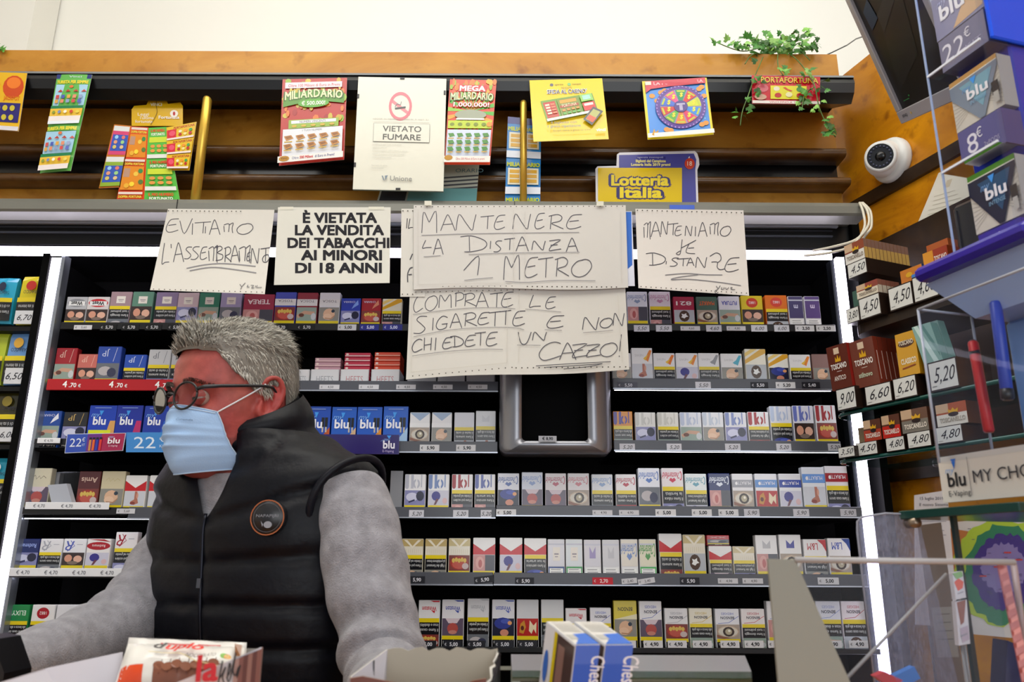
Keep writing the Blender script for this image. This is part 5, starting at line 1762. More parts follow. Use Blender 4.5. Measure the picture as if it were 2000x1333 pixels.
def d_porta(a):
    a.rect(0, 0, 1, 1, '#c2162a', 3, 2)
    speckle(a, 12, .02, .1, .26, .8, .03, ['#d84a58', '#a80f20'], 4)
    a.ell(.16, .45, .08, .14, '#d86a78')
    a.text('PORTAFORTUNA', .55, .26, .2, '#7a0e14', fit=.84, bold=.05)
    a.text('PORTAFORTUNA', .55, .25, .19, '#e0b83a', fit=.83, bold=.02)
    a.rect(.27, .36, .8, .83, '#d8d02a')
    a.ell(.36, .47, .045, .08, '#e0d8c0')
    a.line([(.47, .42), (.52, .5), (.58, .55)], .04, '#c8502a')
    a.ell(.7, .48, .05, .09, '#3f8a3a')
    a.ell(.38, .7, .05, .08, '#b8262a')
    a.ell(.54, .68, .05, .09, '#e0dca8')
    a.ell(.7, .7, .05, .08, '#b8262a')
    a.rect(0, .9, 1, 1, '#e8e2dc')
    a.text('VINCI FINO A 15.000', .5, .98, .06, '#c8323a', fit=.5)
    a.ell(.12, .78, .09, .1, '#c9a08a')


def d_tur(a):
    a.rect(0, 0, 1, 1, '#5fae4e', 1, 6)
    for b in (0, .5):
        a.rect(.02, b+.0, .98, b+.03, '#dfe6ee')
        if b == 0:
            a.rect(.0, 0, 1, .045, '#1f2f74')
            a.text('Vinci', .55, .036, .02, '#d8def0', fit=.36)
        a.text('TURISTA PER SEMPRE', .5, b+.1, .032, '#e2d23a', fit=.9, bold=.06)
        a.rect(.04, b+.11, .96, b+.33, '#9fc8e0')
        a.ell(.5, b+.135, .06, .015, '#d8703a')
        for i in range(4):
            a.poly([(.12+.23*i, b+.19), (.2+.23*i, b+.165), (.28+.23*i, b+.19)], '#b8382e')
        for j in range(2):
            for i in range(5):
                a.rect(.1+.17*i, b+.225+.05*j, .2+.17*i, b+.262+.05*j, ['#c84a4a', '#4a5ab0', '#d8a04a', '#d88a6a', '#8a9ac0'][(i+2*j) % 5])
        a.rect(.02, b+.34, .98, b+.37, '#1f7a4a')
        a.rect(.02, b+.37, .98, b+.45, '#e0b83c')
        for i in range(5):
            a.ell(.14+.18*i, b+.41, .05, .016, ['#8a9a3a', '#7a8ab0', '#f0e8d0', '#c8402e', '#d8c23a'][i])
        a.rect(.02, b+.45, .98, b+.5, '#e6dcd8')


def d_tick(kind):
    def d(a):
        if kind == 'blue':
            a.rect(0, 0, 1, 1, '#c9762a', 2, 2)
            for b, c in ((0, '#d84a78'), (.5, '#8fae3a')):
                a.rect(.05, b+.02, .95, b+.1, '#dfe2e0')
                a.rect(.05, b+.1, .95, b+.48, c)
                a.rect(.1, b+.16, .95, b+.42, '#3a5ab8')
                for i in range(3):
                    a.ell(.32, b+.2+.08*i, .1, .03, ['#9fd0f0', '#e0a07a', '#d8c46a'][i])
                    a.ell(.7, b+.2+.08*i, .1, .03, ['#e07a6a', '#9fd08a', '#e0c08a'][i])
        elif kind == 'orange':
            a.rect(0, 0, 1, 1, '#d8451f', 2, 2)
            for b in (0, .42, .84):
                a.rect(.05, b+.01, .95, b+.04, '#e4d0c4')
                a.text('DOPPIA FORTUNA', .5, b+.085, .03, '#e8d84a', fit=.85, bold=.04)
                if b < .8:
                    a.rect(.06, b+.1, .94, b+.4, '#e08a24')
                    a.rect(.1, b+.13, .36, b+.24, '#b8907a')
                    for i in range(5):
                        a.ell([.8, .62, .84, .5, .3][i], b+[.16, .2, .3, .33, .35][i], .1, .03, ['#3f8a4a', '#e8c04a', '#5a7a3a', '#f0d23a', '#e8b03a'][i])
        elif kind == 'green':
            a.rect(0, 0, 1, 1, '#58b844', 2, 2)
            for b in (0, .42, .84):
                a.text('IL MIO NUMERO', .5, b+.06, .035, '#d8502c', fit=.72, bold=.05)
                a.text('FORTUNATO', .5, b+.11, .035, '#e8eedc', fit=.66, bold=.04)
                if b < .8:
                    a.rect(.08, b+.13, .92, b+.2, '#c8d83a')
                    for j in range(2):
                        for i in range(3):
                            a.ell(.24+.27*i, b+.25+.06*j, .1, .022, '#e0984a')
                    a.rect(.03, b+.36, .97, b+.41, '#dfe0da')
        else:
            a.rect(0, 0, 1, 1, '#d8a81c', 2, 2)
            for b in (0, .333, .666):
                a.rect(.02, b+.01, .98, b+.3, '#e0b81e')
                a.text('PORTAFORTUNA', .6, b+.08, .05, '#b8481c', fit=.7, bold=.04)
                a.rect(.02, b+.08, .34, b+.27, '#d02434')
                a.ell(.2, b+.17, .11, .06, '#e0506a')
                for i in range(3):
                    a.ell(.48+.18*i, b+.15, .06, .03, ['#e8e0b0', '#e8902a', '#3f9a4a'][i])
                    a.ell(.48+.18*i, b+.22, .06, .03, ['#b82a2a', '#e8d88a', '#b82a2a'][i])
                a.rect(.02, b+.28, .98, b+.32, '#e8d8d0')
    return d


def d_bluet(a):
    a.rect(0, 0, 1, 1, '#2f86cc', 1, 4)
    a.rect(0, 0, 1, .08, '#3a3f8a')
    for b in (.1, .52, .93):
        a.text('MILIARDARIO', .5, b+.06, .045, '#b8c22a', fit=.94, bold=.06)
        if b < .9:
            for u in (.06, .56):
                a.rect(u, b+.08, u+.38, b+.27, '#e4e0c8')
                for j in range(3):
                    a.rect(u+.05, b+.1+.055*j, u+.33, b+.14+.055*j, '#d8a52c')
            a.rect(0, b+.3, 1, b+.38, '#dfe4ee')


def d_grey(a):
    a.rect(.0, .0, 1, 1, '#b9bcae')
    a.text('ORARIO', .9, .2, .1, '#5a7a84', fit=.3)
    for i in range(4):
        a.poly([(.55, .34+.1*i), (1, .26+.1*i), (1, .3+.1*i), (.55, .38+.1*i)], '#4a4c50')
    a.rect(.3, .62, 1, .95, '#6fa4a4')
    a.rect(.02, .62, .28, .95, '#35363a')


hang('paper_sheet', [(757, 322), (936, 322), (930, 398), (735, 398)], 2.000, '#b9bcae', 'grey printed sheet standing behind the no smoking sign', 'paper', d_grey, mat='paper')
hang('lottery_ticket', [(-62, 139), (53, 143), (36, 257), (-72, 250)], YN, '#d8a020', 'orange yellow lottery ticket cut by the left edge of the photo', 'lottery ticket',
     lambda a: (a.rect(0, 0, 1, 1, '#e0b020', 2, 2), a.ell(.8, .25, .18, .2, '#c8481c'), a.ell(.8, .18, .12, .1, '#e87a2a'), a.text('JACKPOT', .8, .48, .07, '#d86a1c', fit=.28, bold=.03), a.rect(.5, .53, .97, .86, '#2a2470'),
                [a.ell(.58+.13*i, .62+.16*j, .045, .05, '#c8b83a') for i in range(3) for j in range(2)], a.rect(.4, .2, .57, .45, '#c02a2a'), a.rect(0, .93, 1, 1, '#d8d4da')), group='lottery posters and tickets')
GL = 'lottery posters and tickets'
hang('lottery_ticket', [(112, 146), (180, 146), (138, 334), (78, 339)], YN, '#5fae4e', 'hanging strip of two blue TURISTA PER SEMPRE tickets at upper left', 'lottery ticket', d_tur, bow=0.006, group=GL, tiltY=(0, 0, -.02, -.02))
# yellow hanger with its ticket columns
hq = [(190, 243), (260, 190), (262, 188)]
mb = MB('gloss')
out = [(257, 246), (257, 214), (262, 207), (286, 205), (290, 196), (300, 187), (312, 185), (323, 190), (328, 203), (352, 200), (357, 207), (357, 246)]
Yh = 1.985
mb.prism([P(x, y, Yh) for x, y in out], V((0, .002, 0)), '#d9ac10')
ar = Art(mb, lambda x, y, k: P(x, y, Yh-.00025*k), down=True)
ar.text('VINCI', 305, 207, 6, '#e8e2c8', fit=22, bold=.03)
ar.text('Leggi', 280, 226, 6, '#f0e8d8', fit=22)
ar.text('l\'ultima', 287, 233, 6, '#f0e8d8', fit=26)
ar.text('fortunata', 281, 240, 6, '#f0e8d8', fit=34)
ar.ell(340, 222, 8, 7, '#eee6da')
ar.ell(340, 222, 2.5, 4, '#b8262a')
ar.text('Fortunata', 330, 232, 6, '#efe8dc', fit=40, bold=.03)
ar.line(smooth([(307, 189), (305, 205), (306, 222), (294, 244)]), 0.8, '#3a2a10')
hg = mb.build('ticket_hanger', label='yellow round-topped cardboard hanger with columns of lottery tickets', cat='ticket hanger')
for nm, q, kd in (('ticket_column', [(223, 243), (256, 246), (236, 366), (193, 368)], 'blue'), ('ticket_column', [(256, 247), (290, 249), (281, 400), (226, 400)], 'orange'),
                  ('ticket_column', [(290, 250), (326, 248), (353, 400), (281, 400)], 'green'), ('ticket_column', [(325, 249), (384, 238), (370, 333), (327, 333)], 'yellow')):
    pts = [P(x, y, Yh-.004-(.003 if kd == 'yellow' else 0)) for x, y in q]
    mb = MB('gloss')
    fn = quad_fn(*pts)
    mb.poly([fn(0, 0, 0), fn(1, 0, 0), fn(1, 1, 0), fn(0, 1, 0)], '#d9ac10')
    mb.poly([fn(u, v, 0)+V((0, .001, 0)) for u, v in ((0, 0), (0, 1), (1, 1), (1, 0))], '#d9d6cc')
    d_tick(kd)(Art(mb, fn, down=True))
    mb.build(nm, hg, label=kd+' ticket column')
hang('lottery_poster', [(552, 155), (678, 152), (672, 312), (545, 324)], YN, '#b32e24', 'red MILIARDARIO lottery poster left of the no smoking sign', 'lottery poster', d_mil, group=GL)
# no smoking notice behind clip glass
pts = [P(x, y, 1.915) for x, y in ((700, 150), (872, 154), (866, 374), (689, 370))]
mb = MB('gloss')
mb.prism(pts, V((0, .006, 0)), '#d9d7c9', '#9fb0a8')
fn = quad_fn(*pts)
ar = Art(mb, fn, down=True)
d_smoke(ar)
o = mb.build('framed_notice', label='clip-framed white VIETATO FUMARE notice with red no smoking ring', cat='notice')
for q in ((.5, .008), (.5, .99), (.985, .13), (.01, .18), (.012, .79)):
    c = fn(*q, 2)
    mb = MB('metal')
    mb.box(c, (.012 if q[0] == .5 else .005, .004, .005 if q[0] == .5 else .012), '#3a3a3c')
    mb.build('clip', o)
hang('lottery_poster', [(879, 155), (970, 157), (957, 322), (867, 322)], YN, '#d9482a', 'narrow MEGA MILIARDARIO lottery poster right of the no smoking sign', 'lottery poster', d_mega, group=GL)
hang('lottery_ticket', [(992, 228), (1057, 234), (1055, 398), (986, 398)], 1.99, '#2f86cc', 'blue ticket strip behind the second brass post', 'lottery ticket', d_bluet, group=GL)
hang('lottery_poster', [(1034, 157), (1176, 153), (1189, 272), (1042, 277)], YN-.004, '#e6c51c', 'yellow SFIDA AL CASINO poster right of the second brass post', 'lottery poster', d_yel, group=GL, tiltY=(0, 0, -.02, -.02))
hang('lottery_poster', [(1254, 159), (1380, 152), (1394, 263), (1265, 273)], YN, '#e2cc24', 'square poster with a colourful wheel of fortune', 'lottery poster', d_wheel, bow=-.003, group=GL, tiltY=(0, 0, -.015, -.015))
hang('lottery_ticket', [(1468, 147), (1602, 150), (1601, 205), (1469, 203)], YN, '#c2162a', 'red PORTAFORTUNA ticket under the ivy', 'lottery ticket', d_porta, group=GL)
# the standing lottery board
Yl = 1.995
mb = MB('gloss')
out = [(1164, 400), (1163, 330), (1167, 325), (1204, 324), (1205, 302), (1210, 298), (1357, 295), (1362, 300), (1365, 310), (1366, 322), (1362, 332), (1364, 400)]
mb.prism([P(x, y, Yl) for x, y in out], V((0, .005, 0)), '#d8d6dc')
ar = Art(mb, lambda x, y, k: P(x, y, Yl-.00025*k), down=True)
ar.poly([(1209, 398), (1209, 303), (1355, 300), (1360, 312), (1358, 332), (1360, 398)], '#4a4a96')
ar.rect(1244, 306, 1300, 311, '#34347a')
ar.text('agenzia monopoli', 1270, 309, 3.5, '#b8b8dc', fit=50)
ar.text('Biglietti del Campione', 1271, 317, 5, '#d9d08a', fit=58, bold=.06)
ar.text('Lotteria Italia 2019 premi', 1271, 324, 5, '#d9d08a', fit=76, bold=.06)
ar.ell(1347, 320, 10, 11, '#c8402c')
ar.text('18', 1347, 324, 9, '#efe0d0', fit=9)
ar.line([(1345, 309), (1347, 306)], 2, '#e0e0e4')
ar.rect(1168, 328, 1332, 399, '#d8b80c')
for b, c in ((.13, '#3a3468'), (.045, '#e4cc2c')):
    ar.text('Lotteria', 1250, 362, 20, c, fit=114 if b > .1 else 110, bold=b, res=3)
    ar.text('Italia', 1252, 386, 20, c, fit=84 if b > .1 else 80, bold=b, res=3)
mb.build('lottery_board', label='yellow and blue LOTTERIA ITALIA board standing behind the grey rail', cat='lottery board')

# ================================================================ ivy on top of the fascia
rn = random.Random(11)
pot = empty('ivy_plant', P(1530, 112, 2.06), 'trailing green ivy spilling over the fascia at the right', 'plant')


def leaf(mb, c, d, n, s, col):
    d = d.normalized()
    n = (n-d*n.dot(d)).normalized()
    t = d.cross(n)
    o = [(0, 0), (.38, -.12), (.62, .22), (.36, .34), (.42, .68), (.2, .62), (0, 1.1), (-.2, .62), (-.42, .68), (-.36, .34), (-.62, .22), (-.38, -.12)]
    pts = [c+t*(x*s)+d*(y*s)-n*(s*.25*abs(x)) for x, y in o]
    mid = [c, c+d*(.6*s), c+d*(1.1*s)]
    k = len(pts)
    mb.add(pts+mid, [[0, 1, 2, 3, k+1], [3, 4, 5, k+1], [5, 6, k+2, k+1], [6, 7, k+1, k+2], [7, 8, 9, k+1], [9, 10, 11, 0, k+1]], col, False)


stems = [
 [(1530, 112, 2.06), (1500, 92, 2.02), (1450, 100, 1.99), (1402, 84, 1.96)], [(1530, 112, 2.06), (1490, 80, 2.0), (1465, 78, 1.97)], [(1530, 112, 2.06), (1530, 84, 2.0), (1518, 76, 1.97)],
 [(1530, 112, 2.06), (1560, 84, 2.0), (1582, 98, 1.97)], [(1530, 112, 2.06), (1545, 108, 1.99), (1568, 130, 1.94), (1590, 165, 1.912), (1600, 210, 1.91), (1616, 245, 1.91), (1632, 268, 1.91)],
 [(1530, 112, 2.06), (1520, 105, 1.98), (1520, 130, 1.95), (1530, 148, 1.93)], [(1530, 112, 2.06), (1475, 105, 1.98), (1455, 125, 1.96)], [(1590, 170, 1.912), (1572, 185, 1.91), (1566, 215, 1.91)],
 [(1530, 112, 2.06), (1560, 100, 1.99), (1582, 118, 1.97)], [(1490, 112, 1.97), (1474, 150, 1.925), (1462, 185, 1.91), (1450, 218, 1.91), (1446, 245, 1.91)]]
cols = ['#3f7a26', '#5a9a34', '#2f5e22', '#7ab04a', '#4a8a3a', '#86b45c']
for i, st in enumerate(stems):
    pts = smooth([tuple(P(*s)) for s in st], 6)
    mb = MB('leaf')
    mb.tube(pts, .0016, '#5a7a3a', 6)
    mb.build('stem', pot)
    mb = MB('leaf')
    n = (34, 22, 30, 26, 30, 20, 20, 10, 24, 16)[i]
    for j in range(n):
        t = (j+.5)/n
        t = .12+.88*t
        q = V(pts[min(int(t*(len(pts)-1)), len(pts)-1)])
        bush = .022 if i in (4, 7, 9) and t > .45 else .035
        q = q+V((rn.uniform(-bush, bush), rn.uniform(-.02, .012), rn.uniform(-bush*.6, bush*.6)))
        if q.y > 1.93 and q.z < ZTOP+.004:
            q.z = ZTOP+.006
        if i in (4, 7, 9):
            q.y = min(q.y, 1.912)
        d = V((rn.uniform(-1, 1), rn.uniform(-.7, .1), rn.uniform(-1, .5)))
        leaf(mb, q, d, V((rn.uniform(-.5, .5), -1, rn.uniform(-.1, .7))), rn.uniform(.012, .024), rn.choice(cols if i not in (9,) else cols[:3]))
    mb.build('foliage', pot)
mb = MB('leaf')
mb.tube([P(-18, 112, 2.02), P(-6, 100, 2.0), P(2, 96, 1.98)], .0016, '#5a7a3a', 6)
for q in ((0, 95), (-8, 92), (-14, 104), (4, 98)):
    leaf(mb, P(q[0], q[1], 1.985), V((.6, -.2, .4)), V((0, -1, .3)), .017, '#5aa03a')
mb.build('plant_leaf', label='single green leaf tip at the far left above the fascia', cat='plant')


# ================================================================ dome camera, monitor and notices on the wooden wall
c = PW(1748, 315, 0.0)
wn = WN
ax_t = WE
dome = empty('dome_camera', c, 'white dome security camera on the wooden wall above the batten', 'security camera')
zx = V((0, 0, 1))
mb = MB('plastic')
rings = []
for r, h in ((.060, 0), (.062, .006), (.062, .018), (.058, .026), (.05, .03)):
    rings.append([c+wn*h+ax_t*(r*cos(2*pi*j/32))+zx*(r*sin(2*pi*j/32)) for j in range(32)])
mb.loft(rings, '#d9dad8')
mb.build('base', dome)
bc = c+wn*.036
look = (V((-.75, -1.0, -.35))).normalized()
sx = look.cross(zx).normalized()
sz = sx.cross(look)
mb = MB('plastic')
mb.ball(bc, .05, '#e2e3e2', (sx, sz, look), 32, 20)
mb.build('dome', dome)
mb = MB('plastic')
rings = []
for r, h in ((.036, .036), (.040, .040), (.041, .050), (.038, .056), (.033, .056)):
    rings.append([bc+look*h+sx*(r*cos(2*pi*j/32))+sz*(r*sin(2*pi*j/32)) for j in range(32)])
mb.loft(rings, '#e4e5e4', cap=False)
mb.build('lens_ring', dome)
mb = MB('gloss')
q = [bc+look*.054+sx*(.034*cos(2*pi*j/32))+sz*(.034*sin(2*pi*j/32)) for j in range(32)]
mb.poly(q, '#15161c')
for j in range(18):
    t = 2*pi*j/18
    mb.ball(bc+look*.0545+sx*(.026*cos(t))+sz*(.026*sin(t)), .0032, '#3a3f56', None, 8, 5)
mb.ball(bc+look*.052, (.014, .014, .008), '#07080c', (sx, sz, look), 20, 10)
mb.build('lens', dome, label='dark infrared lens')

# monitor hung on the wall, tipped towards the counter
BLc, BRc = P(1760, 243, 1.66), P(1848, 204, 1.44)
ex = (BRc-BLc).normalized()
d = ray(1650, 0)
lam = (BLc-CAM).dot(ex)/d.dot(ex)
TLc = CAM+d*lam
ez = (TLc-BLc).normalized()
en = ex.cross(ez).normalized()
if en.dot(CAM-BLc) < 0:
    en = -en
Wm = 0.34
Hm = max((TLc-BLc).length*1.12, 0.3)
mc = BLc+ex*(Wm/2)+ez*(Hm/2)-en*.02
mon = empty('monitor', mc, 'silver framed flat monitor with dark screen tilted high on the right wall', 'monitor')
mb = MB('painted_metal')
fr = .022


def mp(u, v, k=0):
    return BLc+ex*(u)+ez*(v)+en*(.0004*k)


for (u0, v0, u1, v1) in ((0, 0, Wm, .03), (0, Hm-fr, Wm, Hm), (0, .03, fr, Hm-fr), (Wm-fr, .03, Wm, Hm-fr)):
    mb.box(BLc+ex*((u0+u1)/2)+ez*((v0+v1)/2)-en*.012, (u1-u0, v1-v0, .024), '#a9a8b0', (ex, ez, en), bev=.002)
mb.box(BLc+ex*(Wm/2)+ez*(Hm/2)-en*.03, (Wm*.94, Hm*.94, .03), '#77777e', (ex, ez, en), bev=.006)
ar = Art(mb, lambda u, v, k: mp(u, v, k+1))
ar.text('BENQ', .04, .012, .007, '#55555c', bold=.02)
ar.ell(.075, .015, .003, .003, '#d8b85a')
mb.build('frame', mon)
mb = MB('card')
ar = Art(mb, lambda u, v, k: mp(u, v, k)-en*.008)
ar.rect(fr, .03, Wm-fr, Hm-fr, '#07080b')
ar.poly([(.05, .07), (.2, .12), (.26, .3), (.1, .22)], '#14171b')
ar.poly([(.1, .2), (.25, .26), (.25, .29), (.1, .24)], '#23272c')
ar.poly([(.05, Hm*.62), (.1, Hm*.66), (.09, Hm*.8), (.045, Hm*.75)], '#0f3350')
ar.poly([(.04, Hm*.86), (.1, Hm*.9), (.1, Hm*.91), (.04, Hm*.88)], '#1a1a80')
ar.ell(.085, .052, .003, .002, '#2a9a4a')
ar.rect(.05, .045, .082, .047, '#1f6a3a')
mb.build('screen', mon)
mb = MB('painted_metal')
pw0 = BLc+ex*(Wm*.5)+ez*(Hm*.5)-en*.045
s_, z_ = (pw0-WO).dot(WE), pw0.z
mb.tube([pw0, wallpt(s_, z_, .03), wallpt(s_, z_, .001)], .016, '#55555a', 12)
mb.build('wall_arm', mon)
mb = MB('plastic')
mb.tube([P(1590, 118, 2.35), P(1622, 104, 2.3), P(1655, 88, 2.2), P(1672, 76, 2.05), P(1720, 60, 1.85), mc-en*.045], .0022, '#3a3a3a', 6)
mb.build('cable', mon)

q = [(1833, 338), (1940, 296), (1892, 470), (1773, 482)]
pts = [PW(x, y, .004) for x, y in q]
mb = MB('paper')
fn = quad_fn(*pts)
mb.poly([fn(0, 0), fn(1, 0), fn(1, 1), fn(0, 1)], '#d8d4c6')
ar = Art(mb, fn, down=True)
ar.rect(.26, .16, .36, .26, '#c4b8a0')
for j in range(9):
    ar.line([(.12+.02*(j % 3), .34+.06*j), (.5+.08*((j*5) % 4), .335+.06*j)], .006, '#b0aa9a')
mb.build('wall_notice', label='white printed notice on the wooden wall below the dark batten', cat='notice')

# ================================================================ corner shelves of cigar boxes
E0, EE = V((.763, 1.9, 0)), V((.39, -.92, 0)).normalized()
EN = V((EE.y, -EE.x, 0))
if EN.dot(CAM-E0) < 0:
    EN = -EN


def TP(px, py, off=0.0):
    return PP(px, py, E0+EN*off, EN)


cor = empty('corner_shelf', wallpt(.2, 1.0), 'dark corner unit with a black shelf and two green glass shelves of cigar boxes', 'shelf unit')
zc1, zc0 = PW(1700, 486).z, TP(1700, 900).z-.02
mb = MB('wood_dark')  # dark wood panel, its tone partly standing in for shade behind the boxes
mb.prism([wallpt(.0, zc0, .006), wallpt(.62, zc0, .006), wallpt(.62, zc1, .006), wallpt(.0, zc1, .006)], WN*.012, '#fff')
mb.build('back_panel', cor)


def shelf_plate(name, mat, za, thick, s0, s1, dep, col, r=.05):
    mb = MB(mat)
    pts = []
    for i in range(6):
        a = pi/2*i/5
        pts.append(E0+EE*(s0+r-r*sin(a))-EN*(r-r*cos(a)) if False else E0+EE*(s0+r*(1-cos(a)))-EN*(r*(1-sin(a))))
    pts = pts + [E0+EE*s1, E0+EE*s1-EN*dep, E0+EE*s0-EN*dep]
    pts = [p+V((0, 0, za)) for p in pts]
    mb.prism(pts, V((0, 0, -thick)), col)
    if mat == 'green_glass':
        mb.use('gloss')
        mb.tube([p+V((0, 0, -thick/2)) for p in pts[:7]], thick*.52, '#0d4a42', 8)
    return mb.build(name, cor)


def s_at(px, py):
    return (TP(px, py)-E0).dot(EE)


zA = TP(1720, 620, 0).z
zB = TP(1740, 786).z
zC = TP(1740, 884).z
shelf_plate('shelf', 'wood_dark', zA, .022, s_at(1662, 640)-.01, .5, .2, '#fff')
o = shelf_plate('glass_shelf', 'green_glass', zB, .009, s_at(1622, 806), .55, .22, '#fff')
o['label'] = 'green edged glass shelf'
o = shelf_plate('glass_shelf', 'green_glass', zC, .009, s_at(1626, 906), .55, .22, '#fff')
o['label'] = 'green edged glass shelf'
for z in (zA, zB, zC):
    mb = MB('painted_metal')
    for s in (.12, .5):
        mb.tube([E0+EE*s-EN*.19+V((0, 0, z-.012)), E0+EE*s-EN*.225+V((0, 0, z-.012))], .005, '#77777c', 8)
    mb.build('bracket', cor)
GC = 'cigar boxes on the corner shelves'


def square(q, zbase=None, off=0.0):
    """upright rectangle on the shelf-front plane that best fits the four photo corners"""
    a, b, c, d = [TP(x, y, off) for x, y in q]
    sa = ((a-E0).dot(EE)+(d-E0).dot(EE))/2
    sb = ((b-E0).dot(EE)+(c-E0).dot(EE))/2
    zt = (a.z+b.z)/2
    zb = (c.z+d.z)/2 if zbase is None else zbase
    return sa, sb, zb, zt


def cigar(q, dep, col, side, label, draw=None, name='cigar_box', cat='cigar box', zbase=None, off=0.0, lean=0.0, group=GC, mat='gloss', stripes=None):
    sa, sb, zb, zt = square(q, zbase, off)
    L = EE*lean
    fr = [E0+EN*off+EE*s+V((0, 0, z))+(L if top else V((0, 0, 0))) for s, z, top in ((sa, zt, 1), (sb, zt, 1), (sb, zb, 0), (sa, zb, 0))]
    mb = MB(mat)
    mb.prism(fr, -EN*dep, col, side)
    fn = quad_fn(*fr)
    if draw:
        draw(Art(mb, fn, down=True))
    if stripes:
        n, c1, c2 = stripes
        fs = quad_fn(fr[1], fr[1]-EN*dep, fr[2]-EN*dep, fr[2])
        a2 = Art(mb, fs, down=True)
    o = mb.build(name, label=label, cat=cat, group=group)
    return o, (sa, sb, zb, zt)


def pricetag(s):
    def d(a):
        a.rect(.03, .05, .97, .95, '#d9d9d4')
        a.text(s, .5, .72, .5, '#26242a', fit=.7, shear=.25)
        a.line([(.08, .84), (.24, .84)], .03, '#8a8a86')
    return d


def tray(q, s, dep, label, off=.001, zbase=None):
    return cigar(q, dep, '#2a1c16', '#261a14', label, pricetag(s), 'cigar_tray', 'cigar tray', zbase, off)


def file_of(q, n, dep, cols, label, draw, off=0.0, gap=.0012, lean=0.0, zbase=None):
    """n packs standing one behind the other, seen by their spines"""
    th = dep/n
    for i in range(n):
        sa, sb, zb, zt = square(q, zbase, off)
        b0 = E0+EN*(off-th*i)
        L = EE*lean
        fr = [b0+EE*sa+V((0, 0, zt))+L, b0+EE*sb+V((0, 0, zt))+L, b0+EE*sb+V((0, 0, zb)), b0+EE*sa+V((0, 0, zb))]
        mb = MB('gloss')
        mb.prism(fr, -EN*(th-gap), cols[0], cols[1])
        f2 = quad_fn(fr[1], fr[1]-EN*(th-gap), fr[2]-EN*(th-gap), fr[2])
        a2 = Art(mb, f2, down=True)
        if len(cols) > 2:
            a2.rect(.02, .42, .98, .99, cols[2])
        else:
            a2.line([(.5, .3), (.5, .9)], .12, '#e0c8b8')
        if i == 0:
            draw(Art(mb, quad_fn(*fr), down=True))
        mb.build('cigar_pack', label='%s, %s from front' % (label, ORD[i+1]), cat='pack of cigars', group='files of cigar packs')


def d_tosc(col, name, name2, c2='#e8dcd0'):
    def d(a):
        a.rect(0, 0, 1, 1, col)
        a.rect(.34, .06, .6, .2, '#d8c0a4')
        a.poly([(.36, .38), (.38, .26), (.45, .33), (.5, .22), (.56, .33), (.63, .26), (.64, .38)], '#d8a520')
        a.text(name, .5, .54, .12, '#efe8e0', fit=.76, bold=.03)
        a.line([(.38, .6), (.62, .6)], .012, '#d8c8b8')
        a.text(name2, .5, .8, .1, c2, fit=.56, bold=.02)
    return d


def d_small(col, band, name, tc='#f0e6d8'):
    def d(a):
        a.rect(0, 0, 1, 1, col)
        a.rect(0, 0, .42, .4, '#c8a888')
        a.rect(0, .48, 1, 1, band)
        a.poly([(.42, .44), (.4, .26), (.5, .34), (.57, .22), (.64, .34), (.74, .26), (.72, .44)], '#d8a520')
        a.ell(.57, .52, .17, .1, '#2a1c1a')
        a.text(name, .52, .84, .2, tc, fit=.84, bold=.03)
    return d


# black shelf, upper pile: a dark tray on top of a smaller one
_, (sa, sb, zb0, zt0) = tray([(1675.5, 585), (1717, 571), (1719.5, 598), (1680, 612)], '4,50', .07, 'small dark cigar tray tagged 4,50 under the long tray', .02, zA)
file_of([(1672, 561), (1712, 544), (1717, 571), (1675.5, 585)], 5, .068, ('#8a5a48', '#8f5a4a', '#c9bda8'), 'small white-spined cigar pack under the long tray', d_small('#8a3a2a', '#d8cdb8', 'TOSCANELLO', '#8a7a6a'), .019, zbase=zt0+.0005)
zz_ = TP(1674, 535).z
_, (sa, sb, zb1, zt1) = tray([(1654, 520), (1691, 501), (1694, 529), (1658, 549)], '4,50', .145, 'long dark cigar tray tagged 4,50 at the top of the pile', .02)
file_of([(1648, 483), (1684, 465), (1691, 502), (1654, 522)], 12, .143, ('#9a6a4a', '#8a6a5c', '#c8a45a'), 'cream-spined cigar pack in the long tray', d_small('#8f4a34', '#e0dcd4', 'TOSCANELLO', '#8a7a6a'), .019, zbase=zt1+.0005)
sa2 = s_at(1716, 540)
mb = MB('card')
fr = [E0+EN*.018+EE*(sa2-.005)+V((0, 0, zt0+.045)), E0+EN*.018+EE*(sb)+V((0, 0, zt0+.045))]
tray([(1651, 607), (1675.5, 597), (1679, 620), (1656, 631)], '3,80', .05, 'cigar tray tagged 3,80 at the left end of the black shelf', .024, zA)
cigar([(1664, 571), (1674, 567), (1678, 596), (1668, 600)], .02, '#2f5a4c', '#c9c4b4', 'narrow green and white cigar pack in the 3,80 tray', None, 'cigar_pack', 'pack of cigars', TP(1665, 602, .02).z, .004)
tray([(1734, 565), (1780, 548), (1782, 579), (1737, 597)], '4,50', .06, 'dark cigar tray tagged 4,50 with blue and orange pack', .012, zA)
cigar([(1758, 532), (1800, 514), (1802, 538), (1760, 549)], .04, '#c8762a', '#3a6aa8', 'orange and blue cigar pack standing in the second 4,50 tray', lambda a: (a.rect(0, .0, 1, .6, '#c87a2a'), a.rect(.5, .6, 1, 1, '#3f7ac0'), a.ell(.4, .5, .15, .2, '#d8a520')), 'cigar_pack', 'pack of cigars', TP(1759, 556, .006).z, .006)
tray([(1780, 543), (1827, 527), (1831, 558), (1785, 577)], '4,60', .06, 'dark cigar tray tagged 4,60 on the black shelf', .012, zA)
tray([(1826, 523), (1865, 509), (1867, 540), (1831, 551)], '5,00', .06, 'dark cigar tray tagged 5,00 beside the vape stand', .012, zA)
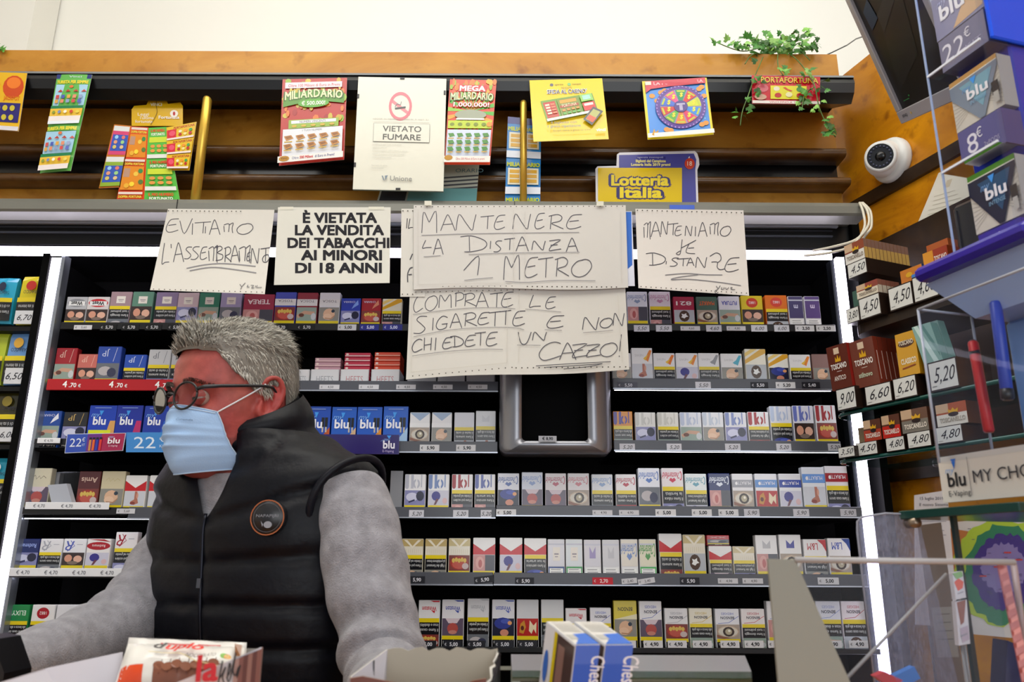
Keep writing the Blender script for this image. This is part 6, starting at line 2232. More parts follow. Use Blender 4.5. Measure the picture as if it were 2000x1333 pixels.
cigar([(1802, 499), (1850, 475), (1852, 510), (1806, 527)], .04, '#a03a22', '#7a2a1a', 'orange and rust cigar pack in the 5,00 tray', lambda a: (a.rect(0, 0, .42, 1, '#d8922a'), a.rect(.42, 0, 1, 1, '#9a3420'), a.text('TOSCANO', .7, .7, .3, '#efe4d8', fit=.5, bold=.03)), 'cigar_pack', 'pack of cigars', TP(1806, 530, .008).z, .008)
cigar([(1814, 480), (1850, 464), (1852, 476), (1806, 498)], .03, '#b05a2a', '#8a4a2a', 'rust cigar pack behind the orange and rust pack', None, 'cigar_pack', 'pack of cigars', TP(1806, 520, -.03).z, -.036)
# first glass shelf
_, (sa, sb, zb2, zt2) = tray([(1632.6, 763), (1664.5, 753), (1679, 794), (1636, 804)], '9,00', .05, 'cigar tray tagged 9,00 at the left of the upper glass shelf', .02, zB)
cigar([(1614, 681), (1653, 668), (1668, 752), (1629, 764)], .03, '#5a2a20', '#8a2018', 'tall brown cigar pack with gold crown above the 9,00 tag', d_tosc('#5f2c20', 'TOSCANO', 'ANTICO'), 'cigar_pack', 'pack of cigars', zt2+.0005, .014, lean=-.006)
_, (sa, sb, zb2, zt2) = tray([(1688, 757), (1737, 744), (1745, 778), (1692, 793)], '6,60', .12, 'cigar tray tagged 6,60 on the upper glass shelf', .008, zB)
file_of([(1655, 673), (1704, 654), (1722, 738), (1680, 750)], 6, .09, ('#6e3a2c', '#7c3222'), 'red-brown cigar pack above the 6,60 tag', d_tosc('#703c2e', 'TOSCANO', 'stilnovo', '#c9d4b8'), .006, lean=-.008, zbase=zt2+.0005)
_, (sa, sb, zb2, zt2) = tray([(1744, 742), (1786, 730), (1793, 763), (1746, 777)], '6,20', .1, 'cigar tray tagged 6,20 on the upper glass shelf', .008, zB)
cigar([(1752, 655), (1783, 644), (1799, 715), (1752, 728)], .03, '#d09a22', '#c08a1a', 'yellow cigar pack above the 6,20 tag', lambda a: (a.rect(0, 0, 1, 1, '#d09a22'), a.ell(.5, .26, .4, .08, '#4a2a1a'), a.text('TOSCANO', .5, .28, .1, '#e8dcc8', fit=.7, bold=.03), a.text('CLASSICO', .54, .72, .12, '#f0e4c4', fit=.74, bold=.04), a.line([(.2, .82), (.85, .78)], .03, '#8a3a1a')), 'cigar_pack', 'pack of cigars', zt2+.0005, .002)
_, (sa, sb, zb2, zt2) = tray([(1814, 710), (1868, 695), (1872, 750), (1816, 766)], '5,20', .1, 'dark cigar tray tagged 5,20 behind the clear case', .008, zB)
for i, q in enumerate(([(1786, 640), (1822, 626), (1850, 696), (1814, 712)], [(1806, 634), (1838, 622), (1862, 690), (1830, 704)])):
    cigar(q, .02, '#8fb4ac', '#6a948c', '%s cellophane-wrapped teal cigar pack standing in the 5,20 tray' % ('front', 'rear')[i], lambda a: (a.rect(0, 0, 1, 1, '#86aca4'), a.poly([(.1, 0), (.3, 0), (.8, 1), (.55, 1)], '#c4dcd6'), a.poly([(.5, .1), (.6, 0), (1, .7), (.95, .9)], '#5c8a82')), 'cigar_pack', 'pack of cigars', zt2+.0005, .004-.024*i, lean=-.018, mat='foil')
# second glass shelf
_, (sa, sb, zb3, zt3) = tray([(1636, 876.5), (1668, 869), (1671, 893), (1639, 901)], '3,50', .05, 'cigar tray tagged 3,50 at the left of the lower glass shelf', .02, zC)
cigar([(1676, 838), (1690, 833), (1692, 860), (1678, 866)], .02, '#a08a6a', '#8a7458', 'narrow beige cigar pack behind the 3,50 tag', None, 'cigar_pack', 'pack of cigars', zC+.0005, -.05)
for k, (ql, s, qp, col, band, nm, look) in enumerate((
        ([(1671, 867), (1712, 860), (1716, 887.5), (1674, 894)], '4,50', [(1686, 825), (1717, 816), (1724, 857), (1689, 864)], '#5a3424', '#a83a24', 'TOSCANELLO', 'brown and red cigar pack above the lower 4,50 tag'),
        ([(1728, 858), (1765, 850), (1769, 881), (1733, 887.5)], '4,80', [(1720, 816), (1751, 807), (1764, 849), (1727, 857)], '#5a3424', '#c0281c', 'TOSCANELLO', 'bright red cigar pack above the first 4,80 tag'),
        ([(1770, 848), (1816, 838), (1821, 873), (1775, 881)], '4,80', [(1756, 807), (1806, 792), (1818, 836), (1767, 849)], '#6a4a38', '#7a746a', 'TOSCANELLO', 'grey banded cigar pack above the second 4,80 tag'),
        ([(1826, 836), (1877, 828), (1883, 860), (1831, 869)], '4,80', [(1827, 794), (1884, 781), (1893, 825), (1832, 836)], '#a8502a', '#ddd8cc', 'TOSCANELLO', 'white banded cigar pack behind the clear case'))):
    _, (sa, sb, zb3, zt3) = tray(ql, s, .09, 'cigar tray tagged %s on the lower glass shelf, %s from left' % (s, ORD[k+2]), .008, zC)
    cigar(qp, .05, col, '#4a2c20', look, d_small(col, band, nm, '#f0e6d8' if k != 3 else '#b0a898'), 'cigar_pack', 'pack of cigars', zt3+.0005, .004)
# black card reader box hanging near the stand
a, b = TP(1848, 402, .03), TP(1893, 398, .03)
mb = MB('plastic')
zb_ = TP(1862, 516, .03).z
ctr = (a+b)/2
zt_ = (a.z+b.z)/2
s0, s1 = (a-E0).dot(EE)+.012, (b-E0).dot(EE)+.03
mb.box(E0+EN*.01+EE*((s0+s1)/2)+V((0, 0, (zt_+zb_)/2)), (s1-s0, .05, zt_-zb_), '#0d0d0f', (EE, EN, V((0, 0, 1))), bev=.008)
mb.box(E0+EN*.036+EE*(s0+.012)+V((0, 0, (zt_+zb_)/2)), (.004, .006, zt_-zb_-.03), '#1d1d20', (EE, EN, V((0, 0, 1))))
mb.build('black_device', label='tall black plastic device standing between the cigar boxes and the vape stand', cat='device')

# ================================================================ blue vape stand on the counter, right edge
SE = V((.28, -.96, 0)).normalized()
SN = V((SE.y, -SE.x, 0))
SO = P(1850, 300, .95)
if SN.dot(CAM-SO) < 0:
    SN = -SN
SO = V((SO.x, SO.y, 0))


def SP(px, py, off=0.0):
    return PP(px, py, SO+SN*off, SN)


def ss(p):
    return (p-SO).dot(SE)


def spt(s, z, off=0.0):
    return SO+SE*s+SN*off+V((0, 0, z))


sA, sB = ss(SP(1858, 240)), ss(SP(1978, 240))
ztop, zbot = SP(1860, -160).z, SP(1900, 500).z
st = empty('vape_stand', spt((sA+sB)/2, SP(1850, 985).z, -.06), 'tall blue vape display stand on the counter at the right edge', 'display stand')
Z3 = V((0, 0, 1))
mb = MB('gloss')
mb.box(spt((sA+sB)/2, (ztop+zbot)/2, -.070), (sB-sA-.004, .10, ztop-zbot), '#2a3fc0', (SE, SN, Z3), bev=.003)
mb.build('tower', st)
mb = MB('gloss')
mb.box(spt(sB+.004, (ztop+SP(1980, 60).z)/2, -.05), (.006, .13, ztop-SP(1980, 60).z), '#1455ee', (SE, SN, Z3), bev=.002)
mb.build('header_panel', st, label='bright blue header panel')
mb = MB('clear')
for s in (sA-.003, sB+.001):
    mb.box(spt(s, (ztop+zbot)/2, -.02), (.003, .09, ztop-zbot), '#fff', (SE, SN, Z3))
mb.use('gloss')
mb.box(spt(sA-.0035, (ztop+zbot)/2, .024), (.0022, .002, ztop-zbot), '#a9bbe0', (SE, SN, Z3))
mb.build('side_guard', st)


def panel(q, off, th, col, draw, name, parent=None, label=None, cat=None, group=None, mat='gloss'):
    a, b, c, d = [SP(x, y, off) for x, y in q]
    s0, s1 = max((ss(a)+ss(d))/2, sA+.002), min((ss(b)+ss(c))/2, sB-.002)
    z1, z0 = (a.z+b.z)/2, (c.z+d.z)/2
    fr = [spt(s0, z1, off), spt(s1, z1, off), spt(s1, z0, off), spt(s0, z0, off)]
    mb = MB(mat)
    mb.prism(fr, -SN*th, col)
    draw(Art(mb, quad_fn(*fr), down=True))
    return mb.build(name, parent, label=label, cat=cat, group=group), z0, z1, s0, s1


def d_price(n, cc):
    def d(a):
        a.rect(0, 0, 1, 1, cc)
        a.text(n, .3, .78, .56, '#d8d6e4', fit=.24*len(n), bold=.0, res=3)
        a.text('€', .34+.14*len(n), .46, .28, '#d8d6e4', fit=.13)
        a.text('2xPODS' if n != '22' else 'KIT', .72, .8, .13, '#a8a4c0', fit=.34)
    return d


def d_pods(strip, body, hi):
    def d(a):
        a.rect(0, 0, 1, 1, '#c8c2b8')
        for i in range(18):
            a.line([(.5, .62), (0 if i < 9 else 1, .3+.08*(i % 9))], .006, '#8f8a84')
            a.k -= .9
        a.k += 1
        a.rect(0, 0, 1, .1, strip)
        a.rect(0, .09, 1, .11, '#e8e4d8')
        a.poly([(0, .11), (1, .11), (1, .2), (.62, 1), (.52, 1), (0, .34)], body)
        a.poly([(.2, .2), (.9, .18), (.62, .8)], hi)
        a.text('my', .34, .36, .13, '#6f9ad0', fit=.18, shear=.3)
        a.poly([(.44, .16), (.58, .16), (.51, .3)], '#3f9af0')
        a.text('blu', .56, .54, .2, '#e8e8f0', fit=.42, bold=.03, res=3)
        a.text('INTENSE', .56, .66, .07, '#7fa8c8', fit=.34)
        a.rect(.84, .5, .98, .74, '#1c1c20')
        a.rect(.86, .7, .96, .9, '#b8b4ac')
    return d


def d_kitbox(a):
    a.rect(0, 0, 1, 1, '#8b8aa8')
    a.poly([(.98, 0), (.98, .92), (.36, .98)], '#c9a888')
    a.text('my', .2, .3, .18, '#b0b4d8', fit=.2, shear=.3)
    a.text('blu', .4, .62, .34, '#e4e4ee', fit=.5, bold=.03, res=3)


for i, (pq, bq, n, strip, body, hi, cc, lab) in enumerate((
        ([(1833, 85), (1927, 10), (1945, 65), (1843, 147)], [(1815, 5), (1905, -70), (1926, 8), (1832, 83)], '22', None, None, None, '#76748e', 'lilac vape kit box with tan corner on the top tier of the vape stand'),
        ([(1870, 265), (1968, 198), (1985, 262), (1882, 330)], [(1855, 168), (1952, 97), (1966, 198), (1870, 264)], '8', '#c99a5a', '#7a8698', '#7aa4b8', '#57548a', 'pale blue pods box with tan stripe on the middle tier of the vape stand'),
        ([(1910, 468), (2008, 410), (2018, 470), (1922, 520)], [(1890, 352), (1990, 290), (2010, 405), (1909, 466)], '8', '#4f8a2a', '#151c3a', '#1f4a72', '#3a2f96', 'navy pods box with green stripe on the lowest tier of the vape stand'))):
    o, z0, z1, s0, s1 = panel(pq, .012, .03, cc, d_price(n, cc), 'price_panel', st)
    panel([(x, y) for x, y in bq], .004, .022, '#b8b4b0', d_pods(strip, body, hi) if strip else d_kitbox, 'pods_box', None, lab, 'box', 'boxes on the vape stand')
    mb = MB('clear')
    mb.box(spt((sA+sB)/2, z0-.002, .004), (sB-sA, .046, .003), '#fff', (SE, SN, Z3))
    mb.use('gloss')
    mb.box(spt((sA+sB)/2, z0-.002, .028), (sB-sA, .002, .003), '#dfe4f0', (SE, SN, Z3))
    mb.build('tier_lip', st)
# violet tray and funnel under the tower
z0, z1 = SP(1870, 530, .05).z, SP(1870, 500, .05).z
mb = MB('gloss')
mb.box(spt((sA+sB)/2+.01, (z0+z1)/2, -.03), (sB-sA+.08, .20, z1-z0), '#33249c', (SE, SN, Z3), bev=.006)
mb.build('tray', st, label='violet plastic tray')
zl = SP(1900, 640, .0).z
mb = MB('gloss')
rings = []
for t in (0, .25, .6, 1):
    k = 1-.45*t
    z = z0*(1-t)+zl*t
    rings.append([spt((sA+sB)/2+sg*(sB-sA+.06)/2*k+.012*t, z, of) for sg, of in ((-1, .05*k), (1, .05*k), (1, -.1), (-1, -.1))])
mb.loft(rings, '#9aaed8', smooth=False)
mb.build('funnel', st)
zf = SP(1900, 992, .06).z
mb = MB('gloss')
mb.box(spt((sA+sB)/2+.02, (zl+zf)/2, -.05), (sB-sA+.02, .06, zl-zf), '#5c8ac8', (SE, SN, Z3), bev=.004)
mb.build('back_column', st, label='light blue back column')
pl = [SP(1832, 901, .07), SP(2012, 856, .07), SP(2012, 965, .07), SP(1843, 986, .07)]
sP0, sP1 = (ss(pl[0])+ss(pl[3]))/2, ss(pl[1])
zP1, zP0 = SP(1900, 884, .07).z, SP(1900, 978, .07).z
fr = [spt(sP0, zP1, .07), spt(sP1+.06, zP1, .07), spt(sP1+.06, zP0, .07), spt(sP0, zP0, .07)]
mb = MB('card')
mb.prism(fr, -SN*.004, '#d9d4cc')
W = sP1+.06-sP0
H = zP1-zP0
ar = Art(mb, lambda u, v, k: spt(sP0+u, zP0+v, .07+.0003*k))
ar.text('my', H*.28, H*.62, H*.14, '#8fb0e0', shear=.3)
ar.poly([(H*.36, H*.92), (H*.5, H*.92), (H*.43, H*.7)], '#2f7ae0')
ar.text('blu', H*.46, H*.33, H*.3, '#232326', bold=.02, res=3)
ar.text('E-Vaping', H*.5, H*.12, H*.12, '#3a3a3e')
ar.line([(H*.82, H*.1), (H*.82, H*.92)], .0007, '#77757a')
ar.text('MY CHOICE', H*.92, H*.36, H*.26, '#33333a', al='l', res=3)
mb.build('name_plate', st, label='white name plate')


def pen(q0, q1, r, col, tip, label, tip_bottom=False):
    a, b = SP(*q0, .03), SP(*q1, .03)
    dv = b-a
    mb = MB('plastic')
    mb.tube([a, a+dv*.02, a+dv*.98, b], [r*.8, r, r, r*.8], col, 14, flat=.7)
    o = mb.build('vape_pen', label=label, cat='vape pen', group='vape pens in the clear case')
    mb = MB('plastic')
    if tip_bottom:
        mb.tube([b-dv*.09, b+dv*.002, b+dv*.02], [r*1.04, r*1.04, r*.8], '#101014', 14, flat=.72)
    else:
        mb.tube([a-dv*.02, a+dv*.0, a+dv*.13, a+dv*.15], [r*.45, r*.8, r*1.02, r*1.04], '#15131a', 14, flat=.72)
    mb.build('mouthpiece' if not tip_bottom else 'end_cap', o)


pen((1900, 668), (1932, 845), .0082, '#c31a1e', 0, 'red vape pen with black tip upright in the clear case')
pen((1944, 590), (1968, 778), .0092, '#2440b0', 0, 'dark blue vape pen with black end in the clear case', True)
# clear acrylic case left of the stand
cs0, cs1 = ss(SP(1793, 605, .09)), ss(SP(1793, 605, .09))+.26
zt_, zb_ = SP(1793, 605, .09).z, SP(1834, 905, .09).z
cas = empty('acrylic_case', spt((cs0+cs1)/2, zb_, .05), 'clear acrylic case in front of the cigar boxes beside the vape stand', 'case')
mb = MB('clear')
mb.box(spt((cs0+cs1)/2, (zt_+zb_)/2, .09), (cs1-cs0, .003, zt_-zb_), '#fff', (SE, SN, Z3))
mb.build('pane', cas)
mb = MB('clear')
mb.box(spt(cs0, (zt_+zb_)/2, .05), (.003, .08, zt_-zb_), '#fff', (SE, SN, Z3))
mb.build('pane', cas)
mb = MB('plastic')
mb.tube([spt(cs0, zb_, .09), spt(cs0, zt_, .09)], .0016, '#b8bcc8', 8)
mb.tube([spt(cs0, zt_, .09), spt(cs1, zt_, .09)], .0016, '#b0b4c0', 8)
mb.tube([spt(cs0, zt_, .09), spt(cs0, zt_, .01)], .0016, '#a8acb8', 8)
mb.tube([spt(cs0, zt_, .01), spt(cs0, zb_, .01)], .0016, '#a8acb8', 8)
mb.build('polished_edge', cas)


# ================================================================ the shopkeeper
man = empty('person', (-.40, 1.40, 0.0), 'grey-haired man in dark quilted vest, grey sweater, glasses and blue face mask', 'person')
HS = 1.08
HC = V((-.480, 1.345, 1.560))
yaw, pit = radians(53), radians(-5)
hf = V((-cos(yaw)*cos(pit), -sin(yaw)*cos(pit), sin(pit)))
hl = V((sin(yaw), -cos(yaw), 0))          # his left, towards the camera
hu = hf.cross(hl).normalized()
if hu.z < 0:
    hu = -hu


def H(x, y, z):
    return HC + (hf*x + hl*y + hu*z)*HS


def interp(tab, t):
    for i in range(len(tab)-1):
        if tab[i][0] <= t <= tab[i+1][0]:
            a, b = tab[i], tab[i+1]
            k = (t-a[0])/(b[0]-a[0])
            k = k*k*(3-2*k)*.5+k*.5
            return [p+(q-p)*k for p, q in zip(a[1:], b[1:])]
    return list(tab[0][1:] if t < tab[0][0] else tab[-1][1:])


# z, front, back, half width
HEAD = [(-.118, .058, -.012, .020), (-.112, .074, -.022, .034), (-.100, .084, -.034, .047), (-.080, .086, -.050, .057), (-.060, .086, -.066, .0625), (-.035, .085, -.082, .067),
        (-.010, .083, -.093, .071), (.010, .0845, -.099, .0725), (.030, .089, -.102, .0735), (.055, .087, -.101, .074), (.080, .076, -.093, .070), (.100, .056, -.077, .059), (.114, .032, -.054, .043), (.122, .006, -.026, .022), (.1245, -.008, -.012, .004)]


def face(th, z):
    f, b, w = interp(HEAD, z)
    c, s = cos(th), sin(th)
    mid = -.012 if z > -.05 else -.012+(z+.05)*-.2
    ex = 2.25
    rx = (f-mid) if c > 0 else (mid-b)
    k = (abs(c)**ex+abs(s)**ex)**(-1/ex)
    x, y = mid+rx*c*k, w*s*k
    g = lambda u, m, d: math.exp(-((u-m)/d)**2)
    if c > 0:
        a = abs(y)
        n = 0
        if -.048 < z < .02:
            t = (.02-z)/.062
            n = .016*(max(t, 0)**1.1)*g(a, 0, .0095+.006*t)*(1 if z > -.04 else max(0, (z+.048)/.008))
        x += n
        x -= .010*g(z, .000, .011)*g(a, .033, .015)            # eye sockets
        x += .0045*g(z, .021, .008)*g(a, .028, .022)           # brow
        x += .004*g(z, -.026, .014)*g(a, .045, .014)           # cheek bones
        x += .005*g(z, -.066, .006)*g(a, 0, .02)+.005*g(z, -.078, .006)*g(a, 0, .018)
        x += .006*g(z, -.104, .010)*g(a, 0, .018)
    return x, y


def torus_pts(ctr, ux, uy, rx, ry, n):
    return [ctr+ux*(rx*cos(2*pi*i/n))+uy*(ry*sin(2*pi*i/n)) for i in range(n)]


SK = '#a24644'
bd = MB('skin')
bd.sm = True
NT = 72
zs = [-.118+.2425*i/70 for i in range(71)]
rings = []
for z in zs:
    rings.append([H(*(face(2*pi*j/NT, z)), z) for j in range(NT)])
bd.loft(rings, SK)
# neck into the chest
NB = V((-.432, 1.395, 1.49))
nk = []
for t, r, r2 in ((0, .062, .066), (.35, .061, .062), (.7, .066, .066), (1, .078, .074)):
    p = H(-.028, 0, -.05).lerp(NB, t)
    nk.append([p+hl*(r*cos(2*pi*j/28))+(-hf)*(r2*sin(2*pi*j/28)) for j in range(28)])
bd.loft(nk, SK)
# ear (his left, towards the camera, and the hidden right one)
for sg in (1, -1):
    ec = lambda x, y, z: H(x, sg*y, z)
    rim = [(.002, .0745, .004), (-.002, .078, .022), (-.014, .0835, .031), (-.027, .087, .027), (-.033, .0865, .010), (-.029, .083, -.008), (-.019, .079, -.022), (-.008, .0765, -.031), (.001, .0745, -.027), (.003, .0735, -.014)]
    bd.tube([ec(*p) for p in smooth(rim, 3)], [.0042]*4+[.0048]*21+[.0062]*3, '#a83e3a', 8)
    bd.loft([[ec(x*.95-.0006, y-.005, z*.95) for x, y, z in rim], [ec(-.012+(x+.012)*.72, .0755, z*.72) for x, y, z in rim], [ec(-.009, .071, -.002)]*len(rim)], '#8f3230', cap=False)
    bd.tube([ec(-.001, .0755, -.004), ec(.001, .077, -.009), ec(-.002, .076, -.014)], [.003, .0042, .003], '#a83e3a', 8)
    bd.tube([ec(-.009, .078, .021), ec(-.02, .081, .016), ec(-.024, .081, .002), ec(-.018, .078, -.012)], [.002, .0032, .0034, .002], '#a03c38', 8)

# torso frame
ta = radians(26)
tf = V((-sin(ta), -cos(ta), 0))
tl = V((cos(ta), -sin(ta), 0))
TOR = [(.90, .165, .115), (1.0, .172, .128), (1.12, .182, .136), (1.22, .188, .138), (1.34, .192, .130), (1.415, .184, .112), (1.46, .155, .098), (1.495, .110, .086), (1.525, .072, .074)]


def tcen(z):
    t = (z-.9)/.57
    return V((-.368-.060*t, 1.425-.03*t, z))


def tring(z, dx=0.0, n=64, puff=0.0):
    hw, hd = interp(TOR, z)
    hw, hd = hw+dx, hd+dx
    c = tcen(z)
    out = []
    for j in range(n):
        a = 2*pi*j/n
        ex = 2.5
        k = (abs(cos(a))**ex+abs(sin(a))**ex)**(-1/ex)
        out.append(c+tl*(hw*cos(a)*k)+tf*(hd*sin(a)*k)+(tf*sin(a)+tl*cos(a))*puff)
    return out


bd.loft([tring(z) for z in (.90, 1.0, 1.1, 1.2, 1.3, 1.38, 1.43, 1.47, 1.50)], SK)
# legs and feet down to the floor
hipL, hipR = tcen(.9)+tl*.085, tcen(.9)-tl*.085
for hp, sg in ((hipL, 1), (hipR, -1)):
    ft = hp+tl*(.03*sg)
    bd.tube([hp+V((0, 0, .06)), V((hp.x, hp.y, .72)), V((ft.x, ft.y, .47)), V((ft.x, ft.y, .3)), V((ft.x, ft.y, .09))], [.09, .08, .055, .052, .038], SK, 16)
    bd.tube([V((ft.x, ft.y, .07))-tf*.04, V((ft.x, ft.y, .055))+tf*.08, V((ft.x, ft.y, .04))+tf*.17], [.036, .04, .025], SK, 12)
# arms
LA = [(-.262, 1.300, 1.408), (-.238, 1.275, 1.350), (-.217, 1.248, 1.280), (-.188, 1.215, 1.195), (-.168, 1.165, 1.145), (-.152, 1.075, 1.138), (-.137, .985, 1.142)]
RA = [(-.560, 1.470, 1.375), (-.585, 1.430, 1.305), (-.605, 1.365, 1.230), (-.618, 1.290, 1.190), (-.635, 1.150, 1.168), (-.655, 1.02, 1.152)]
for arm in (LA, RA):
    bd.tube(arm, [.05, .047, .042, .04, .036, .028, .026][:len(arm)], SK, 16)


def hand(w, fwd, palm, side):
    """five fingered relaxed hand from the wrist w; palm is the direction the palm faces, side points to the thumb"""
    fwd, palm, side = V(fwd).normalized(), V(palm).normalized(), V(side).normalized()
    w = V(w)
    rings = []
    for t, hw, ht in ((0, .027, .022), (.03, .034, .020), (.06, .041, .016), (.088, .042, .012)):
        c = w+fwd*t
        rings.append([c+side*(hw*cos(2*pi*j/16))+palm*(ht*sin(2*pi*j/16)) for j in range(16)])
    bd.loft(rings, SK)
    for k, (off, ln) in enumerate(((.031, .070), (.011, .078), (-.010, .073), (-.030, .056))):
        p = w+fwd*.082+side*off
        d = (fwd+side*(off*2.2)).normalized()
        pts = [p-d*.015, p, p+d*(ln*.45)+palm*.004, p+d*(ln*.75)+palm*.013, p+d*(ln*.93)+palm*.027]
        bd.tube(pts, [.0095, .0095, .0088, .008, .006], SK, 10)
    p = w+fwd*.028+side*.03
    bd.tube([p-side*.012, p+side*.008+fwd*.01, p+side*.022+fwd*.034+palm*.008, p+side*.026+fwd*.058+palm*.014], [.013, .012, .0098, .007], SK, 10)


hand(LA[-1], (.12, -1, -.12), (0, 0, -1), (-1, -.1, 0))
hand(RA[-1], (-.25, -1, -.15), (0, 0, -1), (1, -.2, 0))
body = bd.build('body', man)
rm = body.modifiers.new('skin_join', 'REMESH')
rm.mode = 'VOXEL'
rm.voxel_size = .0032
rm.use_smooth_shade = True
sm = body.modifiers.new('soften', 'SMOOTH')
sm.iterations = 3
dg = bpy.context.evaluated_depsgraph_get()
me = bpy.data.meshes.new_from_object(body.evaluated_get(dg))
body.modifiers.clear()
body.data = me
me.materials.clear()
me.materials.append(MATS['skin'])
if 'Col' in me.color_attributes:
    me.color_attributes.remove(me.color_attributes['Col'])
at = me.color_attributes.new('Col', 'FLOAT_COLOR', 'POINT')
org = WL[man]
buf = []
earc = H(-.014, .08, 0)
base, red, pale, stub = lin('#a44d47'), lin('#aa403c'), lin('#b86c60'), lin('#84463f')
for v in me.vertices:
    p = v.co+org
    q = p-HC
    x, y, z = q.dot(hf)/HS, q.dot(hl)/HS, q.dot(hu)/HS
    col = base
    g = lambda d: math.exp(-d*d)
    wr = max(g((p-earc).length/.035), g((p-H(.06, .055, -.03)).length/.035), g((p-H(.11, 0, -.03)).length/.025))
    wp = max(g((p-H(.085, -.02, .05)).length/.04), g((p-H(.03, .072, .01)).length/.03)*.7, g((p-H(.07, .045, -.02)).length/.02)*.5)*.8  # paler skin; the forehead patch paints in a highlight
    ws = (1 if z < -.06 and x > -.02 else 0)*.5
    col = tuple(c*(1-wr)+r*wr for c, r in zip(col, red))
    col = tuple(c*(1-wp)+r*wp for c, r in zip(col, pale))
    col = tuple(c*(1-ws)+r*ws for c, r in zip(col, stub))
    buf.extend((*col, 1))
at.data.foreach_set('color', buf)
# eyes and brows
for sg in (1, -1):
    ctr = H(.0735, sg*.0325, -.001)
    mb = MB('gloss')
    mb.ball(ctr, .0118*HS, '#a8948c', (hl, hu, hf), 20, 14)
    look = (hf+hl*.02-hu*.12).normalized()
    sx_ = look.cross(hu).normalized()
    su_ = sx_.cross(look)
    mb.poly([ctr+look*.0128+sx_*(.0056*cos(2*pi*j/16))+su_*(.0056*sin(2*pi*j/16)) for j in range(16)], '#3a2a20')
    mb.poly([ctr+look*.0130+sx_*(.0026*cos(2*pi*j/12))+su_*(.0026*sin(2*pi*j/12)) for j in range(12)], '#070606')
    mb.build('eye', man)
    mb = MB('skin')
    for lo, hi, sg2 in ((1, 75, 1), (-70, -17, -1)):
        rings = []
        for i in range(7):
            e = radians(lo+(hi-lo)*i/6)
            rings.append([ctr+(hf*cos(e)*cos(a)+hl*sin(a)+hu*sin(e)*cos(a)*1.0)*(.0132*HS) for a in [radians(-80+160*j/14) for j in range(15)]])
        mb.loft(rings, '#983f3a', cap=False, closed=False)
    mb.build('eyelid', man)
    rb = random.Random(3)
    mb = MB('hair')
    for i in range(260):
        t = rb.random()
        y = sg*(.012+.042*t)
        z = .0215+.006*sin(pi*min(t*1.15, 1))-.006*t+rb.uniform(-.003, .003)
        th = math.atan2(y/.08, .9)
        lo, hi_ = 0, pi/2
        for _ in range(14):
            m_ = (lo+hi_)/2
            if abs(face(m_, z)[1]) < abs(y):
                lo = m_
            else:
                hi_ = m_
        fx, fy = face(lo, z)
        p = H(fx+.0025, sg*abs(fy), z)
        d = (hl*sg*.8+hu*.35*(1-t)-hu*.2*t+hf*.5).normalized()*.008
        n = hf
        s_ = d.cross(n).normalized()*.0009
        mb.add([p-s_, p+s_, p+d*.6+s_*.6+hf*.001, p+d*.6-s_*.6+hf*.001, p+d], [[0, 1, 2, 3], [3, 2, 4]], rb.choice(['#2a211c', '#3d322b', '#554a42']), False)
    mb.build('eyebrow', man)

# ---- hair: a close cap plus several thousand short locks
rb = random.Random(21)


def hairline(th):
    """height above which there is hair, for the angle from the front"""
    d = abs(math.degrees(th if th < pi else 2*pi-th))
    tab = [(0, .072), (25, .070), (42, .068), (52, .052), (60, .036), (70, .026), (76, .010), (86, .002), (94, .006), (100, .022), (112, .026), (120, -.012), (132, -.060), (150, -.085), (180, -.092)]
    return interp([(a, b) for a, b in tab], d)[0]


hr = MB('hair')
NTH, NZ = 96, 26
rings = []
for i in range(NZ+1):
    r = []
    for j in range(NTH):
        th = 2*pi*j/NTH
        z0 = hairline(th)
        z = z0+(.1243-z0)*i/NZ
        x, y = face(th, z)
        k = 1+.05*min(1, i/3)
        d = V((x+.01, y, (z-.0)*.9)).normalized()
        off = .002+.006*min(1, i/4)+(.004 if z > .07 else 0)
        r.append(H(x+d.x*off, y+d.y*off, z+d.z*off))
    rings.append(r)
hr.loft(rings, '#7d7870', cap=False)
light = ['#b9b4a8', '#a8a297', '#c9c5ba', '#8f897f', '#d2cfc6', '#99938a']
dark = ['#4a443d', '#5f584f', '#3a342f', '#756e64']
cnt = 0
while cnt < 12000:
    th = rb.uniform(0, 2*pi)
    dd = abs(math.degrees(th if th < pi else 2*pi-th))
    z0 = hairline(th)
    u = rb.random()
    z = z0+(.122-z0)*(1-(1-u)**1.25)
    x, y = face(th, z)
    n = V((x+.012, y*1.15, max(z, -.02)*.95)).normalized()
    top = max(0, min(1, (z-.045)/.05))
    front = max(0, min(1, 1-dd/70))
    # flow: swept up at the front, back over the crown, down at sides and nape
    flow = V((-.55, 0, -.15))*top + V((-.25, .1*(1 if y > 0 else -1), -1))*(1-top)
    if front > 0 and z < .1:
        flow = V((.5*front-.3, .25*rb.uniform(-1, 1), .55))*front + flow*(1-front)
    flow = flow+V((rb.uniform(-.22, .22), rb.uniform(-.22, .22), rb.uniform(-.12, .12)))
    L = (.011+.019*top+.010*front*top)*rb.uniform(.75, 1.25)
    lift = .08+.17*top
    base_ = V((x, y, z))+n*(.0065+(.004 if z > .07 else 0))
    p1 = base_+n*(L*lift*.9)+flow*(L*.35)
    p2 = base_+n*(L*lift*.95)+flow*(L*.85)
    s_ = n.cross(flow).normalized()*rb.uniform(.00035, .0008)
    pd = .5 if (front > .35 and z < .09) else .12
    if z < -.03:
        pd = .35
    col = rb.choice(dark) if rb.random() < pd else rb.choice(light)
    q = [H(*(base_-s_)), H(*(base_+s_)), H(*(p1+s_*.8)), H(*(p1-s_*.8)), H(*p2)]
    hr.add(q, [[0, 1, 2, 3], [3, 2, 4]], col, False)
    cnt += 1
hr.build('hair', man, label='short swept-up grey hair')

# ---- glasses
gl = MB('plastic')


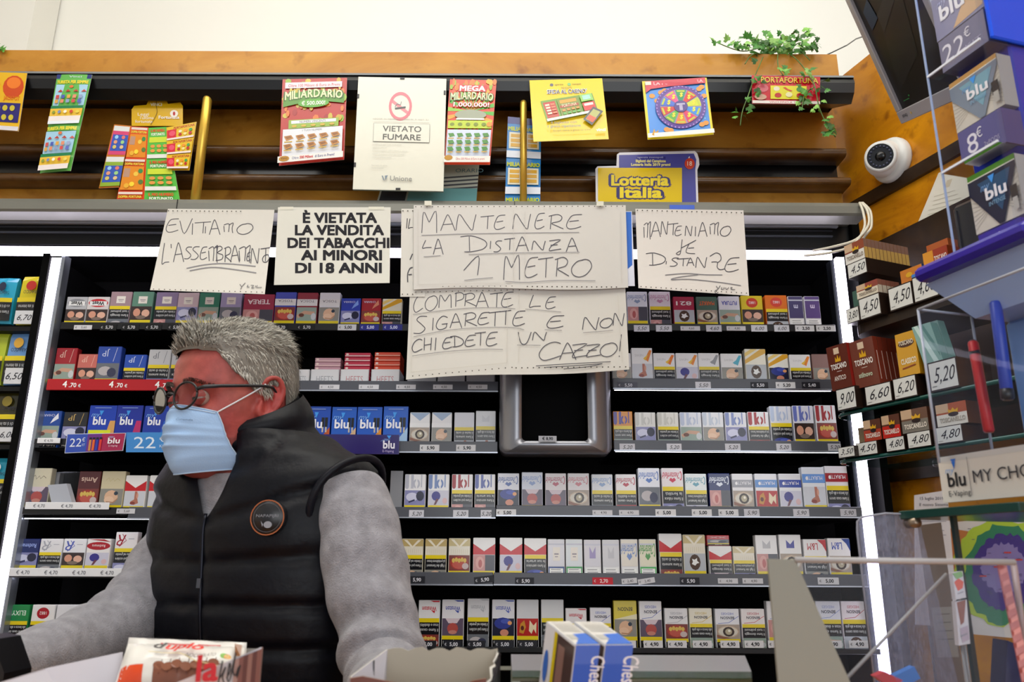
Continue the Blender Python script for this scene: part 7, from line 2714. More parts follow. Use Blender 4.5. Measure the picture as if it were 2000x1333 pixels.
def rim(sg):
    return [H(.1045-.004*((.034+.0235*cos(t))/.05)**2*1.6, sg*(.034+.0235*cos(t)), -.000+.0195*sin(t)+.002*cos(t)) for t in [2*pi*i/28 for i in range(29)]]


for sg in (1, -1):
    gl.tube(rim(sg), .0019, '#17181b', 8)
gl.tube([H(.104, .0115, .004), H(.107, 0, .007), H(.104, -.0115, .004)], .0019, '#17181b', 8)
go = gl.build('glasses', man, label='dark framed glasses')
for sg in (1, -1):
    mb = MB('lens')
    r_ = rim(sg)[:-1]
    mb.add(r_, [list(range(len(r_)))], '#fff', True)
    mb.build('lens', go)
    mb = MB('plastic')
    mb.tube([H(.0955, sg*.0575, .008), H(.091, sg*.068, .010), H(.07, sg*.075, .012), H(.03, sg*.0815, .015), H(.0, sg*.0835, .017), H(-.016, sg*.083, .016), H(-.03, sg*.0805, .002)], [.0032, .0033, .0029, .0026, .0024, .0022, .002], '#1c2026', 8, flat=1.0)
    mb.build('temple', go)

# ---- surgical mask
MK = [(0, .096, .0565, .062, -.010), (.12, .102, .059, .060, -.019), (.3, .106, .062, .056, -.035), (.5, .1075, .064, .052, -.053), (.7, .1055, .065, .045, -.072), (.85, .101, .066, .034, -.090), (.95, .095, .064, .024, -.103), (1, .087, .060, .016, -.112)]


def mpt(u, v, off=0.0):
    xc, w_, xs, z = interp([(a, b, c_, d_, e) for a, b, c_, d_, e in MK], v)
    a = abs(u)
    # the top edge dips from the nose to the cheeks and the lower edge rises to the jaw
    z2 = z - (.014*(1-v)**1.5)*a**1.6 + (.005*v**2)*a**1.5
    x = xc-(xc-xs)*a**(1.75+.5*v)
    pl = 0
    for k in (.36, .52, .68):
        pl += .0034*math.exp(-((v-k-.05*a)/.028)**2)*(1-a*.6)
    pl += .0016*sin(v*21+u*5)*(1-a)
    return H(x+off+pl, u*(w_+off), z2)


mk = MB('mask_cloth')
NU, NV = 30, 34
g = [mpt(-1+2*i/NU, j/NV) for j in range(NV+1) for i in range(NU+1)]
w_ = NU+1
fs = [[j*w_+i, j*w_+i+1, (j+1)*w_+i+1, (j+1)*w_+i] for j in range(NV) for i in range(NU)]
mk.add(g, fs, '#a6c6ec', True)
g2 = [mpt(-1+2*i/NU, j/NV, -.0016) for j in range(NV+1) for i in range(NU+1)]
mk.add(g2, [f[::-1] for f in fs], '#d8e0e8', True)
for e in ([(-1+2*i/24, .0) for i in range(25)], [(-1+2*i/24, 1.0) for i in range(25)], [(1, i/16) for i in range(17)], [(-1, i/16) for i in range(17)], [(-.96+1.92*i/24, .055) for i in range(25)]):
    mk.tube([mpt(u, v, .0004) for u, v in e], .0011, '#b9d0e8', 6)
ar = Art(mk, lambda u, v, k: mpt(u, v, .0009+.0002*k), down=True)
ar.text('Curenda', .42, .27, .035, '#7f97b4', fit=.34, shear=.2)
mo = mk.build('face_mask', man, label='pale blue pleated surgical mask')
for sg in (1, -1):
    for a, b, mid in ((mpt(sg*.985, .03), H(-.004, sg*.0815, .020), H(.02, sg*.0785, .004)), (mpt(sg*.985, .97), H(-.010, sg*.079, -.034), H(.0, sg*.070, -.066))):
        mb = MB('mask_cloth')
        mb.tube(smooth([tuple(a), tuple(mid), tuple(b)], 6), .0013, '#e4e6ea', 6)
        mb.build('ear_loop', mo)

# ---- sweater: sleeves and the V of the neck
def sleeve(path, rad, seed, name='sleeve'):
    rn = random.Random(seed)
    pts = smooth(path, 12)
    n = len(pts)
    pts = [V(p) for p in pts]
    mb = MB('wool')
    rings, last, NR = [], None, 40
    ph = [rn.uniform(0, 6) for _ in range(8)]
    for i, p in enumerate(pts):
        t = i/(n-1)
        tn = (pts[min(i+1, n-1)]-pts[max(i-1, 0)]).normalized()
        a = tn.orthogonal().normalized() if last is None else (last-tn*last.dot(tn)).normalized()
        last = a
        b = tn.cross(a)
        fi = t*(len(rad)-1)
        k = min(int(fi), len(rad)-2)
        r = rad[k]+(rad[k+1]-rad[k])*(fi-k)
        fold = .0055*math.exp(-((t-.55)/.22)**2)+.002
        ring = []
        for j in range(NR):
            an = 2*pi*j/NR
            w_ = sin(t*46+1.6*sin(an+ph[0])+ph[1])*(.55+.45*sin(an*1+ph[2]))+.5*sin(t*27-2*sin(an*2+ph[3])+ph[4])
            ring.append(p+(a*cos(an)+b*sin(an))*(r+fold*w_*.7))
        rings.append(ring)
    mb.loft(rings, '#8f8d93')
    return mb


sw = sleeve(LA, [.056, .064, .063, .060, .056, .050, .044], 4)
sw_o = sw.build('sweater', man, label='light grey wool sweater')
sleeve(RA, [.064, .062, .058, .055, .051, .045, .038], 9).build('sleeve', sw_o)
mb = MB('wool')
rings = []
for z, r in ((1.38, .105), (1.42, .095), (1.45, .086), (1.465, .082), (1.47, .080)):
    c = tcen(z).lerp(H(-.02, 0, -.13), max(0, (z-1.38)/.12)*.55)
    rings.append([c+tl*(r*cos(2*pi*j/40))+tf*(r*.93*sin(2*pi*j/40)) for j in range(40)])
mb.loft(rings, '#8a888e', cap=False)
mb.build('collar', sw_o)
mb = MB('wool')
mb.loft([tring(z, .006) for z in (1.30, 1.34, 1.38, 1.41, 1.435)], '#8a888e', cap=False)
mb.build('chest_front', sw_o)

# ---- quilted vest
vs = MB('nylon')
NVR, NA = 110, 96
seams = [.93+.061*i for i in range(12)]
rings = []
za_, zb_ = .90, 1.507
for i in range(NVR+1):
    z = za_+(zb_-za_)*i/NVR
    hw, hd = interp(TOR, z)
    c = tcen(z)
    q = min(abs(z-s) for s in seams)
    ring = []
    gap = 0 if z < 1.362 else radians(13)*min(1, (z-1.362)/.09)**.8
    for j in range(NA+1):
        a = pi/2+gap+(2*pi-2*gap)*j/NA
        ex = 2.5
        k = (abs(cos(a))**ex+abs(sin(a))**ex)**(-1/ex)
        # seams slant towards the shoulder on the yoke
        zz = z-.10*max(0, (z-1.28)/.2)*abs(cos(a))
        q = min(abs(zz-s) for s in seams)
        puff = .0078*(1-math.exp(-(q/.008)**2))
        puff += .0016*sin(a*23+zz*140)*math.exp(-(q/.012)**2)
        zipd = min(abs(a-pi/2-gap), abs(a-2.5*pi+gap), .2)
        puff *= min(1, (zipd/.06))**.7 if zipd < .06 else 1
        cap_ = .034*math.exp(-((z-1.44)/.035)**2)*abs(cos(a))**3
        ring.append(c+tl*((hw+.012+cap_)*cos(a)*k)+tf*((hd+.014)*sin(a)*k)+(tf*sin(a)+tl*cos(a))*puff)
    rings.append(ring)
vs.loft(rings, '#080911', cap=False, closed=False)
vo = vs.build('vest', man, label='dark navy quilted sleeveless vest')
# stand-up collar, open at the front
mb = MB('nylon')
for off in (0.0, -.008):
    rings = []
    for i in range(15):
        t = i/14
        ring = []
        for j in range(61):
            a = pi/2+radians(13)+radians(334)*j/60
            back = (1-sin(a))/2
            side = abs(cos(a))
            z0 = 1.470
            z1 = 1.512+.078*back**.8+.012*side*back
            z = z0+(z1-z0)*t
            c = tcen(z0).lerp(H(-.018, 0, -.060), t*(.30+.60*back))
            r = .112-(.014+.012*back)*t**.7+off
            puff = .007*sin(pi*min(1, (t*2) % 1)) if off == 0 else 0
            ring.append(V((c.x, c.y, 0))+tl*((r+puff)*cos(a))+tf*((r*.96+puff)*sin(a))+V((0, 0, z)))
        rings.append(ring)
    mb.loft(rings, '#0c0d14', cap=False, closed=False)
mb.build('collar', vo)
mb = MB('nylon')
for sg, path in ((1, LA), (-1, RA)):
    p0, p1 = V(path[0]), V(path[1])
    ax = (tl*sg*.86+V((0, 0, -.30))+tf*.06).normalized()
    c = p0+tl*(sg*.004)+V((0, 0, -.022))
    u1 = ax.cross(tf).normalized()
    u2 = ax.cross(u1).normalized()
    mb.tube([c+u1*(.080*cos(t))+u2*(.078*sin(t))+ax*(.008*cos(2*t)) for t in [2*pi*i/40 for i in range(41)]], .0062, '#0b0c16', 10, cap=False)
    if sg == 1:
        mb.build('armhole_trim', vo)
        mb = MB('nylon')
mb.build('armhole_trim', vo)
mb = MB('metal')
pts = []
for i in range(40):
    z = .92+.45*i/39
    hw, hd = interp(TOR, z)
    pts.append(tcen(z)+tf*(hd+.0155))
mb.tube(pts, .0032, '#1a1b24', 6)
mb.box(pts[30]+tf*.004, (.006, .004, .014), '#55565c')
mb.build('zipper', vo)
# round badge on his left chest
aa = radians(56)
z = 1.362
hw, hd = interp(TOR, z)
k = (abs(cos(aa))**2.5+abs(sin(aa))**2.5)**(-1/2.5)
bp = tcen(z)+tl*((hw+.012)*cos(aa)*k)+tf*((hd+.014)*sin(aa)*k)
bn = (tf*.93+tl*.36).normalized()
bp = bp+bn*.0155
bx = bn.cross(V((0, 0, 1))).normalized()
if bx.dot(V((1, 0, 0))) < 0:
    bx = -bx
bz = bx.cross(bn)
if bz.z < 0:
    bz = -bz
mb = MB('plastic')
mb.loft([[bp+bn*h+bx*(r*cos(2*pi*j/32))+bz*(r*sin(2*pi*j/32)) for j in range(32)] for r, h in ((.026, -.012), (.027, .001), (.025, .004))], '#15151a')
ar = Art(mb, lambda u, v, kk: bp+bn*(.0041+.0003*kk)+bx*u+bz*v)
ar.ring(0, 0, .0262, .0016, '#a85a2c')
ar.ring(0, 0, .0215, .0006, '#5a5a60')
ar.text('NAPAPIJRI', 0, .0005, .0042, '#8a8a92', fit=.034)
ar.ell(.002, -.0105, .0065, .005, '#8f9098')
ar.poly([(-.005, -.010), (-.009, -.005), (-.006, -.014)], '#8f9098')
mb.build('badge', vo, label='round dark badge with orange rim')
# trousers and shoes
mb = MB('wool')
for hp, sg in ((hipL, 1), (hipR, -1)):
    ft = hp+tl*(.03*sg)
    mb.tube([hp+V((0, 0, .1)), V((hp.x, hp.y, .74)), V((ft.x, ft.y, .47)), V((ft.x, ft.y, .3)), V((ft.x, ft.y, .07))], [.118, .1, .075, .07, .068], '#23262f', 20)
mb.build('trousers', man)
for hp, sg in ((hipL, 1), (hipR, -1)):
    ft = hp+tl*(.03*sg)
    mb = MB('matte')
    rings = []
    for t, w_, h_ in ((-.08, .02, .03), (-.07, .038, .07), (0, .046, .09), (.09, .05, .065), (.17, .045, .045), (.205, .02, .02)):
        c = V((ft.x, ft.y, 0))+tf*t
        rings.append([c+tl*(w_*cos(2*pi*j/14))+V((0, 0, max(.0, h_*.5+h_*.5*sin(2*pi*j/14)))) for j in range(14)])
    mb.loft(rings, '#16161a')
    mb.build('shoe', man)


# ================================================================ the counter and what stands on it
CT = 1.10
mb = MB('wood_wall')
mb.box((-.46, .72, CT-.02), (3.4, .76, .04), '#fff', bev=.004)
mb.box((-.46, .42, (CT-.04)/2), (3.36, .04, CT-.04), '#fff')
mb.box((-.46, 1.02, (CT-.04)/2), (3.36, .04, CT-.04), '#fff')
mb.build('counter', label='wooden shop counter along the bottom edge of the photo', cat='counter')


def sheet(mb, pts, th, col, side=None):
    pts = [V(p) for p in pts]
    n = (pts[1]-pts[0]).cross(pts[2]-pts[0]).normalized()
    if n.dot(CAM-pts[0]) > 0:
        n = -n
    mb.prism(pts, n*th, col, side)


# ---- open carton of chocolate bars, bottom left
Yc = .80
car = empty('chocolate_carton', (P(360, 1333, Yc).x, Yc, CT), 'open white display carton holding chocolate bar packs at the bottom left', 'carton')
mb = MB('card')
a, b, c_ = P(-8, 1336, .74), P(90, 1306, .80), P(240, 1274, .87)
sheet(mb, [a, b, c_, V((c_.x+.02, c_.y-.02, CT+.002)), V((a.x, a.y, CT+.002))], .0012, '#d4d2dc')
mb.build('left_flap', car)
mb = MB('card')
fa, fb = P(330, 1341, .705), P(511, 1265, .735)
fr = [fa, fb, V((fb.x-.004, fb.y, CT+.003)), V((fa.x-.045, fa.y, CT+.003)), V((fa.x-.045, fa.y, fa.z-.02))]
sheet(mb, fr, .0012, '#d8d6de')
fu = (V((fb.x, fb.y, 0))-V((fa.x, fa.y, 0))).normalized()
fnm = V((fu.y, -fu.x, 0))
Wf = (V((fb.x, fb.y, 0))-V((fa.x, fa.y, 0))).length
ar = Art(mb, lambda u, v, k: V((fa.x, fa.y, 0))+fu*u+fnm*(.0003*k+.0002)+V((0, 0, v)))
sl = (fb.z-fa.z)/Wf
zt = lambda u: fa.z+sl*u-.001
for i, cc in enumerate(('#a58078', '#7c4b42', '#5d3029', '#8a6056', '#5a2d27', '#7a4a40')):
    u0 = Wf*(.70+.05*i)
    ar.poly([(u0, fa.z-.09), (u0+Wf*.052, fa.z-.09), (u0+Wf*.052, zt(u0+Wf*.052)), (u0, zt(u0))], cc)
ar.text('la', Wf*.40, fa.z+.003, .020, '#c81c28', bold=.03, res=3)
ar.line(smooth([(Wf*.52, fa.z-.008), (Wf*.56, fa.z+.018), (Wf*.54, fa.z+.004), (Wf*.60, fa.z+.013), (Wf*.575, fa.z+.005), (Wf*.62, fa.z-.002)]), .0012, '#2a2426')
ar.line(smooth([(Wf*.62, fa.z+.004), (Wf*.655, fa.z+.010), (Wf*.64, fa.z+.016), (Wf*.63, fa.z+.004), (Wf*.66, fa.z+.003), (Wf*.70, fa.z+.024), (Wf*.685, fa.z+.01), (Wf*.72, fa.z+.006), (Wf*.75, fa.z+.013), (Wf*.735, fa.z+.004), (Wf*.765, fa.z+.014)]), .0012, '#2a2426')
ar.text('Da consumare', Wf*.17, fa.z-.012, .004, '#5a5660')
mb.build('front_flap', car)
mb = MB('card')
ba, bb = P(285, 1263, .885), P(500, 1268, .885)
sheet(mb, [ba, bb, V((bb.x, bb.y, CT+.002)), V((ba.x, ba.y, CT+.002))], .0012, '#a8a39c')
mb.build('back_panel', car)
mb = MB('card')
sheet(mb, [bb, fb, V((fb.x, fb.y, CT+.002)), V((bb.x, bb.y, CT+.002))], .0012, '#8a6a60')
mb.build('right_panel', car)
mb = MB('card')
mb.poly([V((a.x, a.y, CT+.0015)), V((fa.x, fa.y, CT+.0015)), V((fb.x, fb.y, CT+.0015)), V((bb.x, bb.y, CT+.0015)), V((c_.x, c_.y, CT+.0015))], '#c8c4c0')
mb.build('floor_panel', car)


def wrapper(q, Y, col, label, art, dz=.0):
    """pillow shaped flow-wrap with pinched zigzag ends, given by the photo corners of its face"""
    A, B, Cc, D = [P(x, y, Y+dy) for x, y, dy in q]
    n = (B-A).cross(D-A).normalized()
    if n.dot(CAM-A) < 0:
        n = -n
    mb = MB('gloss')
    NU, NV = 24, 10

    def f(u, v, k=0):
        e = min(1, min(u, 1-u)/.13)
        h = .011*sin(pi*min(1, max(0, v)))**.6*sin(e*pi/2)
        zz = .0015*sin(v*34)*(1-e)
        return (A*(1-u)+B*u)*(1-v)+(D*(1-u)+Cc*u)*v+n*(h+.0003*k+.0012*sin(u*23+v*5)*(e > .9))+(B-A)*zz
    for s in (1, -1):
        pts = [f(i/NU, j/NV)-n*((f(i/NU, j/NV)-((A*(1-i/NU)+B*i/NU)*(1-j/NV)+(D*(1-i/NU)+Cc*i/NU)*j/NV)).dot(n)*(0 if s > 0 else 1.9)) for j in range(NV+1) for i in range(NU+1)]
        fs = [[j*(NU+1)+i, j*(NU+1)+i+1, (j+1)*(NU+1)+i+1, (j+1)*(NU+1)+i] for j in range(NV) for i in range(NU)]
        mb.add(pts, fs if s > 0 else [g[::-1] for g in fs], col, True)
    art(Art(mb, f, down=True))
    return mb.build('chocolate_bar_pack', label=label, cat='chocolate bars', group='chocolate bar packs in the carton')


def d_dup(a):
    a.rect(.02, .62, .22, .98, '#d8481c', 4, 4)
    a.rect(.30, .58, .86, .98, '#7c4a36', 8, 4)
    for i in range(7):
        a.ell(.34+.075*i, .62+.04*(i % 2), .045, .09, '#8a5640')
        a.line([(.36+.075*i, .5), (.35+.075*i, .8)], .006, '#5a3024')
    a.line(smooth([(.25, .4), (.5, .42), (.7, .62), (.95, .72)]), .02, '#c9b88a')
    a.text('d', .305, .30, .18, '#3a3234', fit=.07, bold=.03, shear=.2)
    a.text('uplo', .52, .30, .18, '#d82a20', fit=.30, bold=.03, shear=.2, res=3)
    a.text('NOCCIOLATO', .68, .5, .085, '#4a3a34', fit=.24, shear=.15)
    a.ell(.87, .47, .03, .06, '#7ab03a')
    a.ell(.90, .49, .03, .06, '#d8a04a')
    a.poly([(.93, .05), (.99, .05), (.99, .35), (.95, .4)], '#8a5a3a')


wrapper([(250, 1258, 0), (478, 1266, 0), (470, 1345, -.03), (222, 1345, -.03)], .845, '#dfdbd4', 'white hazelnut chocolate bar pack with orange corner standing in the carton', d_dup)
wrapper([(252, 1246, 0), (482, 1256, 0), (476, 1340, -.01), (232, 1340, -.01)], .868, '#d8d4ce', 'second white chocolate bar pack behind the hazelnut one', lambda a: a.rect(.3, .1, .8, .2, '#b02a24', 6, 1))

# ---- torn open cardboard box
Yb = .80
box = empty('cardboard_box', (P(850, 1333, Yb).x, Yb, CT), 'torn open cardboard box with beige inside on the counter', 'box')
mb = MB('card')
a, b = P(757, 1269, Yb), P(972, 1270, Yb)
up_ = [V((a.x+(b.x-a.x)*i/16, a.y, a.z+(.0012 if i % 3 else -.0012)+(.0010 if i % 5 == 0 else 0))) for i in range(17)]
sheet(mb, up_+[V((b.x, b.y, CT+.002)), V((a.x, a.y, CT+.002))], .0012, '#aa9f8e', '#c9c2b4')
mb.build('back_panel', box)
mb = MB('card')
l0 = P(686, 1322, .735)
sheet(mb, [a, l0, V((l0.x+.02, l0.y, CT+.002)), V((a.x, a.y, CT+.002))], .0014, '#cfccd6', '#d8d4c8')
mid = a.lerp(l0, .42)
mb.tube([mid+V((.001, -.0015, 0)), V((mid.x+.004, mid.y-.0015, CT+.01))], .0007, '#1a1a1e', 6)
mb.build('side_panel', box)
mb = MB('card')
r0 = P(950, 1336, .735)
edge = [b.lerp(r0, t)+V((.0015*(1 if i % 2 else -1), 0, .002*sin(i*2.1))) for i, t in enumerate((0, .15, .3, .45, .6, .8, 1))]
sheet(mb, edge+[V((r0.x, r0.y, CT+.002)), V((b.x, b.y, CT+.002))], .0014, '#d6d2c8', '#e4e0d8')
sheet(mb, [p+V((.0025, .0, -.001)) for p in edge]+[V((r0.x+.0025, r0.y, CT+.002)), V((b.x+.0025, b.y, CT+.002))], .001, '#1c1a1e')
mb.build('side_panel', box)
mb = MB('card')
f0, f1 = P(684, 1326, .73), P(708, 1322, .73)
sheet(mb, [f0, f1, V((r0.x-.03, r0.y, f1.z-.014)), P(922, 1331, .733), P(950, 1326, .733), V((r0.x, r0.y, CT+.002)), V((f0.x, f0.y, CT+.002))], .0012, '#6a4038', '#8a6a58')
mb.build('front_panel', box)
mb = MB('card')
mb.poly([V((l0.x+.02, l0.y, CT+.0015)), V((r0.x, r0.y, CT+.0015)), V((b.x, b.y, CT+.0015)), V((a.x, a.y, CT+.0015))], '#9a9082')
mb.build('floor_panel', box)

# ---- low glass display case behind the packs
g0, g1 = P(998, 1276, .97), P(1455, 1284, .97)
zt = (g0.z+g1.z)/2
yb, yf = .97, .83
xf0, xf1 = P(1000, 1310, yf).x, P(1468, 1318, yf).x
cs = empty('glass_case', ((g0.x+g1.x)/2, .9, CT), 'low glass display case with scratched top on the counter', 'display case')
mb = MB('dull_glass')
mb.prism([V((g0.x, yb, zt)), V((g1.x, yb, zt)), V((xf1, yf, zt)), V((xf0, yf, zt))], V((0, 0, -.006)), '#fff')
mb.build('glass_top', cs, label='scratched green glass top')
mb = MB('plastic')
mb.prism([V((g0.x, yb, zt-.007)), V((g1.x, yb, zt-.007)), V((xf1, yf, zt-.007)), V((xf0, yf, zt-.007))], V((0, 0, -.003)), '#4c4c33')
rnc = random.Random(5)
for i in range(9):
    u, v = rnc.random(), rnc.uniform(.1, .9)
    c0 = V((g0.x, yb, zt-.0068)).lerp(V((g1.x, yb, zt-.0068)), u).lerp(V((xf0, yf, zt-.0068)).lerp(V((xf1, yf, zt-.0068)), u), v)
    mb.box(c0, (rnc.uniform(.01, .04), rnc.uniform(.01, .04), .0004), rnc.choice(['#8a8a4a', '#6a6a5a', '#2c3434', '#a09a5a', '#3a5a6a']))
mb.build('shelf_insert', cs)
for x, y in ((xf0+.004, yf+.004), (xf1-.004, yf+.004), (g0.x+.004, yb-.004), (g1.x-.004, yb-.004)):
    mb = MB('painted_metal')
    mb.box((x, y, (zt-.01+CT)/2), (.008, .008, zt-.01-CT), '#9aa39c')
    mb.build('corner_post', cs)
mb = MB('green_glass')
mb.box(((xf0+xf1)/2, yf+.002, (zt-.01+CT)/2), (xf1-xf0-.018, .003, zt-.012-CT), '#fff')
mb.build('glass_front', cs)

# ---- two blue and white cigarette packs standing edge on
for i, (px0, px1, pb, Y) in enumerate(((1124, 1172, 1256, .735), (1182, 1237, 1256, .742))):
    A, B = P(px0, 1262, Y), P(px1, 1258, Y+.004)
    zt = (A.z+B.z)/2
    # the packs sit on a small riser block hidden by the frame edge
    zb = zt-.093
    u = (V((B.x, B.y, 0))-V((A.x, A.y, 0))).normalized()
    bk = V((-.42, .9, 0)).normalized()
    W, Dp = (V((B.x, B.y, 0))-V((A.x, A.y, 0))).length, .056
    O = V((A.x, A.y, 0))
    tilt = radians(16)
    bkv = bk*cos(tilt)+V((0, 0, sin(tilt)))
    upv = V((0, 0, cos(tilt)))-bk*sin(tilt)
    T0 = O+V((0, 0, zt))
    H_ = zt-zb
    loc = lambda x, y, z: T0+u*x+bkv*y+upv*(z-H_)
    base = [(0, 0), (W, 0), (W, Dp), (0, Dp)]
    mb = MB('gloss')
    mb.add([loc(x, y, 0) for x, y in base]+[loc(x, y, H_) for x, y in base], [[0, 1, 5, 4], [1, 2, 6, 5], [2, 3, 7, 6], [3, 0, 4, 7], [4, 5, 6, 7], [3, 2, 1, 0]], '#e6e6ea', False)
    o = mb.build('cigarette_pack', label='blue and white cigarette pack standing edge-on on the counter, %s of the two' % ('left', 'right')[i], cat='pack of cigarettes', group='packs standing on the counter')
    ey = lambda k: -(.0002+.00015*k)
    mb = MB('gloss')
    ar = Art(mb, lambda x, z, k: loc(x, ey(k), z))
    ar.rect(.0004, .0004, W-.0004, H_-.0004, '#2f62cc')
    ar.poly([(0.0004, H_*.66), (W*.36, .0004), (.0004, .0004)], '#e4e6ee')
    ar.rect(.0004, H_*.82, W-.0004, H_-.0004, '#4a72d4')
    ar.text('Chesterfield', W*.70, H_*.90, W*.56, '#eef0f8', rot=-pi/2, al='l', bold=.01, res=3, shear=.1, maxw=H_*.62)
    mb.build('edge_print', o)
    mb = MB('gloss')
    lt = lambda x, y, k: loc(x, y, H_-ey(k))
    ar = Art(mb, lt)
    ar.rect(.0004, .0004, W-.0004, Dp-.0004, '#dcd8d2')
    ar.poly([(.0004, .0004), (W-.0004, .0004), (W-.0004, Dp*.46), (W*.4, Dp*.42), (W*.3, Dp*.16)], '#2f6acc')
    ar.rect(W*.08, Dp*.2, W*.4, Dp*.4, '#b8b6b0')
    for j in range(6):
        ar.line([(W*.1, Dp*(.55+.07*j)), (W*.9, Dp*(.52+.07*j))], .0012, '#aaa69e')
    mb.build('top_print', o)
    mb = MB('gloss')
    # broad side that looks to the left
    ar = Art(mb, lambda y, z, k: loc(ey(k), y, z))
    ar.rect(.0004, .0004, Dp-.0004, H_-.0004, '#e2e2e6')
    ar.rect(.0004, .0004, Dp*.66, H_*.98, '#4a3a38')
    ar.rect(Dp*.56, .0004, Dp*.66, H_*.98, '#d8c21e')
    ar.rect(Dp*.28, .0004, Dp*.5, H_*.9, '#8a6a62')
    ar.ell(Dp*.84, H_*.6, Dp*.08, H_*.16, '#3f6fc8')
    mb.build('side_print', o)
    mb = MB('card')
    ctr = loc(W/2, Dp/2, 0)
    mb.box((ctr.x, ctr.y, (CT+ctr.z)/2), (.02, .03, ctr.z-CT), '#3a3a3e')
    mb.build('riser', o)

# ---- clear leaflet holder with a grey wedge, bottom right
hold = empty('leaflet_holder', (P(1700, 1333, .74).x, .76, CT), 'clear acrylic leaflet holder with grey triangular side on the counter', 'leaflet holder')
Yh2 = .72
mb = MB('matte')
w0, w1 = P(1500, 1092, Yh2), P(1553, 1094, Yh2)
w2, w3 = P(1666, 1345, Yh2), P(1522, 1345, Yh2)
kx = (w2.x-w1.x)/(w1.z-w2.z)*(w2.z-CT)
sheet(mb, [w0, w1, w2, V((w2.x+kx, w2.y, CT+.001)), V((w3.x+.01, w3.y, CT+.001)), w3], .004, '#8f8f86')
mb.build('side_wedge', hold, label='opaque grey wedge')
mb = MB('clear')
h0, h1 = P(1553, 1094, Yh2), P(1982, 1099, Yh2+.01)
sheet(mb, [h0, h1, V((h1.x+.0, h1.y, CT+.001)), V((w2.x, h0.y, CT+.001))], .003, '#fff')
mb.build('front_pane', hold)
mb = MB('plastic')
mb.tube([h0, h1], .0026, '#a8a6a8', 8)
mb.build('top_edge', hold)
d0, d1 = P(1640, 1340, Yh2+.05), P(1848, 1122, Yh2+.12)
mb = MB('clear')
sheet(mb, [d0, d1, V((d1.x+.05, d1.y, d1.z)), V((d1.x+.05, d1.y, CT+.001)), V((d0.x, d0.y, CT+.001))], .003, '#fff')
mb.use('plastic')
mb.tube([d0, d1], .0016, '#8f8c8c', 8)
mb.build('divider', hold)
mb = MB('gloss')
t0, t1 = P(1948, 1104, Yh2+.02), P(1999, 1345, Yh2+.0)
t0b, t1b = P(1966, 1104, Yh2+.02), P(2019, 1345, Yh2+.0)
sheet(mb, [t0, t0b, t1b, t1], .001, '#b0605c')
ar = Art(mb, quad_fn(t0, t0b, t1b, t1), down=True)
for i in range(10):
    ar.poly([(.1, .05+.1*i), (.9, .02+.1*i), (.9, .06+.1*i), (.1, .09+.1*i)], '#c87a72')
mb.build('red_tape', hold)
mb = MB('plastic')
mb.tube([P(1980, 1104, Yh2+.02), P(2006, 1290, Yh2+.01)], .0028, '#a08a8a', 8)
mb.build('side_edge', hold)

# ---- scratched clear screen with rounded corner
Yc2 = 1.0
scr = empty('counter_screen', (P(1750, 1333, Yc2).x, Yc2, CT), 'scratched clear plastic screen with rounded corner in front of the light strip', 'screen')
A, B = P(1674, 1040, Yc2), P(1792, 1006, Yc2-.02)
Bz = P(1792, 1006, Yc2-.02).z
top = [V((A.x, A.y, A.z)), A.lerp(B, .02)+V((0, 0, .012)), A.lerp(B, .1)+V((0, 0, .016)), A.lerp(B, .5)+V((0, 0, .012)), B]
mb = MB('scratched')
sheet(mb, top+[V((B.x+.03, B.y, CT+.001)), V((A.x+.002, A.y, CT+.001))], .004, '#fff')
mb.use('plastic')
mb.tube([V((A.x+.002, A.y, CT+.004))]+top, .0013, '#8a8c9a', 8)
mb.build('pane', scr)
mb = MB('metal')
mb.tube([P(1786, 1022, Yc2-.03)-V((0, .006, 0)), P(1786, 1022, Yc2-.03)+V((0, .014, 0))], .006, '#8a7a6a', 12)
mb.build('bolt', scr)

# ---- glass cabinet at the right with the transport map and papers behind it
gc = empty('glass_cabinet', (P(1930, 1333, .97).x, .97, CT), 'glass counter cabinet with dark green edges carrying the vape stand', 'cabinet')
mb = MB('gloss')
q = [SP(1792, 992, .06), SP(2030, 958, .06)]
s0, s1 = ss(q[0]), ss(q[1])
zg = (SP(1900, 992, .06).z)
gp = lambda s, z, off: spt(s, z, off)
mb.box(spt((s0+s1)/2, zg-.005, -.03), (s1-s0, .24, .010), '#123a34', (SE, SN, Z3), bev=.001)
mb.build('glass_top', gc, label='dark green glass top')
mb = MB('gloss')
e0 = SP(1829, 1022, .085)
mb.box(spt(ss(e0), (zg-.01+CT)/2, .06), (.005, .006, zg-.01-CT), '#1c3a3c', (SE, SN, Z3))
mb.build('glass_edge', gc)
mb = MB('clear')
mb.box(spt((ss(e0)+s1)/2, (zg-.012+CT)/2, .062), (s1-ss(e0), .003, zg-.014-CT), '#fff', (SE, SN, Z3))
mb.build('side_glass', gc)
# map poster
Ym = 1.16
mapq = [(1838, 1022), (2030, 1008), (2030, 1252), (1864, 1236)]
mpts = [P(x, y, Ym) for x, y in mapq]
mb = MB('paper')
zb_m = (mpts[2].z+mpts[3].z)/2
sheet(mb, mpts, .0012, '#cfccc4')
ar = Art(mb, lambda x, y, k: P(x, y, Ym-.0003*k), down=True)
rm_ = random.Random(4)


def blob(cx, cy, rx, ry, col, jag=.05, n=60, clipx=2040):
    pts = []
    for i in range(n):
        t = 2*pi*i/n
        f = 1+rm_.uniform(-jag, jag)
        pts.append((min(cx+rx*f*cos(t), clipx), cy+ry*f*sin(t)))
    ar.poly(pts, col)


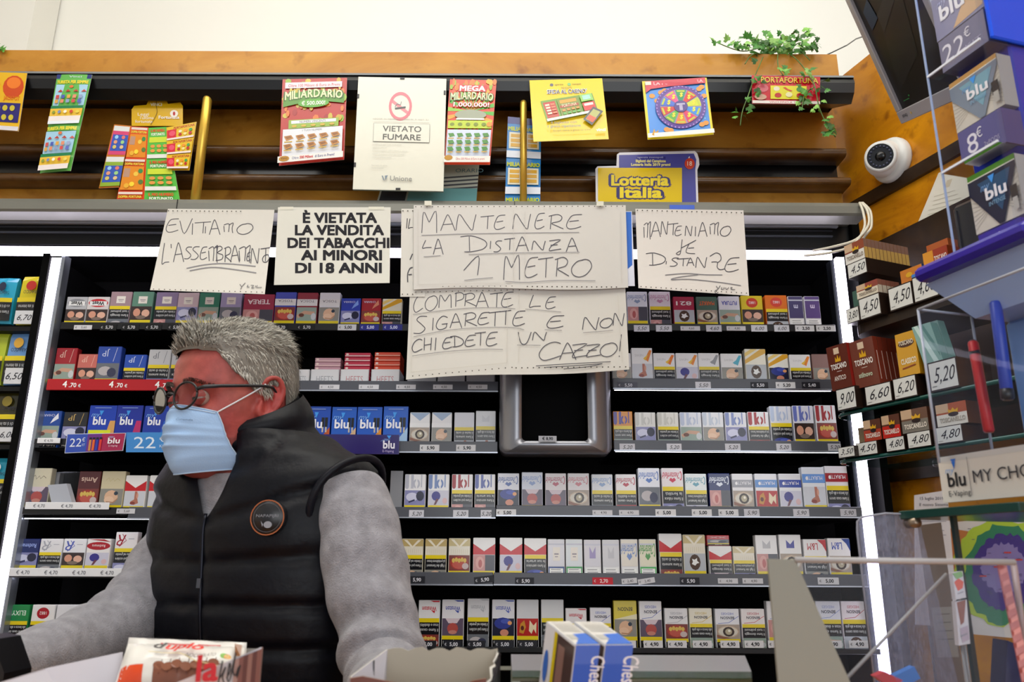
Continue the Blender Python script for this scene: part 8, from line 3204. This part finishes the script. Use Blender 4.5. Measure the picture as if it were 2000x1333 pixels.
ar.poly([(1841, 1030), (1900, 1040), (1900, 1200), (1866, 1215), (1858, 1180)], '#b8743c')
blob(1960, 1118, 98, 104, '#a9c43a', .05, clipx=2028)
blob(1964, 1122, 80, 98, '#2f7a56', .05, clipx=2028)
blob(1966, 1118, 66, 74, '#3f2f7c', .05, clipx=2028)
blob(1960, 1110, 44, 48, '#7f73a8', .09, clipx=2028)
for x, y, s in ((1868, 1128, 'M4'), (1884, 1132, 'M5'), (1932, 1160, 'M3'), (1992, 1126, 'M2')):
    ar.text(s, x, y, 5, '#2a2a34')
for x, y in ((1920, 1126), (1968, 1080), (1948, 1108), (1990, 1094)):
    ar.rect(x-7, y-1.5, x+7, y+1.5, '#b83a3a')
for i in range(26):
    x, y = rm_.uniform(1890, 2020), rm_.uniform(1030, 1200)
    ar.rect(x-3, y-.6, x+3, y+.6, '#4a4460')
    ar.k -= .9
mb.tube([V((mpts[3].x+.02, Ym+.004, zb_m+.02)), V((mpts[3].x+.02, Ym+.004, CT-.002))], .003, '#4a4a4a', 8)
mb.build('map_poster', label='coloured transport map with green and purple zones behind the glass', cat='map')
# white sheet and brown leaflet left of the map
Yp = 1.14
pts = [P(x, y, Yp) for x, y in ((1786, 968), (1850, 958), (1872, 1226), (1788, 1221))]
mb = MB('paper')
sheet(mb, pts, .0008, '#d4d4d8')
ar = Art(mb, lambda x, y, k: P(x, y, Yp-.0003*k), down=True)
ar.text('15 luglio 2019', 1820, 977, 6, '#3a3a46', fit=46)
ar.text('Il nuovo Sistema', 1824, 989, 6, '#3a3a46', fit=56)
for j in range(8):
    ar.rect(1796, 1000+9*j, 1840+4*(j % 3), 1001.6+9*j, '#9a9aa6')
    ar.k -= .9
mb.tube([pts[3]+V((.02, .003, .01)), V((pts[3].x+.02, Yp+.003, CT-.002))], .0025, '#5a5a5a', 8)
mb.build('notice_sheet', label='white printed notice dated 15 luglio 2019 left of the map', cat='notice')
pts = [P(x, y, 1.10) for x, y in ((1793, 1027), (1838, 1021), (1886, 1345), (1834, 1345))]
mb = MB('card')
sheet(mb, pts, .0012, '#6a5c50')
fn = quad_fn(*pts)
ar = Art(mb, fn, down=True)
ar.rect(.1, .52, .92, .82, '#8a857c')
for j in range(4):
    ar.rect(.2, .56+.05*j, .8, .565+.05*j, '#5a544c')
mb.build('brown_folder', label='brown folder strip leaning between the white notice and the map', cat='folder')
for i, (x0, x1, y0, y1, cc) in enumerate(((1864, 1884, 1120, 1168, '#d84a24'), (1870, 1892, 1176, 1258, '#8a4a34'))):
    pts = [P(x, y, .93) for x, y in ((x0-4, y0), (x1-4, y0-4), (x1+3, y1), (x0+3, y1+4))]
    mb = MB('foil')
    sheet(mb, pts, .008, '#d4d0d4')
    ar = Art(mb, quad_fn(*pts), down=True)
    ar.poly([(.05, .35), (.5, .24), (.95, .4), (.8, .62), (.3, .7)] if i == 0 else [(.1, .02), (.9, .0), (.6, .5), (.3, .55)], cc)
    ar.poly([(0, .02), (.9, .0), (.95, .2), (.3, .26)] if i == 0 else [(.2, .62), (.9, .58), (.95, .9), (.3, .95)], '#7fae6a' if i == 0 else '#b9aab8')
    ar.line([(.2, .8), (.8, .76)], .04, '#9a96a0')
    mb.tube([(pts[2]+pts[3])/2+V((0, .006, .004)), V(((pts[2].x+pts[3].x)/2, (pts[2].y+pts[3].y)/2+.006, CT-.002))], .002, '#8a8a8a', 6)
    mb.build('snack_packet', label='small white %s snack packet hanging in front of the map' % ('orange-spotted', 'brown-spotted')[i], cat='snack packet')
# red and blue lighters and a navy bag corner
for i, (q, cc, nm) in enumerate((([(1709, 1322), (1728, 1313), (1764, 1330), (1740, 1345)], '#c81a1e', 'red plastic wallet at the foot of the light strip'),
                                 ([(1746, 1322), (1786, 1303), (1798, 1326), (1762, 1345)], '#2f74c4', 'blue plastic wallet beside the red one'))):
    pts = [P(x, y, .9) for x, y in q]
    mb = MB('plastic')
    c0 = sum(pts, V((0, 0, 0)))/4
    mb.prism(pts, V((0, .012, 0)), cc)
    mb.box((c0.x, c0.y+.006, (CT+c0.z)/2-.004), (.012, .01, c0.z-CT-.008), '#2a2a2e')
    mb.build('plastic_wallet', label=nm, cat='wallet')
pts = [P(x, y, .98) for x, y in ((1968, 1252), (1992, 1262), (2006, 1345), (1940, 1345))]
mb = MB('nylon')
mb.prism([pts[0], pts[1], V((pts[2].x, pts[2].y, CT)), V((pts[3].x, pts[3].y, CT))], V((0, .03, 0)), '#1c2450')
mb.build('bag', label='corner of a navy bag below the map', cat='bag')
# black terminal at the bottom left corner
pts = [P(x, y, .9) for x, y in ((-40, 1244), (-14, 1250), (8, 1316), (-40, 1322))]
mb = MB('plastic')
mb.prism([pts[0], pts[1], pts[2], V((pts[2].x, pts[2].y, CT)), V((pts[3].x, pts[3].y, CT))], V((0, .05, 0)), '#0c0c10')
mb.box(((pts[0].x+pts[1].x)/2-.01, .897, pts[2].z+.006), (.03, .004, .004), '#3a3a40')
mb.build('card_terminal', label='black card terminal cut by the bottom left corner', cat='terminal')
